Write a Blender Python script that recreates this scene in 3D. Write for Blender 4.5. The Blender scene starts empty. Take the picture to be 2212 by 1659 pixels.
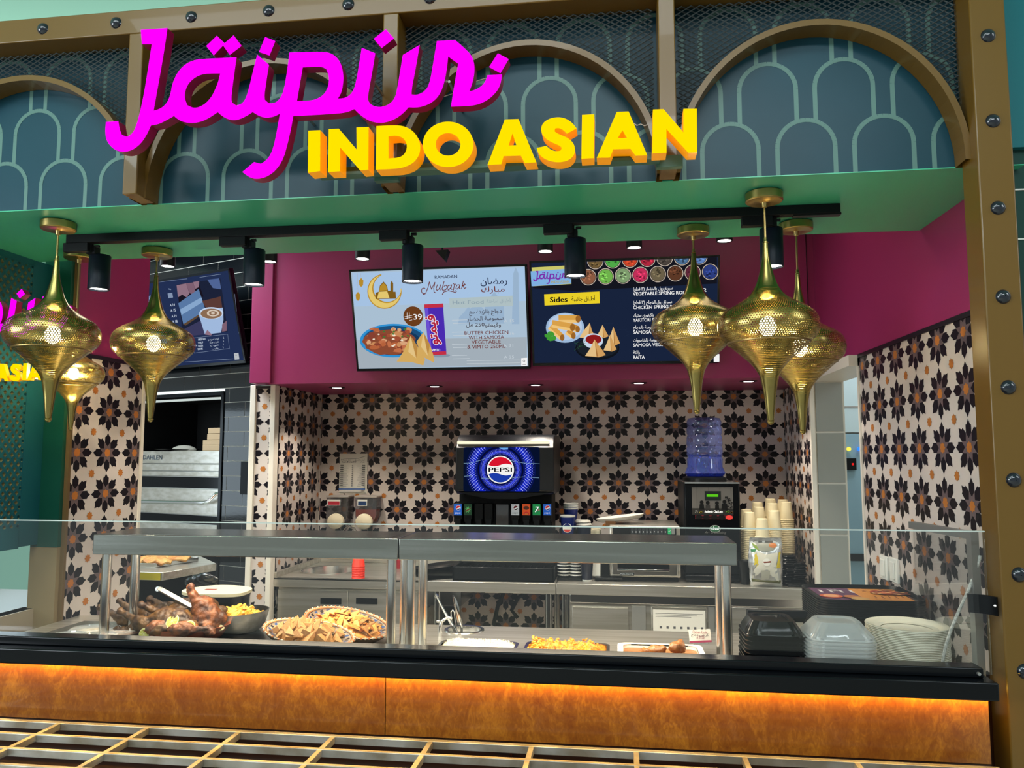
import bpy, math, random
from mathutils import Vector, Matrix
R = math.radians
rnd = random.Random(7)
SC = bpy.context.scene
COL = SC.collection

# ------------------------------------------------------------------ camera
IW, IH, FPX = 2212.0, 1659.0, 1700.0
CAM = Vector((0, 0, 1.6))
_yaw, _pit, _rol = R(7.666), R(5.227), R(-0.011)
_f = Vector((-math.sin(_yaw) * math.cos(_pit), math.cos(_yaw) * math.cos(_pit), math.sin(_pit)))
_r0 = Vector((math.cos(_yaw), math.sin(_yaw), 0)); _u0 = _r0.cross(_f)
_r = math.cos(_rol) * _r0 + math.sin(_rol) * _u0
_u = -math.sin(_rol) * _r0 + math.cos(_rol) * _u0
cd = bpy.data.cameras.new('camera'); cam = bpy.data.objects.new('camera', cd); COL.objects.link(cam)
cd.sensor_width = 36; cd.lens = FPX / IW * 36; cd.clip_start = .02; cd.clip_end = 60
cam.matrix_world = Matrix(((_r.x, _u.x, -_f.x, CAM.x), (_r.y, _u.y, -_f.y, CAM.y), (_r.z, _u.z, -_f.z, CAM.z), (0, 0, 0, 1)))
SC.camera = cam

def ray(px, py):
    return _r * ((px - IW / 2) / FPX) - _u * ((py - IH / 2) / FPX) + _f
def PY(px, py, Y): d = ray(px, py); return CAM + d * (Y / d.y)          # photo pixel -> point on the plane y = Y
def PZ(px, py, Z): d = ray(px, py); return CAM + d * ((Z - CAM.z) / d.z)  # ... on the plane z = Z
def PX(px, py, X): d = ray(px, py); return CAM + d * (X / d.x)          # ... on the plane x = X

# ------------------------------------------------------------------ light and exposure
SC.view_settings.view_transform = 'Standard'; SC.view_settings.look = 'None'
SC.view_settings.gamma = 1; SC.view_settings.use_curve_mapping = False
SC.view_settings.exposure = 0.0
W = bpy.data.worlds.new('world'); SC.world = W; W.use_nodes = True
W.node_tree.nodes['Background'].inputs[0].default_value = (.60, .68, .68, 1)
W.node_tree.nodes['Background'].inputs[1].default_value = .60
SC.cycles.max_bounces = 8; SC.cycles.diffuse_bounces = 3; SC.cycles.glossy_bounces = 4
SC.cycles.transmission_bounces = 6; SC.cycles.transparent_max_bounces = 16
SC.cycles.sample_clamp_indirect = 4; SC.cycles.caustics_reflective = False; SC.cycles.caustics_refractive = False

def lamp(kind, name, loc, energy, col=(1, 1, 1), rot=(0, 0, 0), **k):
    l = bpy.data.lights.new(name, kind); l.energy = energy; l.color = col
    for a, v in k.items(): setattr(l, a, v)
    o = bpy.data.objects.new(name, l); COL.objects.link(o); o.location = loc; o.rotation_euler = rot
    return o
COOL = (.86, .95, 1.0); WARM = (1.0, .86, .66); NEUT = (1.0, .90, .74)
# lamps of the mall hall in front of the stall
lamp('AREA', 'hall_light', (-2.6, -1.4, 3.9), 75, COOL, (R(12), 0, 0), shape='RECTANGLE', size=2.4, size_y=.5)
lamp('AREA', 'hall_light', (.6, -1.4, 3.9), 75, COOL, (R(12), 0, 0), shape='RECTANGLE', size=2.4, size_y=.5)
lamp('AREA', 'hall_light', (-1.0, .3, 3.9), 30, COOL, (R(20), 0, 0), shape='RECTANGLE', size=3.2, size_y=.35)
lamp('AREA', 'hall_light', (3.4, .8, 3.3), 24, COOL, (R(20), R(40), 0), shape='RECTANGLE', size=1.4, size_y=.8)
lamp('AREA', 'cove_light', (-2.6, 4.3, 3.2), 22, (.8, 1, .9), (R(180), 0, 0), shape='RECTANGLE', size=4, size_y=1.2)
_o = lamp('AREA', 'hall_window', (-5.4, -.6, 2.3), 130, (.84, .93, 1), shape='RECTANGLE', size=2.6, size_y=1.6)
_o.rotation_euler = Vector((1, .5, -.03)).to_track_quat('-Z', 'Y').to_euler()
lamp('AREA', 'kitchen_window', (-3.3, 3.85, 1.55), 4, (.72, .88, 1), (0, R(-90), 0), shape='RECTANGLE', size=.75, size_y=.7)
# added kitchen lamps without a fixture, brightening the space behind the soffit
lamp('AREA', 'kitchen_fill', (-1.2, 3.35, 2.93), 4, NEUT, (0, 0, 0), shape='RECTANGLE', size=1.6, size_y=.4)
lamp('AREA', 'kitchen_fill', (.4, 3.35, 2.93), 3, NEUT, (0, 0, 0), shape='RECTANGLE', size=1.0, size_y=.4)
lamp('AREA', 'kitchen_fill', (-2.75, 3.75, 2.93), 48, COOL, (0, 0, 0), shape='RECTANGLE', size=.7, size_y=.5)  # added to brighten the black tiles, grout and alcove
lamp('AREA', 'corridor_light', (1.75, 4.8, 2.85), 16, (.9, .97, 1), (0, 0, 0), shape='RECTANGLE', size=.8, size_y=.8)

# ------------------------------------------------------------------ materials
def lin(h):
    v = [int(h[i:i + 2], 16) / 255 for i in (1, 3, 5)]
    return tuple(((x + .055) / 1.055) ** 2.4 if x > .04045 else x / 12.92 for x in v) + (1,)
MATS = {}
def M(name, col, rough=.5, metal=0, em=None, es=0, noise=None, bump=None, coat=0, spec=None, trans=0, ior=1.45, alpha=1, stretch=None):
    if name in MATS: return MATS[name]
    m = bpy.data.materials.new(name); MATS[name] = m; m.use_nodes = True
    n = m.node_tree.nodes; L = m.node_tree.links; b = n['Principled BSDF']
    c = lin(col) if isinstance(col, str) else tuple(col) + (1,)
    b.inputs['Base Color'].default_value = c
    b.inputs['Roughness'].default_value = rough; b.inputs['Metallic'].default_value = metal
    b.inputs['Coat Weight'].default_value = coat; b.inputs['IOR'].default_value = ior
    b.inputs['Transmission Weight'].default_value = trans; b.inputs['Alpha'].default_value = alpha
    if spec is not None: b.inputs['Specular IOR Level'].default_value = spec
    if em is not None:
        b.inputs['Emission Color'].default_value = lin(em) if isinstance(em, str) else tuple(em) + (1,)
        b.inputs['Emission Strength'].default_value = es
    def tex(scale, detail=4):
        t = n.new('ShaderNodeTexNoise'); t.inputs['Scale'].default_value = scale; t.inputs['Detail'].default_value = detail
        tc = n.new('ShaderNodeTexCoord'); mp = n.new('ShaderNodeMapping')
        if stretch: mp.inputs['Scale'].default_value = stretch
        L.new(tc.outputs['Object'], mp.inputs[0]); L.new(mp.outputs[0], t.inputs['Vector'])
        return t
    if noise:                                   # (scale, second colour)
        t = tex(noise[0], 6); mx = n.new('ShaderNodeMix'); mx.data_type = 'RGBA'
        rp = n.new('ShaderNodeMapRange'); rp.inputs[1].default_value = .38; rp.inputs[2].default_value = .62
        L.new(t.outputs['Fac'], rp.inputs[0]); L.new(rp.outputs[0], mx.inputs[0])
        mx.inputs[6].default_value = c; mx.inputs[7].default_value = lin(noise[1])
        L.new(mx.outputs[2], b.inputs['Base Color'])
    if bump:                                    # (scale, strength)
        t = tex(bump[0]); bp = n.new('ShaderNodeBump'); bp.inputs['Strength'].default_value = bump[1]
        bp.inputs['Distance'].default_value = .004
        L.new(t.outputs['Fac'], bp.inputs['Height']); L.new(bp.outputs[0], b.inputs['Normal'])
    return m
def EM(name, col, s=1.0):                        # something that shines (screen, lamp)
    if name in MATS: return MATS[name]
    m = bpy.data.materials.new(name); MATS[name] = m; m.use_nodes = True
    n = m.node_tree.nodes; L = m.node_tree.links; n.remove(n['Principled BSDF'])
    e = n.new('ShaderNodeEmission'); e.inputs[0].default_value = lin(col) if isinstance(col, str) else tuple(col) + (1,)
    e.inputs[1].default_value = s; L.new(e.outputs[0], n['Material Output'].inputs[0])
    return m
def GL(name, tint=(1, 1, 1), refl=.06, rough=.02, milky=0, mcol=(.9, .9, .88)):  # thin clear sheet: sees through, mirrors a little
    if name in MATS: return MATS[name]
    m = bpy.data.materials.new(name); MATS[name] = m; m.use_nodes = True
    n = m.node_tree.nodes; L = m.node_tree.links; n.remove(n['Principled BSDF'])
    t = n.new('ShaderNodeBsdfTransparent'); t.inputs[0].default_value = tint + (1,)
    g = n.new('ShaderNodeBsdfGlossy'); g.inputs['Roughness'].default_value = rough
    lw = n.new('ShaderNodeLayerWeight'); lw.inputs[0].default_value = .25
    ma = n.new('ShaderNodeMath'); ma.operation = 'MULTIPLY_ADD'; ma.inputs[1].default_value = .32; ma.inputs[2].default_value = refl
    mx = n.new('ShaderNodeMixShader'); L.new(lw.outputs['Fresnel'], ma.inputs[0]); L.new(ma.outputs[0], mx.inputs[0])
    L.new(t.outputs[0], mx.inputs[1]); L.new(g.outputs[0], mx.inputs[2]); out = mx
    if milky:
        d = n.new('ShaderNodeBsdfDiffuse'); d.inputs[0].default_value = mcol + (1,)
        m2 = n.new('ShaderNodeMixShader'); m2.inputs[0].default_value = milky
        L.new(mx.outputs[0], m2.inputs[1]); L.new(d.outputs[0], m2.inputs[2]); out = m2
    L.new(out.outputs[0], n['Material Output'].inputs[0]); return m

BRONZE = M('bronze_paint', '#694c18', .3, 0, coat=.15)
PANEL = M('panel_teal', '#183d49', .34, noise=(1.6, '#1c4350'), spec=.3); SCALLOP = M('panel_line', '#587c73', .4)
SOFFIT = M('soffit_green', '#4bb88e', .25)
TEAL = M('lattice_teal', '#14525c', .45, spec=.3); DKGREEN = M('post_green', '#0d4a3c', .4)
PINK = M('pink_wall', '#93295c', .38, bump=(3, .02))
WHITE = M('tile_white', '#d8ccc4', .3); BLACKP = M('tile_black', '#17141c', .34, spec=.25); GREYP = M('tile_grey', '#6c5c5e', .32); ORANGE = M('tile_orange', '#bd7434', .32)
TRIMW = M('trim_white', '#ece4d6', .35); TRIMB = M('trim_black', '#15131a', .35)
STEEL = M('steel', (.72, .69, .63), .33, .85, noise=(5, '#c6c1b4'), stretch=(.4, 8, 8))
GSTEEL = M('gantry_steel', (.46, .46, .43), .22, 1, noise=(4, '#9a9a92'), stretch=(.3, 9, 9))
STEELB = M('steel_bright', (.78, .77, .74), .2, 1)
STEELD = M('steel_dull', (.5, .5, .48), .42, .9)
CHROME = M('chrome', (.75, .75, .75), .08, 1)
BRASS = M('brass', (.36, .28, .09), .24, 1)
BRASSD = M('brass_brushed', (.50, .36, .13), .3, 1)
BLACK = M('black_gloss', '#070a0e', .2, spec=.3); BLACKM = M('black_matte', '#0e1114', .5, spec=.2); BLACKPL = M('black_plastic', '#0e1012', .33, spec=.25)
NAVY = M('navy_metal', '#141c28', .4, spec=.25); RIVET = M('rivet', '#141a24', .16, coat=.6)
SUBWAY = M('subway_black', '#0d1216', .1, coat=.4, bump=(14, .05)); GROUT = M('grout', '#e6e6de', .8)
CREAM = M('cream_paper', '#efe3c4', .6); WHITEP = M('white_plastic', '#efeee6', .35); PAPER = M('paper', '#e4e0d6', .7)
GREYT = M('grey_tile', '#9ea09a', .3); COLD = M('coldroom', '#8fb4c4', .4)
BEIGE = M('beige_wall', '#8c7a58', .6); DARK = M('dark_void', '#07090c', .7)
TERRA = M('terracotta', '#8a4526', .35, noise=(9, '#6e3218')); 
SKIN1 = M('roast_skin', '#75401a', .48, noise=(34, '#341708'), bump=(70, 1)); SKIN2 = M('roast_skin_dark', '#2c170a', .48, noise=(30, '#5a3c16'), bump=(65, 1))
LIME = M('lime_flesh', '#b7b64a', .4); LIMER = M('lime_rind', '#5d6a1c', .4)
FRY = M('fries', '#eec153', .55, noise=(30, '#dd9c36')); CHIP = M('chips', '#dd9a48', .6, noise=(28, '#b9692a')); CHIPD = M('chips_brown', '#a87a44', .65, noise=(24, '#8b5e30'))
PASTRY = M('pastry', '#dcab62', .6, noise=(18, '#b87434'), bump=(40, .5))
RICE = M('rice', '#e2d4ac', .7, noise=(60, '#f0e6c8'), bump=(120, 1)); CURRY = M('curry', '#d78a1c', .5, noise=(40, '#a65a10'), bump=(60, 1)); STEW = M('stew', '#a06a3a', .3, noise=(20, '#7b4a22'), bump=(30, .6))
CERAM = M('ceramic', '#efe9da', .25); PATTW = M('bowl_white', '#b9a78e', .3); PATTB = M('bowl_blue', '#28406c', .3); PATTO = M('bowl_orange', '#a8602c', .4); BOWLD = M('bowl_outside', '#5b4a38', .35)
CONC = M('wood_dark', '#2c1408', .3)
MOLD = M('mall_ceiling', '#a9d8c4', .7); FLOORM = M('floor_tile', '#c2bcb0', .35)
LEDW = EM('lamp_white', (1, .95, .86), 9); LEDO = EM('led_amber', (1, .60, .09), 48); BULB = EM('bulb_warm', (1, .82, .5), 16)
GLASS = GL('glass_pane', (.982, .99, .985), .035); CLEAR = GL('clear_plastic', (.93, .94, .94), .09, .10, .22); CLEARB = GL('smoke_plastic', (.70, .68, .74), .06, .05, .06)
PACK = GL('clear_pack', (.95, .95, .94), .10, .12, .42); BLUEPL = GL('bottle_blue', (.62, .68, .95), .08, .05, .09, (.30, .36, .85)); WATER = GL('bottle_water', (.25, .45, .95), .07, .03, .12, (.10, .25, .8))

def wood():
    m = bpy.data.materials.new('burl_wood'); m.use_nodes = True; n = m.node_tree.nodes; L = m.node_tree.links; b = n['Principled BSDF']
    tc = n.new('ShaderNodeTexCoord'); mp = n.new('ShaderNodeMapping'); mp.inputs['Scale'].default_value = (1.6, 1, .9); L.new(tc.outputs['Object'], mp.inputs[0])
    a = n.new('ShaderNodeTexNoise'); a.inputs['Scale'].default_value = 7; a.inputs['Detail'].default_value = 8; a.inputs['Roughness'].default_value = .72; a.inputs['Distortion'].default_value = 1.2
    L.new(mp.outputs[0], a.inputs['Vector'])
    f = n.new('ShaderNodeTexNoise'); f.inputs['Scale'].default_value = 42; f.inputs['Detail'].default_value = 5; f.inputs['Distortion'].default_value = 2; L.new(mp.outputs[0], f.inputs['Vector'])
    ad = n.new('ShaderNodeMath'); ad.operation = 'MULTIPLY_ADD'; ad.inputs[1].default_value = .5; L.new(f.outputs['Fac'], ad.inputs[0]); L.new(a.outputs['Fac'], ad.inputs[2])
    r = n.new('ShaderNodeValToRGB'); L.new(ad.outputs[0], r.inputs[0]); e = r.color_ramp.elements
    e[0].position = .52; e[0].color = lin('#6b3208'); e[1].position = 1.0; e[1].color = lin('#a5681c')
    x = e.new(.75); x.color = lin('#804810'); L.new(r.outputs[0], b.inputs['Base Color'])
    b.inputs['Roughness'].default_value = .35; b.inputs['Coat Weight'].default_value = .2
    return m
WOOD = wood()
# ------------------------------------------------------------------ helpers
OFF = {}
def tag(o, label=None, cat=None, group=None, kind=None):
    if label: o['label'] = label
    if cat: o['category'] = cat
    if group: o['group'] = group
    if kind: o['kind'] = kind
    return o
def thing(name, label, cat, loc=(0, 0, 0), group=None, rot=None):
    """an Empty at the thing's base; rot given = parts are built in its own axes, else in world axes"""
    o = bpy.data.objects.new(name, None); COL.objects.link(o); o.empty_display_size = .05
    o.location = loc; OFF[o] = Vector(loc) if rot is None else Vector((0, 0, 0))
    if rot is not None: o.rotation_euler = rot
    return tag(o, label, cat, group)
class MB:
    def __init__(s): s.v = []; s.f = []; s.m = []
    def add(s, vs, fs, mi=0):
        b = len(s.v); s.v += [Vector(p) for p in vs]
        for f in fs: s.f.append([b + i for i in f]); s.m.append(mi)
        return s
    def box(s, x0, x1, y0, y1, z0, z1, mi=0):
        return s.add([(x, y, z) for x in (x0, x1) for y in (y0, y1) for z in (z0, z1)],
                     [(0, 1, 3, 2), (4, 6, 7, 5), (0, 4, 5, 1), (2, 3, 7, 6), (0, 2, 6, 4), (1, 5, 7, 3)], mi)
    def poly(s, pts, mi=0): return s.add(pts, [range(len(pts))], mi)
    def prism(s, pts, vec, mi=0):
        n = len(pts); vec = Vector(vec); pts = [Vector(p) for p in pts]
        return s.add(pts + [p + vec for p in pts], [list(range(n))[::-1], list(range(n, 2 * n))] + [(i, (i + 1) % n, n + (i + 1) % n, n + i) for i in range(n)], mi)
    def tube(s, path, r, n=8, mi=0, cap=True):
        path = [Vector(p) for p in path]; k = len(path); rs = r if isinstance(r, (list, tuple)) else [r] * k
        vs = []; up = None
        for i, p in enumerate(path):
            t = (path[min(i + 1, k - 1)] - path[max(i - 1, 0)]).normalized()
            if up is None: up = Vector((0, 0, 1)) if abs(t.z) < .9 else Vector((1, 0, 0))
            a = t.cross(up).normalized(); b = a.cross(t); up = b
            vs += [p + (a * math.cos(2 * math.pi * j / n) + b * math.sin(2 * math.pi * j / n)) * rs[i] for j in range(n)]
        fs = [(i * n + j, i * n + (j + 1) % n, (i + 1) * n + (j + 1) % n, (i + 1) * n + j) for i in range(k - 1) for j in range(n)]
        if cap: fs += [list(range(n))[::-1], list(range((k - 1) * n, k * n))]
        return s.add(vs, fs, mi)
    def lathe(s, prof, n=32, c=(0, 0, 0), mi=0, sx=1, sy=1, rot=None, cap=False):
        c = Vector(c); k = len(prof); vs = []
        for r, z in prof:
            for j in range(n):
                p = Vector((r * sx * math.cos(2 * math.pi * j / n), r * sy * math.sin(2 * math.pi * j / n), z))
                vs.append(c + (rot @ p if rot else p))
        fs = [(i * n + j, i * n + (j + 1) % n, (i + 1) * n + (j + 1) % n, (i + 1) * n + j) for i in range(k - 1) for j in range(n)]
        if cap: fs += [list(range(n))[::-1], list(range((k - 1) * n, k * n))]
        return s.add(vs, fs, mi)
    def ball(s, c, r, n=12, mi=0, rot=None):
        rx, ry, rz = r if isinstance(r, (tuple, list)) else (r, r, r); h = n // 2
        prof = [(math.sin(math.pi * i / h) if 0 < i < h else .001, -math.cos(math.pi * i / h)) for i in range(h + 1)]
        b = len(s.v); s.lathe(prof, n, (0, 0, 0), mi)
        for i in range(b, len(s.v)):
            p = s.v[i]; p = Vector((p.x * rx, p.y * ry, p.z * rz)); s.v[i] = Vector(c) + (rot @ p if rot else p)
        return s
    def mesh(s, name, mats, smooth=40):
        me = bpy.data.meshes.new(name); me.from_pydata(s.v, [], s.f)
        for m in (mats if isinstance(mats, (list, tuple)) else [mats]): me.materials.append(m)
        me.polygons.foreach_set('material_index', s.m)
        if smooth:
            me.polygons.foreach_set('use_smooth', [True] * len(me.polygons)); me.set_sharp_from_angle(angle=R(smooth))
        me.update(); return me
    def build(s, name, mats, parent=None, smooth=40, bevel=0, kind=None, label=None, fix=False):
        if parent is not None:
            o_ = OFF.get(parent, Vector((0, 0, 0)))
            if o_.length: s.v = [p - o_ for p in s.v]
        me = s.mesh(name, mats, smooth)
        if fix:
            import bmesh
            bm = bmesh.new(); bm.from_mesh(me); bmesh.ops.recalc_face_normals(bm, faces=bm.faces); bm.to_mesh(me); bm.free()
        o = bpy.data.objects.new(name, me); COL.objects.link(o)
        if parent is not None: o.parent = parent; OFF[o] = OFF.get(parent, Vector((0, 0, 0)))
        else: OFF[o] = Vector((0, 0, 0))
        if bevel:
            b = o.modifiers.new('bevel', 'BEVEL'); b.width = bevel; b.segments = 2; b.limit_method = 'ANGLE'; b.angle_limit = R(50)
        if kind: o['kind'] = kind
        if label: o['label'] = label
        return o
def struct(name, mb, mats, parent=None, **k): return mb.build(name, mats, parent, kind='structure' if parent is None else None, **k)
def inst(name, me, parent, loc=(0, 0, 0), scale=None, rot=None):
    o = bpy.data.objects.new(name, me); COL.objects.link(o); o.parent = parent
    o.location = Vector(loc) - (OFF.get(parent, Vector((0, 0, 0))) if parent else Vector((0, 0, 0)))
    if scale: o.scale = scale
    if rot: o.rotation_euler = rot
    return o
def kids(o): return [c for c in bpy.data.objects if c.parent == o]
def proto_tree(o): return (o, [(c, kids(c)) for c in kids(o)])
def dup(tree, loc, rotz=None, label=None, group=None, dz=0):
    o, ch = tree; r = o.copy(); COL.objects.link(r); r.location = loc
    if rotz is not None: r.rotation_euler[2] = rotz
    if label: r['label'] = label
    if group: r['group'] = group
    for c, gs in ch:
        k = c.copy(); COL.objects.link(k); k.parent = r
        for g in gs: q = g.copy(); COL.objects.link(q); q.parent = k
    return r
def rrect(x0, x1, y0, y1, r, n=4):
    out = []
    for cx, cy, a0 in ((x1 - r, y1 - r, 0), (x0 + r, y1 - r, 90), (x0 + r, y0 + r, 180), (x1 - r, y0 + r, 270)):
        out += [(cx + r * math.cos(R(a0 + 90 * i / n)), cy + r * math.sin(R(a0 + 90 * i / n))) for i in range(n + 1)]
    return out
def ell(cx, cy, rx, ry=None, n=28, a0=0, a1=360):
    ry = rx if ry is None else ry; k = n if a1 - a0 == 360 else n + 1
    return [(cx + rx * math.cos(R(a0 + (a1 - a0) * i / n)), cy + ry * math.sin(R(a0 + (a1 - a0) * i / n))) for i in range(k)]

def flat_mesh(outer, holes=(), depth=0.0):
    """filled outline (with holes) as mesh data in its own xy plane, thickness `depth`"""
    k = bpy.data.curves.new('k', 'CURVE'); k.dimensions = '2D'; k.fill_mode = 'BOTH'; k.extrude = depth / 2
    for pts in [outer] + list(holes):
        s = k.splines.new('POLY'); s.points.add(len(pts) - 1); s.use_cyclic_u = True
        for p, q in zip(s.points, pts): p.co = (q[0], q[1], 0, 1)
    o = bpy.data.objects.new('k', k); me = bpy.data.meshes.new_from_object(o)
    r = ([v.co.copy() for v in me.vertices], [list(p.vertices) for p in me.polygons], [p.normal.z for p in me.polygons])
    bpy.data.objects.remove(o); bpy.data.curves.remove(k); bpy.data.meshes.remove(me)
    return r

# Arabic letters have to be joined by hand: presentation forms, written right to left
_AR = {'ا': (0xFE8D, 2), 'ب': (0xFE8F, 4), 'ة': (0xFE93, 2), 'ت': (0xFE95, 4), 'ث': (0xFE99, 4), 'ج': (0xFE9D, 4), 'ح': (0xFEA1, 4), 'خ': (0xFEA5, 4),
       'د': (0xFEA9, 2), 'ذ': (0xFEAB, 2), 'ر': (0xFEAD, 2), 'ز': (0xFEAF, 2), 'س': (0xFEB1, 4), 'ش': (0xFEB5, 4), 'ص': (0xFEB9, 4), 'ض': (0xFEBD, 4),
       'ط': (0xFEC1, 4), 'ع': (0xFEC9, 4), 'غ': (0xFECD, 4), 'ف': (0xFED1, 4), 'ق': (0xFED5, 4), 'ك': (0xFED9, 4), 'ل': (0xFEDD, 4), 'م': (0xFEE1, 4),
       'ن': (0xFEE5, 4), 'ه': (0xFEE9, 4), 'و': (0xFEED, 2), 'ي': (0xFEF1, 4), 'أ': (0xFE83, 2), 'ئ': (0xFE89, 4)}
def arabic(s):
    out = []
    for i, ch in enumerate(s):
        if ch not in _AR: out.append(ch); continue
        base, n = _AR[ch]
        prv = i > 0 and s[i - 1] in _AR and _AR[s[i - 1]][1] == 4
        nxt = i + 1 < len(s) and s[i + 1] in _AR and n == 4
        out.append(chr(base + ((3 if n == 4 else 1) if prv and nxt else 1 if prv else 2 if nxt else 0)))
    words = ''.join(out)[::-1].split(' ')
    fix = []
    for w in words:
        if w and all(c.isdigit() for c in w): w = w[::-1]
        fix.append(w.translate(str.maketrans('()', ')(')))
    return ' '.join(fix)

class Board:
    """flat artwork: layers of filled shapes and lettering in the x-y plane of a panel, each a hair in front of the last"""
    def __init__(s, step=.0004, z0=.0006): s.mb = MB(); s.mats = []; s.z = z0; s.step = step
    def mi(s, m):
        if m not in s.mats: s.mats.append(m)
        return s.mats.index(m)
    def up(s): s.z += s.step
    def poly(s, pts, m, up=True):
        if up: s.up()
        s.mb.poly([(x, y, s.z) for x, y in pts], s.mi(m)); return s
    def rect(s, x0, x1, y0, y1, m, r=0): return s.poly(rrect(x0, x1, y0, y1, r) if r else [(x0, y0), (x1, y0), (x1, y1), (x0, y1)], m)
    def disc(s, x, y, r, m, ry=None, n=28): return s.poly(ell(x, y, r, ry, n), m)
    def shape(s, outer, holes, m):
        s.up(); v, f, _ = flat_mesh(outer, holes); s.mb.add([(p.x, p.y, s.z) for p in v], f, s.mi(m)); return s
    def line(s, pts, w, m):
        s.up()
        for (x0, y0), (x1, y1) in zip(pts, pts[1:]):
            d = Vector((x1 - x0, y1 - y0)); l = d.length or 1e-6; n = Vector((-d.y, d.x)) / l * w / 2; e = d / l * w * .25
            s.mb.poly([(x0 - n.x - e.x, y0 - n.y - e.y, s.z), (x1 - n.x + e.x, y1 - n.y + e.y, s.z), (x1 + n.x + e.x, y1 + n.y + e.y, s.z), (x0 + n.x - e.x, y0 + n.y - e.y, s.z)], s.mi(m))
        return s
    def text(s, body, x, y, size, m, align='LEFT', bold=0, shear=0, width=None, rot=0, ring=0):
        s.up()
        c = bpy.data.curves.new('t', 'FONT'); c.body = body; c.size = size; c.align_x = align; c.resolution_u = 2; c.shear = shear
        o = bpy.data.objects.new('t', c); me = bpy.data.meshes.new_from_object(o)
        vs = [v.co.copy() for v in me.vertices]; fs = [list(p.vertices) for p in me.polygons]
        if width and vs:
            a = min(v.x for v in vs); b = max(v.x for v in vs); k = width / max(b - a, 1e-6)
            for v in vs: v.x *= k
        ca, sa = math.cos(R(rot)), math.sin(R(rot))
        sh = [(0, 0)] + ([(-bold * size, 0), (bold * size, 0), (0, bold * size * .5)] if bold else [])
        if ring: sh = [(ring * math.cos(k * .785), ring * math.sin(k * .785)) for k in range(8)]
        for ox, oy in sh: s.mb.add([(x + ox + v.x * ca - v.y * sa, y + oy + v.x * sa + v.y * ca, s.z) for v in vs], fs, s.mi(m))
        bpy.data.objects.remove(o); bpy.data.curves.remove(c); bpy.data.meshes.remove(me); return s
    def build(s, name, parent, z=0):
        if not s.mb.v: return None
        for p in s.mb.v: p.z += z
        return s.mb.build(name, s.mats, parent, smooth=0)

def clip(poly, u0, u1, v0, v1):
    for ax, lim, sg in ((0, u0, 1), (0, u1, -1), (1, v0, 1), (1, v1, -1)):
        out = []
        for i, b in enumerate(poly):
            a = poly[i - 1]; da = (a[ax] - lim) * sg; db = (b[ax] - lim) * sg
            if (da >= 0) != (db >= 0):
                t = da / (da - db); out.append((a[0] + (b[0] - a[0]) * t, a[1] + (b[1] - a[1]) * t))
            if db >= 0: out.append(b)
        poly = out
        if len(poly) < 3: return []
    return poly
_ax = [(.154, 0), (.25, .096), (.39, .096), (.395, .062), (.487, 0), (.395, -.062), (.39, -.096), (.25, -.096)]
_dg = [(.104, .104), (.099, .25), (.205, .34), (.242, .313), (.352, .341), (.33, .23), (.352, .198), (.25, .099)]
_gs = [(.154, 0), (.25, .096), (.104, .104), (.096, .25)]
def _turn(pts, k):
    for _ in range(k): pts = [(-y, x) for x, y in pts]
    return pts
def _star(r0, r1): return [((r0 if i % 2 == 0 else r1) * math.cos(i * math.pi / 8), (r0 if i % 2 == 0 else r1) * math.sin(i * math.pi / 8)) for i in range(16)]
ROSE = [(0, _turn(_ax, k)) for k in range(4)] + [(0, _turn(_dg, k)) for k in range(4)] + [(1, sum([_turn(_gs, k) for k in range(4)], [])), (2, _star(.11, .082))]
def starprint(name, parent, frame, u0, u1, v0, v1, uc, vc, pu, pv):
    """printed star pattern: black rosettes at (uc+i*pu, vc+j*pv), small orange stars between; frame(u, v, layer) -> point on the wall"""
    mb = MB()
    for i in range(int((u0 - uc) / pu) - 2, int((u1 - uc) / pu) + 3):
        for j in range(int((v0 - vc) / pv) - 2, int((v1 - vc) / pv) + 3):
            items = [(mi, [(uc + (i + x) * pu, vc + (j + y) * pv) for x, y in pts]) for mi, pts in ROSE]
            items.append((2, [(uc + (i + .5 + x) * pu, vc + (j + .5 + y) * pv) for x, y in _star(.105, .072)]))
            for mi, pts in items:
                q = clip(pts, u0, u1, v0, v1)
                if len(q) > 2: mb.poly([frame(u, v, mi) for u, v in q], mi)
    return mb.build(name, [BLACKP, GREYP, ORANGE], parent, smooth=0)
# ------------------------------------------------------------------ the room shell
SOF = 2.378                                   # underside of the soffit, also the foot of the fascia
struct('floor', MB().box(-5, 4, -4, 6.5, -.06, 0), FLOORM)
struct('ceiling', MB().box(-8, 4, -4, 9, 4.0, 4.1), MOLD)
tr = struct('trim_1', MB().box(-8, 4, 7.2, 7.35, 3.7, 4.0).box(-8, 4, 7.05, 7.2, 3.85, 4.0), MOLD, bevel=.03)
struct('wall_back_hall', MB().box(-8, 4, 7.35, 7.5, 0, 4.0), MOLD)
struct('ceiling_kitchen', MB().box(-3.4, 1.22, 2.84, 5.3, 2.96, 3.02), DARK)
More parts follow.
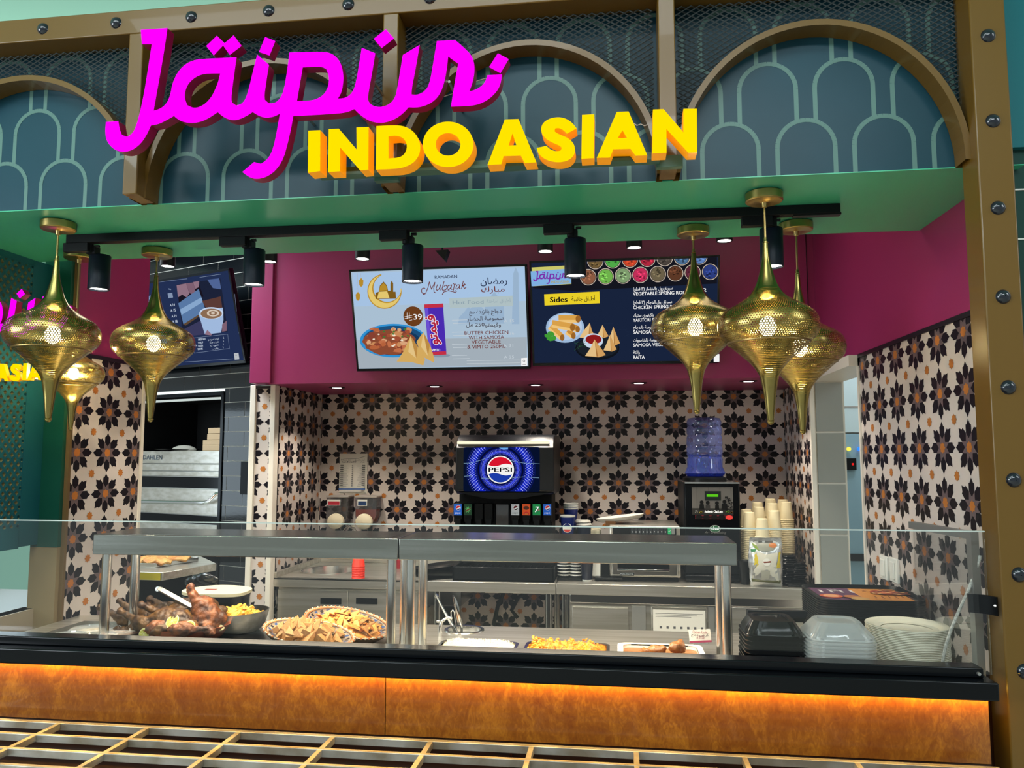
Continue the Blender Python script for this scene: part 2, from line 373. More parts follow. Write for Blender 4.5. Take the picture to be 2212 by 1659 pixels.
# fascia panel with the printed scallop lines
wf = struct('wall_front', MB().box(-2.75, .96, 2.218, 2.26, SOF + .003, 2.99), PANEL)
def scallops():
    mb = MB(); rx, w = .0775, .0062
    def keep(p): return -2.74 < p[0] < .955 and SOF <= p[1] < 2.985
    def strip(pts, w, y=2.2172):
        for (a, b), (c, d) in zip(pts, pts[1:]):
            if not (keep((a, b)) and keep((c, d))): continue
            t = Vector((c - a, d - b)); n = Vector((-t.y, t.x)).normalized() * w
            mb.poly([(a - n.x, y, b - n.y), (c - n.x, y, d - n.y), (c + n.x, y, d + n.y), (a + n.x, y, b + n.y)])
    for row, (zt, off) in enumerate([(2.541, .53), (2.711, .636), (2.881, .53), (3.051, .636)]):
        for i in range(-17, 4):
            cx = off + i * .206; zc = zt - .082
            strip([(cx + rx * math.cos(R(a)), zc + .078 * math.sin(R(a))) for a in range(0, 181, 10)], w)
            foot = zc - .170 + .078 * math.sqrt(max(0, 1 - ((.103 - rx) / rx) ** 2)) + .003 if row else SOF
            for sx in (-rx, rx):
                k = 8; strip([(cx + sx, zc + (foot - zc) * q / k) for q in range(k + 1)], w, 2.2176)
    return mb
scallops().build('scallop_print', SCALLOP, wf, smooth=0)
# glossy green soffit over the counter, closed up to the ceiling at its back
struct('soffit', MB().box(-2.42, 1.09, 2.26, 2.83, SOF, 2.42).box(-2.42, 1.09, 2.2165, 2.26, SOF, SOF + .0028).box(-2.42, 1.09, 2.79, 2.83, 2.42, 2.97), SOFFIT)

# right side wall: splayed a little, pink above, star print below, with the doorway to the corridor
XN, YN, XF, YF = 1.0575, 2.3, 1.027, 3.53
def xw(y): return XN + (XF - XN) * (y - YN) / (YF - YN)
ZT = 2.03
def wallr(y0, y1, z0, z1, t=.16): return [(xw(y0), y0, z0), (xw(y1), y1, z0), (xw(y1) + t, y1, z0), (xw(y0) + t, y0, z0)], (0, 0, z1 - z0)
struct('wall_right', MB().prism(*wallr(2.26, 4.95, ZT, 2.97)), PINK)
wr = struct('wall_right_lower', MB().prism(*wallr(2.26, YF - .012, 0, ZT)), WHITE)
starprint('star_print', wr, lambda u, v, k: (xw(u) - .0006 - .0003 * k, u, v), 2.27, YF - .014, .0, ZT - .012, PX(1944.7, 969.7, 1.04).y, PX(1944.7, 969.7, 1.04).z, .186, .1765)
struct('trim_2', MB().prism([(xw(2.26) - .006, 2.26, ZT - .012), (xw(YF) - .006, YF, ZT - .012), (xw(YF) + .01, YF, ZT - .012), (xw(2.26) + .01, 2.26, ZT - .012)], (0, 0, .016)), TRIMB)
struct('trim_3', MB().box(XF - .006, XF + .15, YF - .012, YF + .008, 0, ZT - .012), TRIMW)
XD = .995                                     # niche side wall, beyond the doorway
wn = struct('wall_right_niche', MB().box(XD, XD + .155, 4.262, 4.95, 0, 2.0), WHITE)
starprint('star_print', wn, lambda u, v, k: (XD - .0006 - .0003 * k, u, v), 4.27, 4.93, 0, 2.0, PX(1727, 978, XD).y, PX(1727, 978, XD).z, .186, .1765)
struct('trim_4', MB().box(XD - .008, XD + .012, 4.236, 4.262, 0, 2.02), TRIMW)
jm = struct('wall_jamb', MB().box(XD + .012, XD + .165, 4.25, 4.262, 0, 2.0), TRIMW)
tm = MB().box(-.066, .066, -.004, .004, -.126, .126).mesh('jamb_tile', GREYT)
za = PY(1790, 1044, 4.25).z
for k in range(-5, 4): inst('tile', tm, jm, (XD + .088, 4.248, za + .128 + k * .262 + .003))
struct('trim_5', MB().box(XD - .01, XD + .17, YF - .012, 4.27, 1.985, ZT + .002), TRIMW)
struct('wall_corridor', MB().box(1.15, 2.4, 5.3, 5.4, 0, 2.95).box(2.3, 2.4, 3.4, 5.4, 0, 2.95), TRIMW)
cr = thing('coldroom_door', 'pale blue cold-room door panel seen through the white doorway', 'door', (1.47, 5.27, 0))
pb = lambda x, y: PY(x, y, 5.26)
MB().box(pb(1823, 900).x, pb(1872, 900).x + .3, 5.26, 5.3, 0, pb(1840, 937).z).build('panel', COLD, cr)
MB().box(pb(1821, 900).x, pb(1872, 900).x + .3, 5.262, 5.3, pb(1840, 934).z, 2.5).build('upper_panel', M('cold_white', '#c4dce0', .4), cr)
MB().box(pb(1821, 900).x, pb(1872, 900).x + .3, 5.258, 5.27, pb(1840, 880).z, pb(1840, 877).z).build('seam', GREYT, cr)
MB().box(pb(1834, 1196).x, pb(1874, 1196).x + .25, 5.245, 5.26, pb(1840, 1211).z, pb(1840, 1196).z).build('kick_gap', DARK, cr)
MB().box(pb(1826, 990).x, pb(1847, 990).x, 5.235, 5.26, pb(1836, 1015).z, pb(1836, 990).z).build('controller', BLACKPL, cr)
q = pb(1840, 1003); MB().box(q.x - .007, q.x + .005, 5.232, 5.235, q.z - .006, q.z + .008).build('controller_digit', EM('led_red', '#d02020', 1.2), cr)
for x, col, nm in ((1832, '#d8c84a', 'yellow_indicator'), (1855, '#2a78ff', 'blue_indicator')):
    q = pb(x, 970); MB().lathe([(.001, -.012), (.013, -.012), (.013, 0)], 16, (q.x, 5.25, q.z), rot=Matrix.Rotation(R(-90), 3, 'X')).build(nm, EM(nm, col, 1.6), cr)

# niche: back wall, left wall, ceiling
YB = 4.93
wb = struct('wall_back', MB().box(-2.0, 1.16, YB, YB + .1, 0, 2.0), WHITE)
q = PY(1334.8, 920.1, YB)
starprint('star_print', wb, lambda u, v, k: (u, YB - .0006 - .0003 * k, v), -1.92, XD, 0, 2.0, q.x, q.z, .1755, .1755)
wl = struct('wall_left_niche', MB().box(-2.0, -1.925, 4.26, YB, 0, 2.0), WHITE)
q = PX(650.4, 979.4, -1.925)
starprint('star_print', wl, lambda u, v, k: (-1.925 + .0006 + .0003 * k, u, v), 4.29, YB, 0, 2.0, q.y, q.z, .186, .1765)
struct('wall_back_upper', MB().box(-1.93, .972, 4.15, 4.25, 2.0, 2.97).box(-1.93, 1.16, 4.25, YB + .1, 2.0, 2.05).box(.98, 1.16, 4.165, 4.25, ZT + .002, 2.97), PINK)
struct('wall_pillar_upper', MB().box(-2.035, -1.912, 4.135, 4.25, 2.004, 2.97), PINK, bevel=.004)
# tiled pillar with two cream corner trims
pl = struct('wall_pillar', MB().box(-2.055, -1.925, 4.215, 4.3, 0, 1.985), WHITE)
q = PY(572, 878, 4.215)
starprint('star_print', pl, lambda u, v, k: (u, 4.2144 - .0003 * k, v), -2.025, -1.945, 0, 1.98, q.x - .0878, q.z - .0878, .1755, .1755)
MB().box(-2.062, -2.03, 4.205, 4.235, 0, 2.0).build('corner_trim', TRIMW, pl, bevel=.003); MB().box(-1.942, -1.912, 4.205, 4.262, 0, 2.0).build('corner_trim', TRIMW, pl, bevel=.003)
MB().box(-2.03, -1.942, 4.208, 4.23, 1.98, 1.995).build('top_trim', TRIMB, pl)

# left side wall
XL = -2.2
struct('wall_left', MB().box(XL - .1, XL, 2.925, 3.42, 2.02, 2.97), PINK)
wq = struct('wall_left_lower', MB().box(XL - .1, XL, 2.925, 3.40, 0, 2.02), WHITE)
q = PX(231.5, 978, XL)
starprint('star_print', wq, lambda u, v, k: (XL + .0006 + .0003 * k, u, v), 2.935, 3.395, 0, 2.015, q.y, q.z, .194, .1755)
struct('trim_6', MB().box(XL - .02, XL + .006, 2.925, 3.41, 2.012, 2.028), TRIMB)
struct('trim_7', MB().box(XL - .1, XL + .006, 3.40, 3.418, 0, 2.012), TRIMW)
struct('trim_8', MB().box(XL - .012, XL + .004, 2.92, 2.935, 0, 2.4), M('trim_brown', '#6b5636', .4))
struct('wall_left_post', MB().box(XL - .13, XL - .012, 2.9, 2.93, PX(119, 1184, XL).z, 2.42), DKGREEN)

struct('wall_left_stub', MB().box(XL - .13, XL - .012, 2.9, 2.924, 0, PX(119, 1184, XL).z - .001), BEIGE)
# perforated lattice wall at the far left
XA = -2.3
lw = struct('wall_left_lattice', MB().box(XA - .05, XA + .001, 2.798, 2.90, 1.25, 2.38).box(XA - .05, XA + .001, 2.0, 2.80, 1.245, 1.325).box(XA - .03, XA + .001, 2.0, 2.80, 2.352, 2.385), TEAL)
def lattice():
    mb = MB(); p = .0365; h = p / 2; g = .0088; t = .028
    for i in range(0, 24):
        for j in range(0, 62):
            if (i + j) % 2: continue
            cy = 2.815 - .004 - i * h * .95; cz = 1.312 + j * h
            if cz > 2.37: continue
            o4 = [(cy + h * .95, cz), (cy, cz + h), (cy - h * .95, cz), (cy, cz - h)]; i4 = [(cy + g, cz), (cy, cz + g * 1.1), (cy - g, cz), (cy, cz - g * 1.1)]
            for k in range(4):
                a, b, c, d = o4[k], o4[(k + 1) % 4], i4[(k + 1) % 4], i4[k]
                mb.poly([(XA, a[0], a[1]), (XA, b[0], b[1]), (XA, c[0], c[1]), (XA, d[0], d[1])])
                mb.poly([(XA, d[0], d[1]), (XA, c[0], c[1]), (XA - t, c[0], c[1]), (XA - t, d[0], d[1])], 1)
    return mb
lattice().build('lattice_panel', [TEAL, M('lattice_edge', '#94875c', .5)], lw, smooth=0, kind='stuff')
struct('wall_left_outer', MB().box(-3.3, -3.2, 1.6, 3.35, 0, 2.9), BEIGE)
struct('wall_left_curb', MB().box(XA - .06, XA, 2.3, 2.92, 0, 1.0), M('curb_beige', '#a49884', .5))
sill = thing('sill', 'grey brown ledge running below the lattice wall', 'ledge', (XA - .2, 2.6, .985))
MB().box(XA - .55, XA - .003, 2.2, 3.3, .985, 1.0).build('slab', M('sill_stone', '#5c564e', .3), sill, bevel=.003)
for px in (407, 0): pass
for k, px in enumerate((91, 107)):
    q = PX(px, 1293, XA - .12)
    o = tag(MB().lathe([(.001, 0), (.016, 0), (.018, .012), (.014, .02), (.001, .021)], 20, (q.x, q.y, 1.0005)).build('cap', BLACKPL),
        ('small black round cap on the ledge under the lattice, the one nearer the lattice corner', 'small black round cap on the ledge under the lattice, beside the star-print panel')[k], 'cap')

# angled black subway-tile wall at the back left
_d = ray(-1900, 985); UB = -Vector((_d.x, _d.y, 0)).normalized(); NB = Vector((UB.y, -UB.x, 0))   # U runs right, N faces the camera
OB = Vector((-1.99, 4.285, 0))
def onwall(px, py, d=0):                      # photo pixel -> (u, v) on the tile wall pushed d towards the camera
    r = ray(px, py); o = OB + NB * d; t = (o - CAM).dot(NB) / r.dot(NB); p = CAM + r * t - o
    return p.dot(UB), p.z
def B(u, v, d=0): return OB + UB * u + NB * d + Vector((0, 0, v))
def wbox(mb, u0, u1, d0, d1, v0, v1, mi=0):
    mb.prism([B(u0, v0, d0), B(u1, v0, d0), B(u1, v0, d1), B(u0, v0, d1)], (0, 0, v1 - v0), mi); return mb
uo = onwall(486, 860)[0]; vo = onwall(470, 846)[1]; UL = -1.5
bw = struct('wall_back_left', wbox(wbox(MB(), uo, .02, -.06, 0, 0, 2.96), UL, uo, -.06, 0, vo, 2.96), GROUT)
v0_ = onwall(555, 834.5)[1]; th = (onwall(550, 802)[1] - onwall(550, 898)[1]) / 3
_a = onwall(200 + 1030 / 5.183, 740 + 460 / 5.183)[0]; _b = onwall(200 + 1365 / 5.183, 740 + 440 / 5.183)[0]; tw = _b - _a
bt = MB().box(-.5, .5, -.5, .5, -.5, .5).mesh('subway_tile', SUBWAY)
ROTB = math.atan2(UB.y, UB.x)
for j in range(-14, 13):
    z = v0_ + j * th
    if z + th > 2.96 or z < .3: continue
    sh = _a if j % 2 == 0 else _a + tw / 2
    for i in range(-6, 7):
        u0 = sh + i * tw + .002; u1 = u0 + tw - .004; z0, z1 = z + .002, z + th - .002
        if z0 < vo:
            if z1 > vo + .02 and u1 < uo: z0 = vo + .002
            elif u0 < uo:
                if u1 > uo + .012: u0 = uo + .002
                else: continue
        u0 = max(u0, UL); u1 = min(u1, .015)
        if u1 - u0 < .012: continue
        inst('tile', bt, bw, B((u0 + u1) / 2, (z0 + z1) / 2, 0), (u1 - u0, .006, z1 - z0), (0, 0, ROTB))
fr = wbox(MB(), uo - .022, uo, -.02, .01, .3, vo); wbox(fr, UL, uo, -.02, .01, vo - .022, vo)
fr.build('opening_frame', BLACK, bw)
wbox(MB(), UL, uo - .022, -.01, .006, vo - .048, vo - .034).build('shutter_edge', GREYT, bw)
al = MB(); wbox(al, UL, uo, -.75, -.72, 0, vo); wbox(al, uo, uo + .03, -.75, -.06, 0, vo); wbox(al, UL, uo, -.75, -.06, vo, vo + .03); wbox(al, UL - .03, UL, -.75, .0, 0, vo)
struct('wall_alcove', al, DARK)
pp = wbox(MB(), onwall(524, 999)[0], onwall(547, 999)[0], .006, .012, onwall(530, 1068)[1], onwall(530, 997)[1])
tag(pp.build('wall_plate', BLACKM), 'dark grey blank plate covering tiles beside the tiled pillar', 'plate')

# neighbouring shop front seen past the column
nb = struct('wall_neighbour', MB().box(1.035, 1.6, 2.25, 2.4, 0, 2.9), M('neighbour_green', '#0e3b34', .3))
MB().box(1.03, 1.6, 2.23, 2.25, PY(2200, 318, 2.23).z, 2.95).build('upper_panel', M('neighbour_teal', '#1b6a72', .3), nb)
for y in (410, 517): MB().box(1.035, 1.6, 2.247, 2.25, PY(2200, y + 1.5, 2.25).z, PY(2200, y - 1.5, 2.25).z).build('joint', GROUT, nb)
# ------------------------------------------------------------------ storefront frame: column, beam, mullions, arches, rivets, mesh
YFR, YBK = 2.112, 2.205
sf = thing('storefront_frame', 'bronze painted storefront frame of column, beam and arches with dark dome rivets', 'frame', (.97, 2.15, 0))
MB().box(.928, 1.015, YFR, YBK, 0, 3.1).build('column', BRONZE, sf, bevel=.004)
MB().box(-2.6, .928, YFR, YBK, 2.88, 2.955).build('beam', BRONZE, sf, bevel=.003)
MUL = [-1.436, -.639, .146]
for x in MUL: MB().box(x - .023, x + .023, YFR, YBK, SOF, 2.88).build('mullion', BRONZE, sf, bevel=.003)
AC = [(-1.845, .40), (-1.04, .385), (-.252, .385), (.548, .385)]; AZ = .415; AT = .017
for cx, rx in AC:
    mb = MB(); ps = []
    for a in range(0, 181, 5):
        c, s = math.cos(R(a)), math.sin(R(a)); ps.append(((cx + rx * c, SOF + AZ * s), (cx + (rx - AT) * c, SOF + (AZ - AT) * s)))
    for (o0, i0), (o1, i1) in zip(ps, ps[1:]):
        for a, b in ((o0, o1), (i1, i0)): mb.poly([(a[0], 2.15, a[1]), (b[0], 2.15, b[1]), (b[0], 2.216, b[1]), (a[0], 2.216, a[1])])
        mb.poly([(o0[0], 2.15, o0[1]), (i0[0], 2.15, i0[1]), (i1[0], 2.15, i1[1]), (o1[0], 2.15, o1[1])])
        mb.poly([(o0[0], 2.216, o0[1]), (o1[0], 2.216, o1[1]), (i1[0], 2.216, i1[1]), (i0[0], 2.216, i0[1])])
    mb.build('arch', BRONZE, sf)
rv = MB().lathe([(.001, .0115), (.006, .011), (.012, .0085), (.0165, .004), (.0185, 0)][::-1], 20, rot=Matrix.Rotation(R(90), 3, 'X')).mesh('rivet', RIVET)
for k in range(8): inst('rivet', rv, sf, (.9705, YFR, 2.693 - .2305 * k))
for k in range(-9, 12):
    x = -1.505 + .2455 * k
    if -2.5 < x < .9: inst('rivet', rv, sf, (x, YFR, 2.918))
# expanded metal in the spandrels
def spandrel(x0, x1, arcs):
    mb = MB(); dx, dz, z1, w, y = .0265, .0155, 2.88, .0019, 2.188
    def ok(x, z):
        if not (x0 <= x <= x1 and SOF < z <= z1): return False
        return all(((x - c) / (r - .004)) ** 2 + ((z - SOF) / (AZ - .004)) ** 2 > 1 for c, r in arcs)
    k = int((z1 - SOF) / (dz / 2)) + 1
    for sg in (1, -1):
        for i in range(int((x1 - x0) / dx) + 42):
            xs = (x0 - 20 * dx + i * dx)
            run = None; last = None
            for j in range(k + 1):
                z = z1 - j * dz / 2; x = xs + j * dx / 2 if sg > 0 else xs + 21 * dx - j * dx / 2
                good = ok(x, z)
                if good and run is None: run = (x, z)
                if (not good or j == k) and run is not None:
                    if last != run:
                        (ax, az), (bx, bz) = run, last; t = Vector((bx - ax, 0, bz - az)).normalized(); n = Vector((-t.z, 0, t.x)) * w; yy = y + (.0012 if sg > 0 else -.0012)
                        A = Vector((ax, yy, az)); Bv = Vector((bx, yy, bz)); d = Vector((0, -w * 1.3, 0))
                        mb.add([A + n, A + d, A - n, Bv + n, Bv + d, Bv - n], [(0, 1, 4, 3), (1, 2, 5, 4), (2, 0, 3, 5)])
                    run = None
                if good: last = (x, z)
    return mb
WIRE = M('mesh_wire', '#565e60', .4, .4)
edges = [-2.5, MUL[0], MUL[1], MUL[2], .928]
for k in range(4): spandrel(edges[k] + .023 * (k > 0), edges[k + 1] - .023 * (k < 3), [AC[k]]).build('wire_mesh', WIRE, sf, smooth=0, kind='stuff')

# ------------------------------------------------------------------ illuminated signs
MAG = EM('sign_magenta', (1, .0, 1), 1.25); MAGS = M('sign_magenta_side', '#7a0836', .3, em='#7a0836', es=.12)
YEL = EM('sign_yellow', (1, .70, .0), 1.12); YELS = M('sign_yellow_side', '#e89a00', .4, em='#e88c00', es=.55)
def c1(*p): return [(x / 3.607, y / 3.607) for x, y in p]
def c2(*p): return [(550 + x / 3.607, y / 3.607) for x, y in p]
def c3(*p): return [(1100 + x / 3.607, y / 3.607) for x, y in p]
def smooth_outline(p, it=2, corner=38):
    for _ in range(it):
        out = []; n = len(p)
        for i in range(n):
            a, b, c = Vector(p[i - 1]), Vector(p[i]), Vector(p[(i + 1) % n])
            u, v = (b - a), (c - b)
            ang = math.degrees(u.angle(v)) if u.length > 1e-9 and v.length > 1e-9 else 0
            if ang > corner: out.append(tuple(b))
            else: out += [tuple(b - u * .25), tuple(b + v * .25)]
        p = out
    return p
SCRIPT = c1((1097, 232), (1305, 218), (1288, 340), (1255, 540), (1197, 862), (1250, 848), (1300, 805), (1328, 740), (1342, 650), (1390, 550), (1460, 488), (1535, 462), (1610, 457), (1843, 447),
            (1800, 760), (1808, 800), (1840, 822), (1880, 812), (1912, 775), (1940, 690), (1965, 580)) + c2((20, 425), (112, 505), (95, 610), (76, 740), (80, 778), (110, 805), (150, 806), (190, 780), (225, 715), (250, 580)) + \
    c2((272, 409), (540, 402), (605, 418), (655, 462), (682, 525), (693, 600), (686, 680), (670, 735), (648, 768), (700, 765), (745, 740), (777, 690), (800, 590), (835, 372), (940, 415), (915, 570), (880, 760), (887, 792), (912, 820), (957, 835),
       (1012, 830), (1062, 803), (1095, 760), (1112, 690), (1155, 428), (1286, 350), (1250, 560), (1224, 690), (1223, 736), (1262, 740), (1310, 722), (1350, 682), (1372, 610), (1395, 470), (1420, 320), (1562, 311), (1625, 365), (1690, 430), (1711, 490), (1714, 560),
       (1700, 640), (1672, 712), (1722, 700), (1770, 670), (1800, 632), (1813, 586), (1927, 580), (1918, 650), (1888, 712), (1832, 768), (1762, 808), (1680, 827), (1530, 831), (1558, 650), (1586, 496), (1508, 440), (1500, 520), (1480, 640), (1442, 740), (1382, 800), (1312, 830), (1252, 839), (1200, 836),
       (1150, 890), (1090, 930), (1020, 955), (955, 958), (890, 940), (830, 902), (776, 850), (730, 872), (650, 886), (300, 905), (285, 1000), (250, 1150), (220, 1245), (172, 1320), (112, 1368), (60, 1389), (0, 1395), (-48, 1376)) + \
    c1((1888, 1340), (1980, 1262), (2020, 1274)) + c2((50, 1276), (100, 1242), (137, 1180), (165, 1070), (197, 886), (150, 910), (90, 918), (40, 907), (-15, 873)) + \
    c1((1920, 905), (1850, 936), (1790, 934), (1735, 908), (1697, 874), (1620, 925), (1550, 954), (1470, 960), (1400, 940), (1355, 904), (1300, 935), (1235, 968), (1176, 978), (1140, 1058), (1088, 1130), (1022, 1174), (952, 1186), (882, 1162), (832, 1102), (818, 1030), (825, 950),
       (922, 944), (932, 1010), (950, 1052), (990, 1066), (1032, 1040), (1060, 985), (1090, 880), (1130, 690), (1182, 345), (1105, 345))
HOLE_A = c1((1716, 572), (1592, 573), (1522, 600), (1467, 650), (1440, 715), (1440, 772), (1460, 820), (1502, 841), (1548, 837), (1602, 808), (1650, 752), (1680, 690), (1700, 640))
HOLE_P = c2((375, 525), (520, 517), (560, 540), (581, 600), (576, 670), (545, 732), (490, 770), (430, 785), (330, 787))
DOTS = [c1((1690, 278), (1752, 340), (1665, 432), (1607, 358)), c1((1820, 275), (1882, 358), (1790, 428), (1735, 350)), c1((2066, 288), (2145, 320), (2100, 432), (2018, 405)), c2((1022, 228), (1086, 300), (990, 374), (928, 302)), c2((1895, 415), (1980, 460), (1915, 571), (1827, 522))]
YS = 2.0
def sgn(p, Y=YS): q = PY(p[0], p[1], Y); return (q.x, q.z)
def letter_mesh(name, outer, holes, y0, depth, mats, xf=lambda p: p, smooth=30):
    v, f, nz = flat_mesh(outer, holes, depth); mb = MB()
    mb.add([xf(Vector((p.x, y0 + depth / 2 - p.z, p.y))) for p in v], f, 0); mb.m = [0 if z > .5 else 1 for z in nz]
    return mb.mesh(name, mats, smooth)
def put(name, me, parent):
    o = bpy.data.objects.new(name, me); COL.objects.link(o); o.parent = parent; me.transform(Matrix.Translation(-OFF[parent])); OFF[o] = OFF[parent]; return o
s_out = [sgn(p) for p in smooth_outline(SCRIPT)]; s_h = [[sgn(p) for p in smooth_outline(h)] for h in (HOLE_A, HOLE_P)]; s_d = [[sgn(p) for p in d] for d in DOTS]
js = thing('script_sign', 'glowing magenta script sign reading Jaipur above the food counter', 'sign', (-.9, YS, 2.5))
put('script_lettering', letter_mesh('script_lettering', s_out, s_h, YS, .034, [MAG, MAGS]), js)
for d in s_d: put('dot', letter_mesh('dot', d, [], YS, .034, [MAG, MAGS]), js)
LET = [c2((418, 1018), (512, 1014), (510, 1333), (415, 1346)),
       c2((577, 1006), (655, 1002), (795, 1165), (793, 993), (888, 989), (886, 1322), (822, 1328), (667, 1150), (665, 1335), (572, 1340)),
       c2((948, 982), (1110, 974), (1190, 990), (1250, 1036), (1285, 1098), (1293, 1155), (1280, 1215), (1235, 1272), (1165, 1305), (1100, 1316), (945, 1322)),
       c2(*ell(1508, 1125, 198, 178, 32)),
       c3((-34, 930), (72, 927), (212, 1265), (122, 1270), (90, 1213), (-44, 1217), (-62, 1280), (-170, 1285)),
       c3((525, 1000), (450, 1042), (420, 1012), (385, 996), (357, 1002), (354, 1024), (382, 1044), (452, 1070), (500, 1112), (516, 1165), (503, 1215), (462, 1250), (400, 1266), (330, 1260), (270, 1236), (226, 1195), (214, 1152), (290, 1137), (320, 1164), (362, 1180), (398, 1174), (410, 1154), (393, 1134), (340, 1114), (282, 1080), (250, 1035), (248, 990), (268, 952), (318, 921), (385, 911), (440, 922), (490, 955)),
       c3((567, 895), (663, 890), (660, 1232), (562, 1237)),
       c3((838, 872), (930, 868), (1076, 1210), (985, 1214), (945, 1160), (810, 1163), (785, 1228), (682, 1230)),
       c3((1120, 853), (1203, 850), (1357, 1030), (1357, 848), (1462, 847), (1464, 1187), (1395, 1190), (1225, 1005), (1226, 1190), (1115, 1195))]
LH = {2: c2((1043, 1062), (1110, 1056), (1158, 1075), (1184, 1115), (1186, 1160), (1165, 1205), (1125, 1228), (1043, 1234)), 3: c2(*ell(1507, 1125, 97, 88, 28)), 4: c3((25, 1040), (55, 1131), (-5, 1134)), 7: c3((882, 1015), (918, 1075), (845, 1077))}
ys = thing('block_sign', 'glowing yellow block letter sign reading INDO ASIAN below the script sign', 'sign', (0, YS, 2.4))
y_l = []
for k, p in enumerate(LET):
    o = [sgn(a) for a in (smooth_outline(p, 2, 42) if k in (2, 3, 5) else p)]; h = [[sgn(a) for a in (smooth_outline(LH[k], 1, 50) if k in (2, 3) else LH[k])]] if k in LH else []
    y_l.append((o, h)); put('letter', letter_mesh('letter', o, h, YS, .05, [YEL, YELS]), ys)
a, b = sgn((690, 378), 2.07), sgn((1425, 350), 2.07)
MB().box(a[0], b[0], 2.05, 2.09, (a[1] + b[1]) / 2 - .004, (a[1] + b[1]) / 2 + .004).box(a[0], b[0], 2.085, 2.09, (a[1] + b[1]) / 2, (a[1] + b[1]) / 2 + .03).build('support_bar', M('bar_green', '#3f6b5c', .4), ys)
for x in MUL[1:]: MB().box(x - .035, x + .035, 2.09, 2.112, (a[1] + b[1]) / 2 - .012, (a[1] + b[1]) / 2 + .02).build('bracket', M('bar_green', '#3f6b5c', .4), ys)
for px, py in ((342, 150), (800, 165), (965, 165), (615, 200)):
    q = PY(px, py, YS); MB().tube([(q.x, YS + .03, q.z), (q.x, YFR + .105, q.z)], .004, 6).build('standoff', STEELD, js)
def wire(n, pts, parent): MB().tube(pts, .0013, 5).build(n, M('white_cable', '#b8b4aa', .5), parent)
q = [PY(x, y, 2.1) for x, y in ((1368, 266), (1376, 271), (1384, 268), (1392, 272), (1400, 269))]; wire('cable', q, ys)
q = [PY(x, y, 2.09) for x, y in ((955, 210), (985, 200), (1030, 175), (1060, 166))]; wire('cable', q, js)

# second, smaller copy of the sign in front of the lattice: only its right end is in view
s2 = thing('script_sign', 'smaller magenta script sign fragment in front of the teal lattice', 'sign', (-2.2, 2.6, 1.9))
y2 = thing('block_sign', 'smaller yellow letter sign fragment in front of the teal lattice', 'sign', (-2.2, 2.6, 1.7))
YQ = 2.56
def remap(src, dst):                          # two anchor points of the big sign -> two photo pixels at the small sign
    (ax, az), (bx, bz) = src; p, q = PY(*dst[0], YQ), PY(*dst[1], YQ)
    k = (q.x - p.x) / (bx - ax); 
    return lambda pts: [(p.x + (x - ax) * k, p.z + (z - az) * k * 1.12) for x, z in pts]
A0, A1 = s_d[3][0], s_d[4][0]
f2 = remap((A0, A1), ((47, 624), (146, 660)))
xc = PY(-14, 700, YQ).x
def cutx(pts): return clip(pts, xc, 9, -9, 9)
o = f2(s_out); o = cutx(o)
put('script_lettering', letter_mesh('script_lettering', o, [], YQ, .03, [MAG, MAGS]), s2)
for d in (s_d[3], s_d[4]): put('dot', letter_mesh('dot', f2(d), [], YQ, .03, [MAG, MAGS]), s2)
l5 = y_l[5][0]; l8 = y_l[7][0]
f3 = remap(((min(p[0] for p in l5), min(p[1] for p in l5)), (max(p[0] for p in l8), min(p[1] for p in l8))), ((18, 824), (91, 823)))
for k in (4, 5, 6, 7, 8):
    oo = cutx(f3(y_l[k][0])) if k == 4 else f3(y_l[k][0])
    if len(oo) > 2 and k < 8: put('letter', letter_mesh('letter', oo, [f3(h) for h in y_l[k][1]] if k != 4 else [], YQ, .016, [YEL, YELS]), y2)
q0, q1 = PY(-14, 770, YQ), PY(150, 770, YQ)
for nm, t, z in (('standoff', s2, PY(30, 720, YQ).z), ('standoff', y2, PY(30, 815, YQ).z)):
    for x in (q0.x + .02, PY(60, 700, YQ).x): MB().tube([(x, YQ + .028, z), (x, YQ + .11, z), (XA, YQ + .11, z)], .004, 6).build(nm, STEELD, t)
# ------------------------------------------------------------------ front counter
XR = .884; XLc = -2.29
zb, zs, zt_ = PY(1106, 1476, 2.05).z, PY(0, 1399.5, 2.05).z, PY(0, 1373, 2.09).z
fc = thing('front_counter', 'black topped service counter clad in lit amber burl wood', 'counter', (-.7, 2.1, 0))
MB().box(XLc, XR, 2.05, 2.13, zb, zs).build('front_ledge', BLACK, fc, bevel=.004)
MB().box(XLc, XR - .016, 2.09, 2.145, zs, zt_).build('rear_ledge', BLACK, fc, bevel=.003)
xj = PY(832, 1560, 2.085).x
for a, b in ((XLc, xj - .0012), (xj + .0012, .872)): MB().box(a, b, 2.085, 2.1, .868, zb).build('wood_panel', WOOD, fc)
MB().box(XLc, .872, 2.101, 2.13, .1, zb).box(XLc, .872, 2.087, 2.101, .1, .866).box(.86, 1.03, 2.206, 2.225, .0, 1.0).build('carcass', CONC, fc)  # dark lower box: the burl wood's unlit look put into the colour
MB().box(XLc, .875, 2.066, 2.079, zb - .0026, zb - .0006).box(.8745, .8805, 2.072, 2.128, zb - .0026, zb - .0006).build('light_strip', LEDO, fc, label='amber light strip under the ledge')
MB().tube([(XR - .03, 2.0885, zs + .012), (XR - .03, 2.08, zs + .012)], .004, 8).build('hook', STEELD, fc)
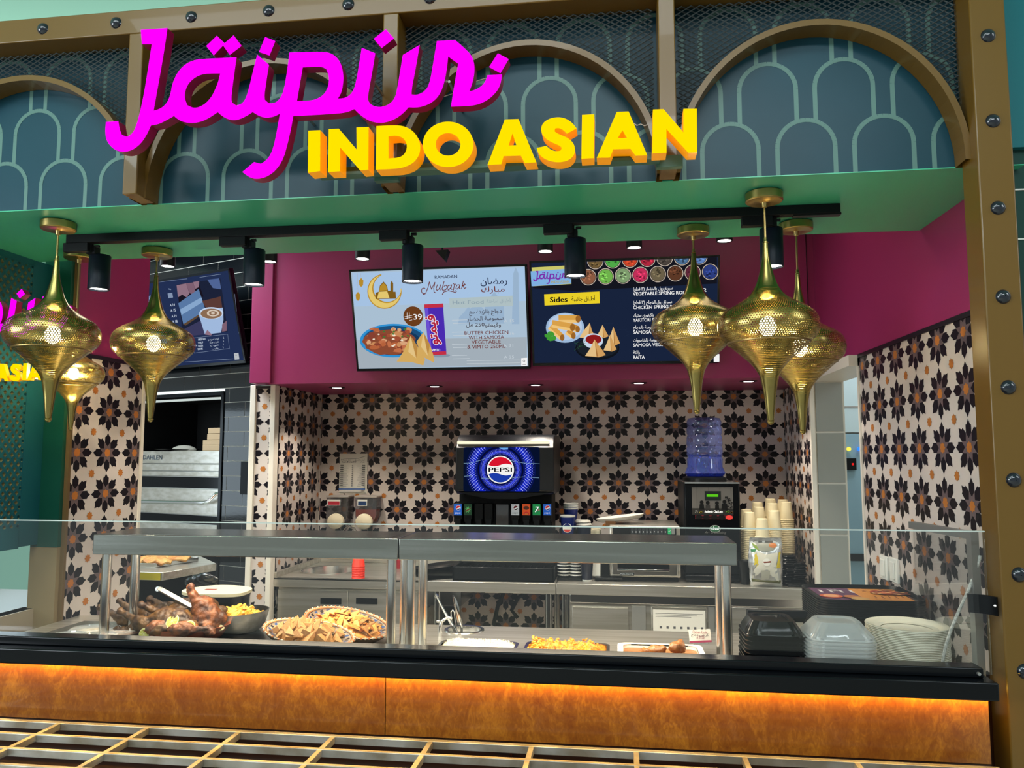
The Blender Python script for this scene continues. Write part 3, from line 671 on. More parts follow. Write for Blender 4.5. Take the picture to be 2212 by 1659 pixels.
# tray slide of steel bars
gr = thing('tray_slide', 'steel grid tray slide in front of the burl wood counter', 'tray rail', (-.7, 1.85, .88))
GB = M('grid_steel', (.66, .62, .55), .42, .75, noise=(9, '#a89c88'))
for k, y in enumerate((2.03, 1.9385, 1.8425, 1.7465, 1.6505)):
    w = .017 if k == 0 else .0125
    MB().box(-2.3, .868, y - w / 2, y + w / 2, .861, .88).build('long_bar', GB, gr, bevel=.0012)
for k in range(-8, 4):
    x = .034 + .2575 * k
    for a, b in zip((2.03, 1.9385, 1.8425, 1.7465), (1.9385, 1.8425, 1.7465, 1.6505)):
        MB().box(x - .0065, x + .0065, b + .006, a - .006, .863, .8795).build('cross_bar', GB, gr, bevel=.001)
MB().box(.856, .868, 1.66, 2.022, .863, .8795).build('end_bar', GB, gr, bevel=.001)
for x in (-1.9, -1.1, -.3, .5): MB().box(x - .02, x + .02, 2.035, 2.086, .79, .861).build('wall_bracket', CONC, gr)

MB().box(-2.3, .868, 1.64, 2.05, .775, .79).build('under_panel', M('slide_brown', '#2a1710', .35), gr)
# sneeze guard
gg = thing('sneeze_guard', 'long clear glass sneeze guard along the counter front', 'glass', (-.7, 2.15, zt_))
zg = PY(1106, 1134.7, 2.15).z; xg = PY(2126, 1151, 2.15).x
MB().box(-2.3, xg, 2.147, 2.153, 1.06, zg - .003).build('pane', GLASS, gg, smooth=0)
MB().box(-2.3, xg, 2.1465, 2.1535, zg - .003, zg).build('polished_edge', M('glass_edge', '#c4ccc4', .25, em='#c4ccc4', es=.0), gg)
eg = thing('end_guard', 'grey framed end glass beside the star-print side wall', 'glass', (.9, 2.3, .95))
zc = PY(2106, 1166, 2.2).z; pf = PZ(1970, 1141, zc); pn = PY(2106, 1166, 2.2)
FRM = M('frame_grey', (.42, .43, .42), .35, .8)
dv = (pf - pn); dv.z = 0; px_ = Vector((-dv.y, dv.x, 0)).normalized() * .010
MB().prism([pn - px_, pn + px_, pf + px_, pf - px_], (0, 0, .02)).build('top_rail', FRM, eg)
MB().prism([pn - px_, pn + px_, pn + px_ + dv * .07, pn - px_ + dv * .07], (0, 0, .95 - zc)).build('post', FRM, eg)
MB().prism([pn - px_ * .25 + dv * .07, pn + px_ * .25 + dv * .07, pf + px_ * .25, pf - px_ * .25], (0, 0, .955 - zc)).build('pane', GLASS, eg)
q0 = PY(2092, 1303, 2.16); q1 = PY(2144, 1306, 2.13)
br = MB().prism([(q0.x, 2.165, q0.z - .022), (q0.x, 2.158, q0.z - .022), (q1.x - .012, 2.14, q0.z - .022), (q1.x + .004, 2.114, q0.z - .022), (q1.x + .008, 2.118, q0.z - .022), (q1.x - .006, 2.146, q0.z - .022)], (0, 0, .046))
o = br.build('clip', BLACK, eg, label='black clip holding the glass to the column'); MB().ball((q1.x + .001, 2.118, q0.z + .002), .004, 8).build('screw', STEELB, o)
cp = [PY(x, y, Y) for x, y, Y in ((2118, 1200, 2.2), (2110, 1228, 2.205), (2092, 1275, 2.21), (2072, 1318, 2.215), (2055, 1358, 2.22), (2043, 1395, 2.225), (2037, 1425, 2.23), (2035, 1450, 2.24))]
cb = thing('data_cable', 'white printed cable curving down beside the end glass', 'cable', cp[-1])
MB().tube(cp, .0042, 8).build('cable', M('cable_white', '#d9d6cc', .4, noise=(150, '#a9a79f')), cb)

# serving deck
ZD = .95
dk = thing('serving_deck', 'stainless steel serving deck behind the black ledge', 'counter', (-.6, 2.6, 0))
well = PZ(1003, 1361, ZD); wr_ = .062
cwl = [PZ(170, 1336, ZD), PZ(310, 1336, ZD)]
o_ = [(XL + .002, 2.15), (.866, 2.15), (.866, 2.23), (1.02, 2.23), (1.02, 3.06), (XL + .002, 3.04)]
cold = [(-2.1, 2.3), (-1.62, 2.3), (-1.62, 2.93), (-2.1, 2.93)]
v, f, nz = flat_mesh(o_, [ell(well.x, well.y, wr_, None, 32), cold], .012)
mb = MB(); mb.add([(p.x, p.y, ZD - .006 + p.z) for p in v], f); mb.build('top', STEEL, dk, smooth=30)
MB().box(XL + .01, .99, 2.23, 3.03, .1, ZD - .1).box(XL + .01, .99, 3.0, 3.03, .1, ZD - .012).build('carcass', STEELD, dk)
MB().lathe([(wr_ + .014, ZD + .0005), (wr_ + .012, ZD + .004), (wr_, ZD + .003), (wr_ - .003, ZD - .08), (.001, ZD - .082)], 40, (well.x, well.y, 0)).build('round_well', STEELB, dk, fix=True)
c0 = MB().box(-2.1, -1.62, 2.3, 2.93, ZD - .06, ZD - .055); c0.box(-2.1, -2.098, 2.3, 2.93, ZD - .055, ZD + .002).box(-1.622, -1.62, 2.3, 2.93, ZD - .055, ZD + .002).box(-2.1, -1.62, 2.928, 2.93, ZD - .055, ZD + .002)
c0.build('cold_well', STEELB, dk)
b0 = PZ(470, 1352, ZD); b1 = PZ(655, 1352, ZD)
MB().box(-1.45, -1.12, 2.2, 2.98, ZD, ZD + .006).build('induction_top', BLACK, dk, bevel=.002)
for x in (-.95, .48): MB().box(x - .0012, x + .0012, 2.16, 3.05, ZD, ZD + .0008).build('joint', BLACKM, dk)

# gantry shelves
for k, (xa, xb, lf, lb, lab) in enumerate(((-1.739, -.693, (223, 850), (283, 879), 'stainless steel gantry shelf on round legs, left of the pair'), (-.690, .347, (879, 1577), (906, 1561), 'stainless steel gantry shelf on round legs, right of the pair'))):
    g = thing('gantry_shelf', lab, 'shelf', ((xa + xb) / 2, 2.55, ZD), 'steel gantry shelves over the food')
    MB().box(xa, xb, 2.45, 2.685, 1.274, 1.34).build('shelf', GSTEEL, g, bevel=.0025)
    MB().box(xa + .03, xb - .03, 2.47, 2.665, 1.3402, 1.3406).build('top_plate', GSTEEL, g)
    for px, Y in ((lf[0], 2.485), (lf[1], 2.485), (lb[0], 2.645), (lb[1], 2.645)):
        x = min(max(PY(px, 1300, Y).x, xa + .03), xb - .03)
        MB().lathe([(.0155, ZD), (.0155, 1.275)], 20, (x, Y, 0)).build('leg', STEELB, g)
    MB().box(xa + .1, xb - .1, 2.55, 2.58, 1.268, 1.274).build('light_bar', EM('food_lamp', (1, .84, .6), 3.5), g)
    lamp('AREA', 'food_light', ((xa + xb) / 2, 2.565, 1.266), 8, (1, .84, .62), shape='RECTANGLE', size=xb - xa - .2, size_y=.1)

# ------------------------------------------------------------------ pendants, track, downlights
PR = [(15, 640), (19, 700), (25, 760), (34, 805), (45, 850), (58, 895), (75, 935), (105, 980), (142, 1012), (190, 1042), (240, 1070), (280, 1102), (301, 1140), (308, 1182), (302, 1220), (286, 1252), (250, 1286), (214, 1318), (168, 1360), (122, 1403), (86, 1445), (61, 1490), (50, 1535), (40, 1590), (33, 1650), (26, 1715), (19, 1772)]
RP = .139 / 308
PROF = [(r * RP, -(y - 640) * RP) for r, y in PR]
def prof_at(t):
    i = min(int(t), len(PROF) - 2); k = t - i
    def cr(a, b, c, d): return .5 * (2 * b + (c - a) * k + (2 * a - 5 * b + 4 * c - d) * k * k + (3 * b - a - 3 * c + d) * k ** 3)
    P = [PROF[max(i - 1, 0)], PROF[i], PROF[i + 1], PROF[min(i + 2, len(PROF) - 1)]]
    return cr(*[p[0] for p in P]), cr(*[p[1] for p in P])
def arc_samples(t0, t1, step):
    pts = [prof_at(t0 + (t1 - t0) * i / 400) for i in range(401)]; out = [pts[0]]; acc = 0
    L = sum(math.dist(a, b) for a, b in zip(pts, pts[1:])); n = max(1, round(L / step)); want = L / n; k = 1
    for a, b in zip(pts, pts[1:]):
        acc += math.dist(a, b)
        if acc >= want * k - 1e-9 and k < n: out.append(b); k += 1
    return out + [pts[-1]]
def pendant_mesh():
    mb = MB(); NC = 118
    mb.lathe([prof_at(i / 3) for i in range(0, 6 * 3 + 1)], NC)                 # plain neck
    mb.lathe([prof_at(22 + i / 3) for i in range(0, 4 * 3 + 1)], NC)            # plain spike
    sp = arc_samples(6, 22, .0061)
    def pt(r, z, a): return (r * math.cos(a), r * math.sin(a), z)
    st = 2 * math.pi / NC; rows = len(sp) - 1; base = len(mb.v); V = []; F = []
    for j in range(rows + 1):
        r, z = sp[j]; off = j * st * .5
        for i in range(NC): V.append(pt(r, z, off + i * st))
    for j in range(rows):
        (r0, z0), (r1, z1) = sp[j], sp[j + 1]
        hole = 0 < j < rows - 1
        for i in range(NC):
            a, b = j * NC + i, j * NC + (i + 1) % NC; c, d = (j + 1) * NC + i, (j + 1) * NC + (i - 1) % NC
            # parallelogram: a, b on this ring, c above a (+half), d = left neighbour
            q = [a, b, c, d]
            if not hole: F.append(q); continue
            am = (j + .5) * st * .5 + (i + .25) * st; rm, zm = (r0 + r1) / 2, (z0 + z1) / 2
            h = []; Q = [Vector(V[k]) for k in q]; cen = sum(Q, Vector()) / 4
            eu = (Q[1] - Q[0]); ev = (Q[2] + Q[3] - Q[0] - Q[1]) / 2; evl = ev.length; rad = min(eu.length, evl) * .315
            eu.normalize(); ev = (ev - eu * ev.dot(eu)).normalized()
            for w in range(8):
                an = R(225 + 45 * w); h.append(len(V)); V.append(tuple(cen + eu * rad * math.cos(an) + ev * rad * math.sin(an)))
            for w in range(4): F.append([q[w], q[(w + 1) % 4], h[(2 * w + 2) % 8], h[2 * w + 1], h[2 * w]])
    mb.add(V, F); return mb
pm = pendant_mesh().mesh('shade', BRASS, 50)
seam = MB()
sr, sz = prof_at(16.1); seam.lathe([(sr - .001, sz + .004), (sr + .0022, sz + .003), (sr + .0022, sz - .001), (sr - .001, sz - .002)], 64); seam_me = seam.mesh('seam_ring', M('brass_seam', (.30, .2, .07), .35, 1))
tip = MB(); zt0 = PROF[-1][1]; tip.ball((0, 0, zt0 - .004), (.0095, .0095, .008), 16); tip.lathe([(.0086, zt0 + .001), (.011, zt0 - .001), (.008, zt0 - .006)], 20); tip_me = tip.mesh('finial', BRASS)
bl = MB(); bl.ball((0, 0, -.245), (.024, .024, .03), 14); bulb_me = bl.mesh('bulb', BULB)
can_me = MB().lathe([(.001, -.002), (.052, -.002), (.054, -.004), (.054, -.026), (.051, -.029), (.012, -.029), (.009, -.031), (.007, -.045), (.0055, -.046), (.001, -.046)], 48).mesh('canopy', BRASSD)
PEND = [((127, 479), (114, 912), 560, 'gold perforated pendant lamp nearest the lattice, largest on that side'), ((172, 544), (155, 930), 700, 'gold perforated pendant lamp half hidden behind the one nearest the lattice'), ((340, 538), (321, 912), 595, 'gold perforated pendant lamp in front of the slanted drinks screen'),
        ((1650, 416), (1664, 918), 522, 'gold perforated pendant lamp foremost of the cluster by the column'), ((1497, 491), (1507, 895), 545, 'gold perforated pendant lamp in front of the dark sides menu screen'), ((1719, 481), (1731, 938), 590, 'gold perforated pendant lamp nearest the white doorway, hanging lowest')]
for (cx, cy), (tx, ty), ny, lab in PEND:
    p = PZ(cx, cy, SOF); top = PY(cx, ny, p.y).z; bot = PY(tx, ty, p.y).z
    k = (top - bot) / (-(zt0 - .012))
    t = thing('pendant_lamp', lab, 'lamp', (p.x, p.y, SOF), 'gold perforated pendants over the counter')
    inst('canopy', can_me, t, (p.x, p.y, SOF))
    sh = inst('shade', pm, t, (p.x, p.y, top), (k, k, k))
    for nm, me in (('seam_ring', seam_me), ('finial', tip_me), ('bulb', bulb_me)):
        o = bpy.data.objects.new(nm, me); COL.objects.link(o); o.parent = sh
    MB().tube([(p.x, p.y, SOF - .046), (p.x, p.y, top)], .0032, 8).lathe([(.0045, top + .012), (.0055, top + .010), (.0055, top), (.0085 * k, top - .004)], 14, (p.x, p.y, 0)).build('rod', BRASSD, t)
    lamp('POINT', 'pendant_glow', (p.x, p.y, top - .245 * k), 38, (1, .74, .36), shadow_soft_size=.028)

tk = thing('light_track', 'black lighting track fixed under the green soffit', 'track', (-.6, 2.5, SOF))
MB().box(-1.922, .689, 2.483, 2.517, SOF - .03, SOF).build('rail', BLACKM, tk, bevel=.002)
MB().box(.55, .692, 2.487, 2.513, SOF - .034, SOF - .028).build('end_feed', BLACKPL, tk)
hz = SOF - .03
hd = None
TS = [((213, 629), 'leftmost, beside the lattice'), ((548, 619), 'at the end of the slanted drinks screen'), ((891, 612), 'in front of the pale screen'), ((1243, 600), 'in front of the screen logo'), ((1668, 580), 'half hidden by the foremost pendant')]
for (px, py), w in TS:
    b = PY(px, py - 3, 2.55); x = b.x; z0 = b.z; z1 = z0 + .125
    t = thing('track_spotlight', 'black cylinder track spotlight, ' + w, 'spotlight', (x, 2.55, z0), 'black spotlights on the track')
    MB().box(x - .10, x - .005, 2.487, 2.513, hz - .03, hz + .002).build('adapter', BLACKM, t, bevel=.002)
    MB().lathe([(.012, z1 - .004), (.012, hz + .004)], 16, (x - .012, 2.51, 0)).box(x - .024, x + .01, 2.505, 2.535, z1 - .004, z1 + .022).build('arm', BLACKM, t)
    MB().tube([(x + .004, 2.512, hz - .008), (x + .022, 2.512, hz - .008)], .005, 8).build('knob', BLACKM, t)
    MB().lathe([(.001, z1), (.034, z1), (.036, z1 - .003), (.036, z0), (.032, z0), (.030, z0 + .014), (.001, z0 + .014)], 40, (x, 2.55, 0)).build('body', NAVY, t, fix=True)
    MB().lathe([(.001, z0 + .008), (.031, z0 + .006)], 32, (x, 2.55, 0)).build('lens', LEDW, t)
    lamp('SPOT', 'track_beam', (x, 2.55, z0 - .002), 40, NEUT, (R(26), 0, 0), spot_size=R(80), spot_blend=.6, shadow_soft_size=.03)
DL = [((362, 576), 'over the slanted drinks screen'), ((582, 566), 'beside the pink pillar'), ((783, 560), 'over the pale screen'), ((1178, 544), 'over the gap between the two screens'), ((1370, 536), 'over the dark sides screen'), ((1565, 521), 'past the end of the dark sides screen')]
for (px, py), w in DL:
    b = PY(px, py, 3.6); x, z0 = b.x, b.z
    t = thing('downlight', 'black surface downlight ' + w, 'light', (x, 3.6, 2.96), 'round downlights under the kitchen ceiling')
    MB().lathe([(.001, 2.96), (.036, 2.96), (.036, z0), (.031, z0), (.029, z0 + .012), (.001, z0 + .012)], 32, (x, 3.6, 0)).build('body', BLACKM, t, fix=True)
    MB().lathe([(.001, z0 + .006), (.031, z0 + .003)], 28, (x, 3.6, 0)).build('lens', LEDW, t)
    lamp('SPOT', 'downlight_beam', (x, 3.6, z0 - .002), 34, NEUT, (0, 0, 0), spot_size=R(76), spot_blend=.2, shadow_soft_size=.03)
for (px, py), w in (((728, 837), 'over the soap dispensers'), ((939, 834), 'left of the drinks fountain'), ((1157, 831), 'over the drinks fountain'), ((1380, 827), 'over the microwave'), ((1617, 823), 'over the paper cups')):
    q = PZ(px, py, 2.0)
    t = thing('downlight', 'recessed ceiling downlight ' + w, 'light', (q.x, q.y, 2.0), 'recessed lights in the pink niche ceiling')
    MB().lathe([(.001, 1.9995), (.045, 1.9995), (.047, 1.9975), (.036, 1.9955), (.030, 1.999)], 32, (q.x, q.y, 0)).build('ring', BLACKM, t)
    MB().lathe([(.001, 1.9965), (.026, 1.9965)], 28, (q.x, q.y, 0)).build('lens', LEDW, t)
    lamp('SPOT', 'niche_beam', (q.x, q.y, 1.99), 24, (1, .9, .76), (0, 0, 0), spot_size=R(110), spot_blend=.6, shadow_soft_size=.026)
# ------------------------------------------------------------------ menu screens
def S(n, c, s=1.0): return EM('scr_' + n, c, s)
S_W = S('white', '#f2f2f2'); S_K = S('black', '#0b0e14')
class Screen:
    def __init__(s, label, cpx, Y, tilt, yaw, corners, origin=None):
        c = origin if origin else PY(*cpx, Y)
        s.t = thing('menu_screen', label, 'screen', c, 'wall mounted menu screens', rot=(R(90 + tilt), 0, yaw))
        s.mw = Matrix.Translation(c) @ s.t.rotation_euler.to_matrix().to_4x4(); s.inv = s.mw.inverted(); s.c = c
        s.n = s.mw.to_3x3() @ Vector((0, 0, 1))
        ps = [s.at(*p) for p in corners]
        s.x0 = (ps[0][0] + ps[2][0]) / 2; s.x1 = (ps[1][0] + ps[3][0]) / 2; s.y1 = (ps[0][1] + ps[1][1]) / 2; s.y0 = (ps[2][1] + ps[3][1]) / 2
        s.w = s.x1 - s.x0; s.h = s.y1 - s.y0
        MB().box(s.x0 - .004, s.x1 + .004, s.y0 - .006, s.y1 + .004, -.035, -.0006).build('body', BLACKPL, s.t, bevel=.003)
        f = MB(); b = .006
        f.box(s.x0 - .004, s.x1 + .004, s.y0 - .008, s.y0 + b, -.01, .004).box(s.x0 - .004, s.x1 + .004, s.y1 - b, s.y1 + .005, -.01, .004).box(s.x0 - .004, s.x0 + b, s.y0, s.y1, -.01, .004).box(s.x1 - b, s.x1 + .004, s.y0, s.y1, -.01, .004)
        f.build('bezel', BLACK, s.t)
        MB().box(-.12 + (s.x0 + s.x1) / 2, .12 + (s.x0 + s.x1) / 2, s.y0 + .12, s.y1 - .16, -.10, -.035).build('mount', BLACKM, s.t)
        s.bd = Board(); s.bd.rect(s.x0, s.x1, s.y0, s.y1, None)
    def at(s, px, py):
        r = ray(px, py); t = (s.c - CAM).dot(s.n) / r.dot(s.n); p = s.inv @ (CAM + r * t); return (p.x, p.y)
    def k(s, px): a = s.at(px, 690); b = s.at(px + 10, 690); return math.dist(a, b) / 10      # metres per photo pixel there
    def kv(s, px, py): return math.dist(s.at(px, py - 5), s.at(px, py + 5)) / 10
    def P(s, *pts): return [s.at(*p) for p in pts]
def ts(s, body, px, py, hpx, m, align='LEFT', **k):       # lettering by its baseline point in the photo and its cap height in pixels
    x, y = s.at(px, py); w = k.pop('w', None); a = math.dist(s.at(px - 5, py), s.at(px + 5, py)) / 10; k.pop('rot', None)
    s.bd.text(body, x, y, hpx * s.kv(px, py) / .70, m, align, width=w * a if w else None, **k)

# --- pale screen
t1 = Screen('pale blue menu screen advertising butter chicken with a purple can', (952, 687), 4.02, 17, 0, ((757, 585), (1140, 572), (772, 800), (1140, 792)))
bd = t1.bd; bd.mats[0] = S('pale', '#a9bfd2'); 
for py, c in ((640, '#a3bdd6'), (690, '#a6bcd0'), (745, '#a3b2bd')): pass
bd.poly(t1.P((762, 590), (1138, 577), (1138, 650), (765, 662)), S('pale_top', '#a5c2e2')); bd.poly(t1.P((770, 735), (1138, 728), (1138, 788), (774, 796)), S('pale_low', '#a2aeb8'))
for x, y, h in ((1030, 660, 34), (1068, 640, 30), (1012, 672, 18)):
    bd.poly(t1.P((x - 22, 700), (x + 22, 699), (x + 20, y + 12), (x + 9, y + 2), (x, y - 10), (x - 9, y + 2), (x - 20, y + 13)), S('mosque', '#98b2cc'))
bd.poly(t1.P((1106, 700), (1122, 700), (1120, 590), (1114, 577), (1109, 591)), S('mosque', '#98b2cc'))
SG = S('gold', '#b58a2c'); SGL = S('gold_light', '#e2c66e'); SGD = S('gold_dark', '#7c5a1c')
mc = (831, 629)
def moon(r1, c2_, r2, m):
    o = []; 
    for a in range(100, 371, 9): o.append((mc[0] + r1 * math.cos(R(a)), mc[1] - r1 * 1.02 * math.sin(R(a))))
    for a in range(358, 111, -9): o.append((c2_[0] + r2 * math.cos(R(a)), c2_[1] - r2 * math.sin(R(a))))
    bd.poly(t1.P(*o), m)
moon(37, (837, 622), 30, SG); moon(35, (836, 623), 31.5, SGL)
bd.poly(t1.P((812, 646), (856, 645), (855, 630), (850, 630), (850, 612), (847, 606), (844, 612), (844, 628), (839, 628), (836, 616), (829, 608), (821, 617), (819, 630), (812, 632)), SGD)
bd.poly(t1.P((815, 645), (842, 644), (837, 629), (819, 630)), SGL); bd.poly(t1.P((820, 628), (838, 627), (835, 617), (829, 611), (822, 618)), SG)
for x, y in ((781, 610), (774, 640)):
    bd.poly(t1.P((x, y - 10), (x + 5, y - 4), (x + 4, y + 6), (x, y + 10), (x - 4, y + 6), (x - 5, y - 4)), SG); bd.line(t1.P((x, y - 10), (x - 1, 590)), .0006, SG)
SN = S('navy', '#26304e'); SB = S('brown', '#6c2f2a'); SK = S('ink', '#3a2f36')
ts(t1, 'RAMADAN', 964, 601, 7, SN, 'CENTER', bold=.012, w=48)
def mk(*p): return t1.P(*[(900 + x / 5.773, 580 + y / 5.773) for x, y in p])
for st in (((110, 318), (75, 305), (62, 280), (72, 250), (100, 240), (112, 255)), ((85, 322), (118, 305), (145, 240), (163, 165), (176, 215), (190, 258), (212, 210), (232, 170), (218, 245), (222, 292), (242, 302)), ((264, 200), (246, 250), (258, 272), (286, 250), (302, 200), (292, 262), (302, 266)),
           ((347, 160), (320, 255), (332, 270), (366, 265), (386, 235), (375, 205), (345, 220)), ((428, 205), (398, 210), (385, 250), (405, 265), (435, 230), (442, 200), (432, 250), (446, 262)), ((458, 182), (478, 200), (468, 240), (462, 270)), ((478, 200), (492, 192)),
           ((532, 200), (506, 205), (495, 245), (510, 256), (536, 225), (544, 198), (537, 245), (552, 250)), ((587, 155), (565, 252)), ((570, 218), (604, 190), (612, 200), (582, 216), (602, 246), (622, 234)), ((325, 322), (345, 290), (400, 274), (460, 286), (490, 300), (502, 282), (482, 272))):
    bd.line(mk(*st), .0038, SB)
ts(t1, arabic('رمضان'), 1068, 613, 14, SN, 'CENTER', w=57, bold=.012); ts(t1, arabic('مبارك'), 1066, 630, 12, SB, 'CENTER', w=50, bold=.012)
bd.poly(t1.P((971, 644), (1108, 638), (1109, 660), (973, 665)), S('ghost', '#aebfc2')); ts(t1, 'Hot Food', 978, 657, 8, S('ghost_txt', '#8ea2ae'), w=66, bold=.02); ts(t1, arabic('أطباق ساخنة'), 1104, 652, 7, S('ghost_txt', '#8ea2ae'), 'RIGHT', w=52)
for k, (s_, y) in enumerate((('A 15', 695), ('A 36', 722), ('A 31', 748), ('A 25', 773))): ts(t1, s_, 1112, y, 6, S('ghost_lt', '#c2ccd4'), 'RIGHT', w=22)
for y in (690, 716, 742, 766): bd.line(t1.P((978, y + 1), (1010, y)), .003, S('ghost_lt', '#c2ccd4')); bd.line(t1.P((980, y + 8), (1016, y + 7)), .003, S('ghost_lt', '#c2ccd4'))
for k, (s_, y, w) in enumerate(((arabic('دجاج بالزبدة مع'), 676, 70), (arabic('سمبوسة الخضار'), 691, 78), (arabic('وفيمتو') + ' ', 706, 0))):
    if w: ts(t1, s_, 1050, y, 9, SK, 'CENTER', w=w, bold=.006)
ts(t1, arabic('وفيمتو'), 1084, 704, 9, SK, 'RIGHT', w=34, bold=.006); ts(t1, '250', 1038, 704, 8, SK, 'CENTER', w=20, bold=.006); ts(t1, arabic('مل'), 1008, 704, 9, SK, 'LEFT', w=15, bold=.006)
for s_, y, w in (('BUTTER CHICKEN', 721, 94), ('WITH SAMOSA', 731, 76), ('VEGETABLE', 741, 63), ('& VIMTO 250ML', 751, 82)): ts(t1, s_, 1052, y, 7.6, SB, 'CENTER', w=w, bold=.008)
for y in (778, 784): bd.line(t1.P((1010, y), (1124, y - 2)), .0016, S('ghost_lt2', '#cfd6da'))
bd.poly(t1.P((1127, 772), (1140, 771), (1140, 788), (1127, 789)), S_W); bd.disc(*t1.at(1133, 778), .006, S('grey', '#555555')); bd.disc(*t1.at(1133, 778), .004, S_W); bd.line(t1.P((1130, 786), (1137, 785.5)), .002, S('grey', '#555555'))
x, y = t1.at(895, 682); a = t1.k(895); bd.disc(x, y, 21 * a, S('price', '#6b3d1c')); ts(t1, '39', 905, 689, 12, S_W, 'CENTER', bold=.015, w=18)
for dx in (0, 5): bd.line(t1.P((882 + dx, 674), (882 + dx, 688)), .002, S_W)
for dy in (0, 4): bd.line(t1.P((877, 683 + dy), (893, 680 + dy)), .002, S_W)
bd.line(t1.P((887, 691), (893, 689.5)), .002, S_W)
# plate of butter chicken
def blob(cx, cy, rx, ry, n=11, j=.25, ang=0, rr=random.Random(3)):
    return [(cx + rx * (1 + rr.uniform(-j, j)) * math.cos(R(ang + 360 * i / n)), cy + ry * (1 + rr.uniform(-j, j)) * math.sin(R(ang + 360 * i / n))) for i in range(n)]
bd.poly(t1.P(*ell(853, 734, 72, 36, 40)), S('plate_rim', '#2f8fd0')); bd.poly(t1.P(*ell(854, 733, 66, 31, 40)), S('plate', '#1b4f7c')); bd.poly(t1.P(*ell(852, 737, 60, 28, 40)), S('plate2', '#14385c'))
bd.poly(t1.P(*blob(845, 737, 56, 28, 26, .08)), S('sauce', '#8a4a32'))
ck = ['#b5623c', '#c98a5a', '#a04f35', '#d6a27a', '#874030', '#bf6e48']
q = random.Random(5)
for k in range(46):
    cx, cy = 845 + q.uniform(-46, 48), 733 + q.uniform(-24, 22); bd.poly(t1.P(*blob(cx, cy, q.uniform(4, 10), q.uniform(3, 7), 7, .3, q.uniform(0, 90))), S('ck%d' % (k % 6), ck[k % 6]))
for k in range(16): cx, cy = 845 + q.uniform(-40, 44), 728 + q.uniform(-20, 18); bd.poly(t1.P(*blob(cx, cy, 3, 2, 6, .4)), S('herb', '#3d7a35') if k % 2 else S('cream', '#efe2cc'))
# can
bd.poly(t1.P(*ell(955, 764, 22, 4)), S('can_shadow', '#8494a4'))
bd.poly(t1.P((922, 660), (962, 658), (969, 760), (932, 763)), S('can', '#4a2bb0')); bd.poly(t1.P((922, 655), (962, 653), (963, 661), (922, 663)), S('can_red', '#c23045')); bd.poly(t1.P((931, 757), (968, 755), (969, 762), (932, 764)), S('can_red', '#c23045'))
bd.poly(t1.P((923, 663), (930, 663), (938, 757), (932, 757)), S('can_lt', '#6a4fd0'))
x, y = t1.at(952, 741); a = t1.k(950)
bd.text(arabic('فيمتو'), x, y, 27 * a, S('logo_w', '#f0e8f0'), 'LEFT', rot=95, width=62 * a, ring=2.2 * a); bd.text(arabic('فيمتو'), x, y, 27 * a, S('logo_r', '#b0203c'), 'LEFT', rot=95, width=62 * a, ring=.9 * a)
ts(t1, 'VIMTO', 947, 755, 5, S_W, 'CENTER', w=18, bold=.02)
for pts, c in ((((895, 688), (885, 775), (922, 784), (925, 770)), 0),): pass
def samosa(pts, ridge, m0=('#d3a95e', '#bb8a44', '#e2c284')):
    bd.poly(t1.P(*pts), S('sam' + m0[0], m0[0])); bd.poly(t1.P(pts[0], ridge[0], pts[-1]), S('sam' + m0[1], m0[1])); bd.poly(t1.P(pts[0], ridge[1], ridge[0]), S('sam' + m0[2], m0[2]))
samosa(((920, 714), (905, 735), (918, 766), (942, 779), (944, 772), (934, 740)), ((930, 765), (915, 745)))
samosa(((893, 722), (878, 755), (863, 777), (895, 778), (920, 785), (924, 772), (908, 744)), ((905, 770), (888, 756)))
bd.build('screen_picture', t1.t)

# --- dark sides screen
t2 = Screen('dark blue menu screen listing sides under rows of spice bowls', (1350, 675), 4.02, 17, 0, ((1146, 572), (1552, 547), (1152, 790), (1552, 777)))
bd = t2.bd; bd.mats[0] = S('slate', '#18233c')
q = random.Random(11)
for k in range(26):
    x, y = q.uniform(1170, 1530), q.uniform(640, 770); bd.line(t2.P((x, y), (x + q.uniform(4, 22), y + q.uniform(-14, 14))), .0006, S('slate2', '#22304c'))
bd.poly(t2.P((1150, 577), (1548, 554), (1548, 612), (1240, 628), (1152, 622)), S('dark_top', '#14151e'))
sp1 = ['#6d5836', '#4fa848', '#c8452a', '#b0283e', '#4a423c', '#4a6c90', '#5c7fb8', '#333']
sp2 = ['#8a5a42', '#6fb04c', '#7d9a6c', '#c03058', '#6a5f48', '#5c3826', '#5c2838', '#2c3c7c']
for row, (y0, cols, n) in enumerate(((566, sp1, 8), (598, sp2, 8))):
    for i in range(n):
        cx = 1271 + i * 37.3 + (15 if row == 0 else 0); cy = y0 - i * 1.7 - (0 if row else 2)
        if cx > 1545: continue
        def cl(pts):
            xy = t2.P(*pts); return clip(xy, t2.x0 + .007, t2.x1 - .007, t2.y0, t2.y1 - .007)
        for r_, c in ((17.5, '#c8b8a8'), (16, '#1c1a1e'), (15, cols[i] if len(cols[i]) == 7 else '#333333')):
            pg = cl(ell(cx, cy, r_, None, 22))
            if len(pg) > 2: bd.poly(pg, S('sp' + c, c))
        for k in range(16):
            a, d = q.uniform(0, 6.28), q.uniform(0, 11.5); pg = cl(blob(cx + d * math.cos(a), cy + d * math.sin(a), 2.6, 1.8, 6, .3, q.uniform(0, 90)))
            c = cols[i]; f = 1.35 if k % 2 else .6; c = '#%02x%02x%02x' % tuple(min(255, int(int(c[j:j + 2], 16) * f)) for j in (1, 3, 5)) if len(c) == 7 else '#555555'
            if len(pg) > 2: bd.poly(pg, S('spd' + c, c), up=k % 8 == 0)
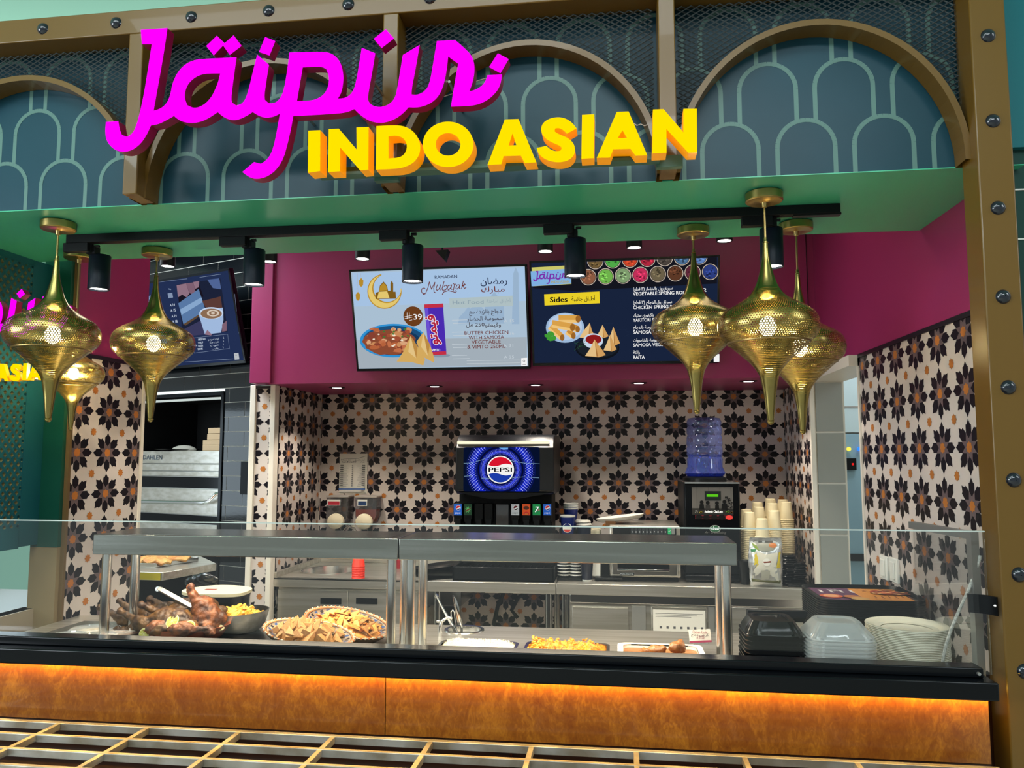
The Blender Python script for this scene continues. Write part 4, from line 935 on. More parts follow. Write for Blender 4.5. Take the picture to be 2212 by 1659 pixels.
bd.poly(t2.P((1150, 577), (1235, 572), (1235, 612), (1153, 617)), S('lemon', '#c9c66a')); bd.poly(t2.P((1148, 585), (1234, 579), (1235, 611), (1150, 617)), S('logo_panel', '#7fb0e0'))
# small logo: the same lettering, scaled down
lx0, ly0 = t2.at(1154, 613); lw_ = t2.k(1190) * 74
def lm(pts): a0 = min(p[0] for p in s_out); b0 = min(p[1] for p in s_out); kk = lw_ / (max(p[0] for p in s_out) - a0); return [(lx0 + (x - a0) * kk, ly0 + (z - b0) * kk * .95) for x, z in pts]
LP = S('logo_purple', '#7a2aa8'); bd.shape(lm(s_out), [lm(h) for h in s_h], LP)
for d in s_d: bd.poly(lm(d), LP)
ts(t2, 'INDO ASIAN', 1192, 610, 5, S('logo_gold', '#b0a04c'), w=38, bold=.02)
bd.poly(t2.P((1177, 634), (1295, 628), (1296, 653), (1178, 658)), S('yellow', '#e8cf28')); ts(t2, 'Sides', 1189, 651, 11, S_K, w=37, bold=.03); ts(t2, arabic('أطباق جانبية'), 1286, 647, 9, S_K, 'RIGHT', w=50, bold=.01)
for a_, e_, y, wa, we in (('سبرنغ رول بالخضار (٣ قطع)', 'VEGETABLE SPRING ROLL (3 PCS)', 623, 84, 148), ('سبرنغ رول الدجاج (٣ قطع)', 'CHICKEN SPRING ROLL (3 PCS)', 652, 82, 132), ('ياكيتوري ستيك', 'YAKITORI STICK', 679, 44, 63), ('سمبوسة بالدجاج', 'SAMOSA CHICKEN', 705, 51, 84), ('سمبوسة بالخضروات', 'SAMOSA VEGETABLE', 732, 60, 92), ('رائتة', 'RAITA', 758, 14, 24)):
    ts(t2, arabic(a_), 1367, y + 3, 7, S_W, w=wa, bold=.01); ts(t2, e_, 1367, y + 13.5, 7, S_W, w=we, bold=.02)
ts(t2, '12', 1524, 628, 7.5, S_W, 'RIGHT', w=13, bold=.02)
for y in (656, 683, 709, 736, 762): ts(t2, '12', 1524, y, 7, S_W, 'RIGHT', w=13, bold=.02)
bd.poly(t2.P(*ell(1222, 705, 41, 32, 32)), S('wplate', '#9cb8d8')); bd.poly(t2.P(*ell(1222, 703, 36, 28, 32)), S('wplate2', '#b8cbe4'))
def roll(x0, y0, x1, y1, r, k):
    d = Vector((x1 - x0, y1 - y0)).normalized(); n = Vector((-d.y, d.x)) * r
    bd.poly(t2.P((x0 + n.x, y0 + n.y), (x1 + n.x, y1 + n.y), (x1 - n.x, y1 - n.y), (x0 - n.x, y0 - n.y)), S('roll%d' % k, ('#d8a04a', '#c88a38')[k])); bd.poly(t2.P((x0 + n.x, y0 + n.y), (x1 + n.x, y1 + n.y), (x1 + n.x * .3, y1 + n.y * .3), (x0 + n.x * .3, y0 + n.y * .3)), S('roll_lt', '#efc478')); bd.poly(t2.P(*ell(x1, y1, r * .7, r, 12)), S('roll_end', '#9a6428'))
roll(1208, 686, 1250, 686, 8, 0); roll(1200, 728, 1218, 726, 7, 1) if 0 else None
roll(1190, 702, 1216, 726, 7, 0); roll(1226, 712, 1240, 722, 7, 1); roll(1232, 700, 1249, 708, 7, 1); roll(1194, 696, 1238, 704, 8, 0)
for x, y in ((1184, 722), (1192, 718), (1190, 728), (1198, 727)): bd.poly(t2.P(*blob(x, y, 7, 5, 9, .4)), S('coriander', '#3f9a34'))
bd.poly(t2.P(*ell(1291, 748, 47, 25, 32)), S('slate_plate', '#10141c')); bd.poly(t2.P(*ell(1291, 746, 44, 22, 32)), S('slate_plate2', '#1a2029'))
def sam2(cx, cy, w, h, t=0):
    bd.poly(t2.P((cx + t, cy - h), (cx + w * .55, cy), (cx + w, cy + h * .75), (cx + w * .3, cy + h), (cx - w, cy + h * .85), (cx - w * .5, cy)), S('sm_a', '#cf9c5c')); bd.poly(t2.P((cx + t, cy - h), (cx + w * .1, cy + h * .9), (cx - w, cy + h * .85), (cx - w * .5, cy)), S('sm_b', '#e2bd84')); bd.poly(t2.P((cx + t, cy - h), (cx + w * .25, cy + h * .9), (cx + w * .1, cy + h * .9)), S('sm_c', '#a8743c'))
sam2(1270, 711, 17, 17, 5); sam2(1302, 712, 13, 14); sam2(1325, 722, 14, 20); sam2(1318, 737, 14, 18)
bd.poly(t2.P(*ell(1282, 732, 21, 16, 26)), S('bowl_w', '#c4d4e6')); bd.poly(t2.P(*ell(1283, 729, 17, 10, 26)), S('ketchup', '#8c1a1c')); sam2(1287, 748, 22, 19, -2)
for k in range(14): x, y = 1250 + q.uniform(-8, 14), 742 + q.uniform(-10, 10); bd.line(t2.P((x, y), (x + q.uniform(-8, 8), y + q.uniform(-6, 6))), .0016, S('dill', '#2c5c38'))
bd.poly(t2.P((1538, 760), (1550, 759.5), (1550, 776), (1538, 776.5)), S_W)
bd.build('screen_picture', t2.t)

# --- slanted drinks screen on the black tile wall
u3, v3 = onwall(425, 690, .16); TB = math.tan(R(15))
t3 = Screen('slanted dark drinks screen with a coffee photo on the black tiles', None, 0, 15, ROTB, ((500, 580), (500, 580), (525, 781), (525, 781)), origin=B(u3, v3, .16))
# (the slanted screen's left end is hidden, so its width follows its height)
def fix_t3():
    s = t3
    for c in list(kids(s.t)): bpy.data.objects.remove(c)
    pr = s.at(500, 580), s.at(525, 781)
    s.x1 = (pr[0][0] + pr[1][0]) / 2; s.y1 = pr[0][1]; s.y0 = pr[1][1]; s.h = s.y1 - s.y0; s.w = s.h * 1.72; s.x0 = s.x1 - s.w
    MB().box(s.x0 - .004, s.x1 + .004, s.y0 - .006, s.y1 + .004, -.03, -.0006).build('body', BLACKPL, s.t, bevel=.003)
    f = MB(); b = .008
    f.box(s.x0, s.x1 + .004, s.y0 - .008, s.y0 + b, -.01, .004).box(s.x0, s.x1 + .004, s.y1 - b, s.y1 + .005, -.01, .004).box(s.x0 - .004, s.x0 + b, s.y0, s.y1, -.01, .004).box(s.x1 - b, s.x1 + .004, s.y0, s.y1, -.01, .004)
    f.build('bezel', BLACK, s.t)
    MB().box(s.x0 + .35, s.x0 + .6, s.y0 + .1, s.y1 - .2, -.12, -.03).build('mount', BLACKM, s.t)
    s.bd = Board(); s.bd.rect(s.x0, s.x1, s.y0, s.y1, None)
fix_t3()
bd = t3.bd; bd.mats[0] = S('navy_bg', '#222f52')
SL = S('line_lt', '#93a3c0'); SP = S('pale_txt', '#c6d2e4')
bd.poly(t3.P((317, 640), (345, 634), (362, 742), (330, 750)), S('milk', '#53729c')); bd.poly(t3.P((322, 640), (332, 638), (350, 744), (338, 747)), S('milk2', '#6d8bb4'))
for a in (((320, 612), (405, 602)), ((432, 599), (478, 592)), ((400, 782), (505, 775)), ((508, 635), (517, 720))): bd.line(t3.P(*a), .0016, SL)
ts(t3, 'DRINKS', 330, 652, 10, SP, 'RIGHT', w=40, bold=.01, rot=6)
for s_, x, y in (('14', 374, 661), ('15', 376, 673), ('14', 378, 685), ('18', 380, 697), ('18', 382, 709)): ts(t3, 'A ' + s_, x, y, 5.5, SP, 'CENTER', w=11, bold=.02, rot=6)
bd.line(t3.P((366, 624), (371, 625)), .006, S('icon', '#8292ae')); bd.rect(*[c for p in zip(t3.at(366, 644), t3.at(374, 632)) for c in p], S('icon', '#8292ae'))
PH = t3.P((384, 615), (478, 601), (494, 716), (398, 728)); bd.poly(PH, S('photo_bg', '#1c2238'))
def pc(*p): return t3.P(*p)
bd.poly(pc((450, 604), (476, 601), (480, 625), (462, 622)), S('ph1', '#4f6494')); bd.poly(pc((384, 615), (430, 608), (442, 640), (400, 668), (390, 662)), S('ph_dark', '#181420'))
bd.poly(pc((384, 616), (404, 612), (412, 634), (405, 642), (396, 636), (387, 642)), S('skin1', '#8e7080')); bd.poly(pc((404, 612), (420, 610), (426, 634), (420, 639), (412, 632)), S('skin2', '#7d5f70')); bd.poly(pc((420, 609), (433, 607), (432, 620), (424, 624)), S('skin1', '#8e7080'))
bd.poly(pc((388, 655), (432, 624), (447, 670), (399, 700)), S('jug', '#5878a4')); bd.poly(pc((392, 668), (438, 642), (441, 652), (395, 680)), S('jug_lt', '#86a6cc')); bd.poly(pc((399, 700), (447, 670), (444, 676), (404, 703)), S('jug_low', '#5c4634'))
bd.poly(pc((398, 712), (440, 690), (444, 722), (400, 727)), S('ph_low', '#3a3a5c')); bd.poly(pc((440, 650), (480, 640), (484, 668), (450, 668)), S('ph_brown', '#5a3a34'))
bd.poly(pc((433, 680), (437, 670), (485, 664), (486, 690), (481, 718), (446, 722)), S('cup', '#9fb8dc')); bd.poly(t3.P(*ell(460, 676, 26, 13, 28)), S('cup_rim', '#c2d4ec')); bd.poly(t3.P(*ell(460, 677, 23, 11, 28)), S('coffee', '#8a6a52'))
for r_ in (9, 6, 3): bd.poly(t3.P(*ell(464, 676, r_ * 1.5, r_ * .8, 18)), S('foam', '#d4c4b4') if r_ != 6 else S('coffee', '#8a6a52'))
bd.poly(pc((446, 722), (452, 712), (462, 722), (460, 724)), S('skin1', '#8e7080')); bd.poly(pc((484, 700), (494, 692), (494, 714), (484, 716)), S('skin2', '#7d5f70'))
bx_ = ((418, 730), (496, 721), (500, 752), (424, 762)); bd.line(t3.P(*bx_, bx_[0]), .0014, SL)
for k, (e_, a_) in enumerate((('ESPRESSO SHOT', 'شوت اسبريسو'), ('SYRUP', 'شراب مركز'), ('TEA SODA', 'شوت'), ('EXTRA MILK', 'حليب'))):
    y = 735 + k * 6.8; ts(t3, e_, 433, y, 4, SP, w=16 if k == 0 else 11, bold=.02, rot=5); ts(t3, arabic(a_), 478, y - 3, 4, SP, 'RIGHT', w=24 - k * 3, rot=5); ts(t3, '5', 488, y - 4, 4, SP, 'CENTER', rot=5)
ts(t3, 'EXTRA', 424, 748, 4, SP, w=14, bold=.02, rot=5, align='CENTER')
bd.poly(pc((511, 762), (521, 761), (523, 775), (513, 776)), S('sticker', '#b8bcc0')); bd.disc(*t3.at(516, 766), .004, S('grey', '#555555'), n=12)
bd.build('screen_picture', t3.t)
tag(MB().prism([PY(940, 541, 3.75), PY(968, 539, 3.75), PY(960, 562, 3.75)], (0, .05, 0)).tube([PY(955, 541, 3.77), Vector((PY(955, 541, 3.77).x, 3.77, 2.96))], .006, 8).build('speaker', BLACKM), 'small black wedge hanging above the pale screen', 'speaker')

# ------------------------------------------------------------------ back counter in the niche
YC, ZC = 4.25, .925
def pbox(mb, x0, x1, y0, y1, Y, d, mi=0):
    a, b = PY(x0, (y0 + y1) / 2, Y), PY(x1, (y0 + y1) / 2, Y); c = (x0 + x1) / 2
    return mb.box(a.x, b.x, Y, Y + d, PY(c, y1, Y).z, PY(c, y0, Y).z, mi)
xa, xb, xc_, xd = -1.915, PY(920.5, 1260, YC).x, PY(1201, 1260, YC).x, .985
su = thing('sink_unit', 'stainless sink cabinet with two doors in the niche corner', 'sink', ((xa + xb) / 2, 4.5, 0), 'stainless counter units in the niche')
bz = PZ(712, 1232, ZC)
bas2 = PZ(825, 1232, ZC)
B2 = [(-1.15, 4.4), (-.88, 4.4), (-.88, 4.75), (-1.15, 4.75)]
v, f, nz = flat_mesh([(xa, YC), (xb - .002, YC), (xb - .002, YB - .003), (xa, YB - .003)], [ell(bz.x, bz.y, .165, .165, 32), B2], .008)
mb = MB(); mb.add([(p.x, p.y, ZC - .004 + p.z) for p in v], f); mb.box(xa, xb - .002, YC, YC + .02, ZC - .05, ZC).box(xa, xa + .02, YC, YB - .003, ZC, ZC + .03).box(xa, xb - .002, YB - .02, YB - .003, ZC, ZC + .09); mb.build('worktop', STEEL, su, bevel=.002)
MB().lathe([(.172, ZC + .001), (.172, ZC + .004), (.164, ZC + .003), (.155, ZC - .09), (.02, ZC - .10), (.001, ZC - .10)], 40, (bz.x, bz.y, 0)).build('round_basin', STEELB, su, fix=True)
MB().box(B2[0][0], B2[1][0], 4.4, 4.75, ZC - .16, ZC - .155).box(B2[0][0], B2[0][0] + .002, 4.4, 4.75, ZC - .155, ZC).box(B2[1][0] - .002, B2[1][0], 4.4, 4.75, ZC - .155, ZC).box(B2[0][0], B2[1][0], 4.748, 4.75, ZC - .155, ZC).build('square_basin', STEELB, su)
fq = (bz.x + .1, 4.74)
MB().tube([(fq[0], fq[1], ZC), (fq[0], fq[1], ZC + .2), (fq[0] - .01, fq[1] - .03, ZC + .24), (fq[0] - .02, fq[1] - .09, ZC + .25), (fq[0] - .03, fq[1] - .14, ZC + .22)], .011, 12).lathe([(.024, ZC), (.024, ZC + .015), (.014, ZC + .03)], 20, (fq[0], fq[1], 0)).build('faucet', CHROME, su)
MB().box(xa + .02, xb - .02, YC + .03, YB - .05, .08, ZC - .17).box(xa + .02, xb - .02, YC + .03, YC + .05, ZC - .17, ZC - .05).build('carcass', STEEL, su)
xm = PY(753, 1300, YC + .02).x; x0, x1 = PY(601, 1300, YC + .02).x, PY(902, 1300, YC + .02).x
for a, b, hp in ((x0, xm - .0015, (692, 737)), (xm + .0015, x1, (769, 815))):
    d = MB().box(a, b, YC + .012, YC + .03, .12, PY(753, 1276, YC + .02).z).build('door', STEELD if 0 else STEEL, su, bevel=.001)
    h = MB(); pbox(h, hp[0], hp[1], 1292, 1305, YC + .009, .004); h.build('handle', BLACKPL, d)
for z in (.8, .3): MB().tube([(x0 - .004, YC + .011, z - .02), (x0 - .004, YC + .011, z + .02)], .005, 8).build('hinge', STEELB, su)
hk = MB(); c0 = PY(840, 1268, YC - .006); hk.tube([c0 + Vector((.016 * math.cos(R(a)), 0, .016 * math.sin(R(a)))) for a in range(90, 451, 24)], .0022, 6); hk.tube([c0 + Vector((0, .004, .016)), c0 + Vector((0, .008, .04))], .003, 6); hk.build('hook', STEELB, su)
tb = thing('work_table', 'stainless open work table under the drinks fountain', 'table', ((xb + xc_) / 2, 4.5, 0), 'stainless counter units in the niche')
MB().box(xb + .002, xc_ - .002, YC, YB - .003, ZC - .055, ZC).build('worktop', STEEL, tb, bevel=.002)
for x in (PY(944, 1300, YC + .04).x, PY(1185, 1300, YC + .04).x):
    for y in (YC + .05, YB - .07): MB().lathe([(.019, 0), (.019, ZC - .055)], 16, (x, y, 0)).build('leg', STEELB, tb)
rt = thing('undercounter_fridge', 'stainless under-counter fridge below the microwave', 'fridge', ((xc_ + xd) / 2, 4.5, 0), 'stainless counter units in the niche')
MB().box(PY(1232, 1320, YC + .03).x, xd - .005, YC + .03, YB - .02, .08, PY(1400, 1287, YC + .03).z).build('body', STEEL, rt)
m = MB(); m.box(PY(1231, 1290, YC).x, xd - .01, YC + .004, YC + .06, PY(1400, 1306, YC).z, PY(1400, 1285, YC).z); m.build('top_edge', STEELB, rt, bevel=.003)
for a, b in ((1237, 1358), (1408, 1528), (1560, 1640)):
    d = MB(); pbox(d, a, b, 1312, 1500, YC + .014, .016); d.build('door', STEEL, rt, bevel=.002)
for a, b in ((1366, 1396), (1532, 1545)): d = MB(); pbox(d, a, b, 1310, 1500, YC + .02, .012); d.build('stile', STEELD, rt)
wt = thing('worktop_right', 'stainless worktop carrying microwave, chai machine and paper cups', 'worktop', ((xc_ + xd) / 2, 4.5, ZC), 'stainless counter units in the niche')
wt.name = 'steel_worktop'
MB().box(xc_ + .002, xd - .002, YC, YB - .003, ZC - .055, ZC).build('slab', STEEL, wt, bevel=.002)
for px in (1219, 1228): MB().lathe([(.014, 0), (.014, ZC - .055)], 14, (PY(px, 1300, YC + .04).x, YC + .05, 0)).build('leg', STEELB, wt)
pn = MB(); pbox(pn, 1411, 1524, 1318, 1400, YC + .0115, .0015); o = pn.build('schedule_sheet', PAPER); tag(o, 'white schedule sheet taped on the fridge door', 'paper')
b_ = Board(); a0 = PY(1416, 1323, YC + .011); a1 = PY(1519, 1355, YC + .011)
for k in range(3): b_.line([(a0.x, a0.z - .004 - k * .008), (a1.x - k * .03, a0.z - .004 - k * .008)], .0022, M('ink_grey', '#55555a', .7))
for k in range(7): b_.rect(a0.x + .02 + k * .035, a0.x + .032 + k * .035, a1.z - .012, a1.z, M('ink_grey', '#55555a', .7))
for p in b_.mb.v: p.y, p.z = YC + .0112 - p.z * .1, p.y
b_.mb.build('print', b_.mats, o, smooth=0)
# cables and black box under the table
for k, pts in enumerate((((1150, 1275), (1120, 1290), (1105, 1318), (1118, 1335)), ((1090, 1275), (1075, 1310), (1066, 1350)))):
    tag(MB().tube([PY(x, y, 4.86) for x, y in pts], .012, 8).build('hose', BLACKM), ('short black hose curling under the work table', 'straight black hose hanging under the work table')[k], 'hose')
dk_ = MB(); pbox(dk_, 922, 984, 1272, 1400, 4.8, .1); tag(dk_.build('storage_box', BLACKM), 'black box under the work table beside the sink cabinet', 'box')

# drinks fountain ---------------------------------------------------------
YP = 4.36
df = thing('drinks_fountain', 'black soda fountain with a lit blue front panel', 'drinks machine', (PY(1090, 1250, YP).x, YP + .2, ZC))
hd_ = MB(); pr = [(-.02, 948), (-.02, 1062), (.02, 1078)]
x0, x1 = PY(984, 1010, YP).x, PY(1197, 1010, YP).x; z_ = lambda y, Y=YP: PY(1090, y, Y).z
prof = [(YP + .03, z_(1068)), (YP, z_(1060)), (YP, z_(967)), (YP + .05, z_(944)), (YP + .1, z_(938)), (YP + .44, z_(938)), (YP + .44, z_(1068))]
hd_.prism([(x0, y, z) for y, z in prof], (x1 - x0, 0, 0)); hd_.build('head', M('fountain_black', '#15171b', .3, bump=(300, .25)), df, fix=True, bevel=.006)
mb = MB(); mb.prism([(x, YP + .004, z) for x, z in ((PY(990, 1065, YP).x, z_(1064)), (PY(1192, 1065, YP).x, z_(1064)), (PY(1160, 1068, YP).x, z_(1070)), (PY(1115, 1076, YP).x, z_(1078)), (PY(1055, 1076, YP).x, z_(1078)), (PY(1010, 1068, YP).x, z_(1069)))], (0, .05, 0)); mb.build('chin', BLACKPL, df, fix=True)
mb = MB(); pbox(mb, 987, 1186, 953, 959, YP + .008, .02); mb.build('glow_strip', EM('strip_cream', (1, .92, .66), 1.1), df, bevel=.004)
mb = MB(); pbox(mb, 992, 1192, 1060, 1255, YP + .16, .26); mb.build('column', BLACKM, df)
fx = lambda x: PY(x, 1015, YP - .002).x
pan = Board(.0003, 0); X0, X1, Z0, Z1 = fx(1001), fx(1166), z_(1062), z_(966)
PC = (fx(1081), z_(1014.5)); RR = (X1 - X0) / 165
pan.poly(rrect(X0, X1, Z0, Z1, .012), S('p_dark', '#06102c'))
def cp_(pts): return clip(pts, X0 + .002, X1 - .002, Z0 + .002, Z1 - .002)
def pdisc(r, m, n=44):
    g = cp_(ell(PC[0], PC[1], r * RR, None, n))
    if len(g) > 2: pan.poly(g, m)
for r, c in ((76, '#0a1550'), (70, '#1020a0'), (64, '#1428c8'), (56, '#0c1a70'), (50, '#060c34'), (46, '#0e1c80'), (40, '#1c30d8'), (35, '#0c1468'), (31, '#04061c')): pdisc(r, S('p' + c, c, .9))
PD = S('p_dot', '#9fa8ff', .9)
for r, n, d in ((72, 84, .7), (68.5, 80, 1.0), (65, 76, 1.4), (61.5, 72, 1.6), (58, 68, 1.2), (54.5, 64, .8), (43, 96, .55), (40.5, 90, .7), (38, 84, .75), (35.6, 78, .6), (33.4, 72, .45)):
    for k in range(n):
        a = 2 * math.pi * (k + (.5 if int(r * 10) % 2 else 0)) / n; x, y = PC[0] + r * RR * math.cos(a), PC[1] + r * RR * math.sin(a)
        if X0 + .004 < x < X1 - .004 and Z0 + .004 < y < Z1 - .004: pan.poly(ell(x, y, d * RR, None, 6), PD, up=False)
pan.up()
for pts in (((1002, 1001), (1020, 1000), (1045, 992), (1062, 984)), ((1103, 995), (1130, 1000), (1166, 1002)), ((1040, 1033), (1090, 1034), (1130, 1030), (1164, 1032)), ((1003, 1029), (1020, 1028))): pan.line([(fx(x), z_(y)) for x, y in pts], .0022, S('p_ref', '#8fb4d8', .8))
pan.poly([(fx(x), z_(y)) for x, y in ((1078, 967), (1098, 967), (1097, 971), (1086, 971))], S('p_sky', '#6fb0f0', .9))
pdisc(29.5, S('p_ring', '#f2f2f2')); pdisc(27.5, S('p_disc', '#f4f4f0'))
rr_ = 27 * RR
def cap(z0, z1, sgn_, m):      # segment of the disc with a wavy inner edge
    a0 = math.asin(z0); top = [(PC[0] + rr_ * math.cos(t), PC[1] + rr_ * math.sin(t)) for t in [a0 + (math.pi - 2 * a0) * k / 24 for k in range(25)]] if sgn_ > 0 else [(PC[0] + rr_ * math.cos(t), PC[1] + rr_ * math.sin(t)) for t in [math.pi - a0 + (math.pi + 2 * a0) * k / 24 for k in range(25)]]
    xl, xr = top[-1], top[0]
    wave = [(xl[0] + (xr[0] - xl[0]) * k / 12, xl[1] + (xr[1] - xl[1]) * k / 12 + .1 * rr_ * math.sin(2 * math.pi * k / 12) * (-1 if sgn_ > 0 else 1) * (1 if sgn_ > 0 else -1)) for k in range(1, 12)]
    pan.poly(top + wave, m)
cap(.36, 0, 1, S('p_red', '#d8142c')); cap(-.36, 0, -1, S('p_blue', '#1a3ca8'))
pan.text('PEPSI', PC[0], PC[1] - 4.6 * RR, 13.2 * RR, S_K, 'CENTER', bold=.03, width=50 * RR)
for p in pan.mb.v: p.y, p.z = YP - .001 - p.z, p.y
pan.mb.build('front_picture', pan.mats, df, smooth=0)
VX = [(989, 'pepsi'), (1011, 'dew'), (1034, ''), (1055, ''), (1113, 'diet'), (1137, 'orange'), (1159, 'seven'), (1182, 'pepsi')]
YV = YP + .10
for px, kind in VX:
    vb = MB(); pbox(vb, px - 9, px + 9, 1088, 1128, YV, .07); o = vb.build('valve', BLACKPL, df, bevel=.003)
    vb = MB(); pbox(vb, px - 6, px + 6, 1122, 1134, YV - .02, .03); vb.build('lever', BLACKM, o)
    if kind:
        c = {'pepsi': '#1f5fc4', 'dew': '#123c22', 'diet': '#b4b8ba', 'orange': '#d4501c', 'seven': '#118a4a'}[kind]
        l = Board(.0003, 0); xl, xr = PY(px - 8.5, 1100, YV).x, PY(px + 8.5, 1100, YV).x; zl, zh = PY(px, 1113, YV).z, PY(px, 1089, YV).z; xm_, zm = (xl + xr) / 2, (zl + zh) / 2; w_ = xr - xl
        l.rect(xl, xr, zl, zh, M('lab' + c, c, .4, em=c, es=.35))
        red, wht, blu = M('lab_red', '#c8202c', .4, em='#c8202c', es=.3), M('lab_white', '#f0f0f0', .4, em='#f0f0f0', es=.3), M('lab_blue', '#16307c', .4, em='#16307c', es=.3)
        if kind in ('pepsi', 'diet'):
            l.disc(xm_ + .003, zm + .010, w_ * .31, wht); l.poly(ell(xm_ + .003, zm + .010, w_ * .28, None, 20, 25, 200), red if kind == 'pepsi' else M('lab_dkred', '#7c1826', .4)); l.poly(ell(xm_ + .003, zm + .010, w_ * .28, None, 20, 220, 360), blu if kind == 'pepsi' else M('lab_dark', '#262026', .4))
            l.text('pepsi', xm_, zl + .009, w_ * .34, wht if kind == 'pepsi' else M('lab_txt', '#6c6c70', .4), 'CENTER')
        elif kind == 'dew':
            for k in range(9): a = k * 40; l.poly([(xm_ + .4 * w_ * math.cos(R(a)), zm + .45 * w_ * math.sin(R(a))), (xm_ + .15 * w_ * math.cos(R(a + 30)), zm + .15 * w_ * math.sin(R(a + 30))), (xm_, zm), (xm_ + .2 * w_ * math.cos(R(a - 20)), zm + .2 * w_ * math.sin(R(a - 20)))], M('lab_lime', '#63c06c', .4, em='#63c06c', es=.3), up=k % 3 == 0)
            l.poly([(xm_ - w_ * .3, zm - .004), (xm_ + w_ * .34, zm + .012), (xm_ + w_ * .3, zm + .002), (xm_ - w_ * .3, zm - .014)], M('lab_rust', '#8c4a3c', .4))
        elif kind == 'orange':
            l.poly(ell(xm_, zl + .004, w_ * .36, None, 20, 0, 180), red); l.poly(ell(xm_, zl + .004, w_ * .22, None, 20, 0, 180), M('lab_org2', '#f08030', .4)); l.poly(ell(xm_, zm + .010, w_ * .36, w_ * .24, 12), M('lab_brown', '#5c3020', .4))
        else: l.text('7', xm_ - w_ * .05, zm - .014, w_ * 1.0, wht, 'CENTER', bold=.02, shear=.2); l.disc(xm_ + w_ * .28, zm - .002, w_ * .12, M('lab_pinkdot', '#e08a94', .4))
        for p in l.mb.v: p.y, p.z = YV - .001 - p.z, p.y
        l.mb.build('label', l.mats, o, smooth=0)
mb = MB(); pbox(mb, 1072, 1098, 1090, 1134, YV, .02); mb.build('ice_chute', CLEARB, df, smooth=0)
dt = MB(); x0, x1 = PY(978, 1240, YP - .07).x, PY(1197, 1240, YP - .07).x
for a, b, c, d, e, f in ((x0, x1, YP - .08, YP + .16, ZC, ZC + .012), (x0, x1, YP - .08, YP - .07, ZC, ZC + .075), (x0, x0 + .012, YP - .08, YP + .16, ZC, ZC + .075), (x1 - .012, x1, YP - .08, YP + .16, ZC, ZC + .075), (x0, x1, YP + .15, YP + .16, ZC, ZC + .075)): dt.box(a, b, c, d, e, f)
dt.build('drip_tray', BLACKPL, df, bevel=.003)
mb = MB()
for k in range(14): x = x0 + .03 + k * (x1 - x0 - .06) / 13; mb.box(x - .004, x + .004, YP - .07, YP + .15, ZC + .055, ZC + .06)
mb.build('drip_grille', BLACKM, df, kind='stuff')

# microwave --------------------------------------------------------------
YM = 4.38
mw = thing('microwave', 'stainless commercial microwave with a numbered keypad strip', 'microwave', (PY(1393, 1250, YM).x, YM + .2, ZC))
mb = MB(); pbox(mb, 1317, 1470, 1136, 1247, YM, .42); mb.build('body', STEEL, mw, bevel=.006)
mb = MB(); pbox(mb, 1325, 1465, 1247, 1256, YM + .02, .36); mb.build('foot', BLACKM, mw)
mb = MB(); pbox(mb, 1323, 1461, 1139, 1155, YM - .006, .008); kp = mb.build('keypad', BLACKPL, mw, bevel=.003)
l = Board(.0003, 0); mg = M('key_green', '#1f9a5c', .4, em='#1f9a5c', es=.5); mgw = M('key_white', '#c8ccc8', .5, em='#c8ccc8', es=.25); mgr = M('key_grey', '#2c3034', .4)
for k, ch in enumerate('1234567890'):
    a, b = PY(1366 + k * 7.9 - 3.2, 1149, YM - .007), PY(1366 + k * 7.9 + 3.2, 1145, YM - .007); l.rect(a.x, b.x, PY(1366, 1154, YM - .007).z, PY(1366, 1141, YM - .007).z, mgr); l.text(ch, (a.x + b.x) / 2, a.z - .004, .013, mgw, 'CENTER')
for px, mm in ((1446, mg), (1454, M('key_lgrey', '#888c88', .5))): a = PY(px - 3.6, 1154, YM - .007); b = PY(px + 3.6, 1141, YM - .007); l.rect(a.x, b.x, a.z, b.z, mm)
a = PY(1446, 1147, YM - .007); l.line([(a.x - .005, a.z), (a.x - .001, a.z - .004), (a.x + .006, a.z + .005)], .002, mgw)
for p in l.mb.v: p.y, p.z = YM - .0065 - p.z, p.y
l.mb.build('keys', l.mats, kp, smooth=0)
mb = MB(); pbox(mb, 1322, 1464, 1160, 1244, YM - .02, .02); dd = mb.build('door', STEELB, mw, bevel=.004)
mb = MB(); pbox(mb, 1334, 1446, 1170, 1230, YM - .022, .004); mb.build('window', BLACK, dd)
mb = MB(); pbox(mb, 1334, 1446, 1230, 1234, YM - .034, .014); mb.build('handle', CHROME, dd, bevel=.002)
mb = MB(); pbox(mb, 1339, 1370, 1237, 1243.5, YM - .022, .003); mb.build('name_plate', BLACK, dd)
l = Board(.0002, 0); a = PY(1354.5, 1242, YM - .023); l.text('MENUMASTER', a.x, a.z, .012, mgw, 'CENTER', width=.07)
for p in l.mb.v: p.y, p.z = YM - .0222 - p.z, p.y
l.mb.build('name', l.mats, dd, smooth=0)
zm = PY(1393, 1136, YM).z
pl_ = MB()
q0 = PY(1296, 1126, YM + .1); q1 = PY(1384, 1128, YM + .1); cx = (q0.x + q1.x) / 2
pl_.lathe([(.001, 0), (.11, 0), (.125, .006), (.135, .022), (.128, .02), (.11, .008), (.001, .006)], 36, (cx, YM + .15, zm + .018), rot=Matrix.Rotation(R(-7), 3, 'Y'), sy=.75)
tag(pl_.build('plate', CERAM), 'cream oval plate lying tilted on top of the microwave', 'plate')
cl_ = MB(); pbox(cl_, 1308, 1330, 1126, 1136, YM + .06, .1); tag(cl_.build('folded_cloth', M('cloth_brown', '#6a4a2c', .8)), 'folded brown cloth on top of the microwave', 'cloth')
tr_ = MB(); pbox(tr_, 1285, 1345, 1248, 1253, YM - .02, .3); tag(tr_.build('serving_tray', BLACKPL, bevel=.003), 'flat black tray under the napkin box beside the microwave', 'tray')
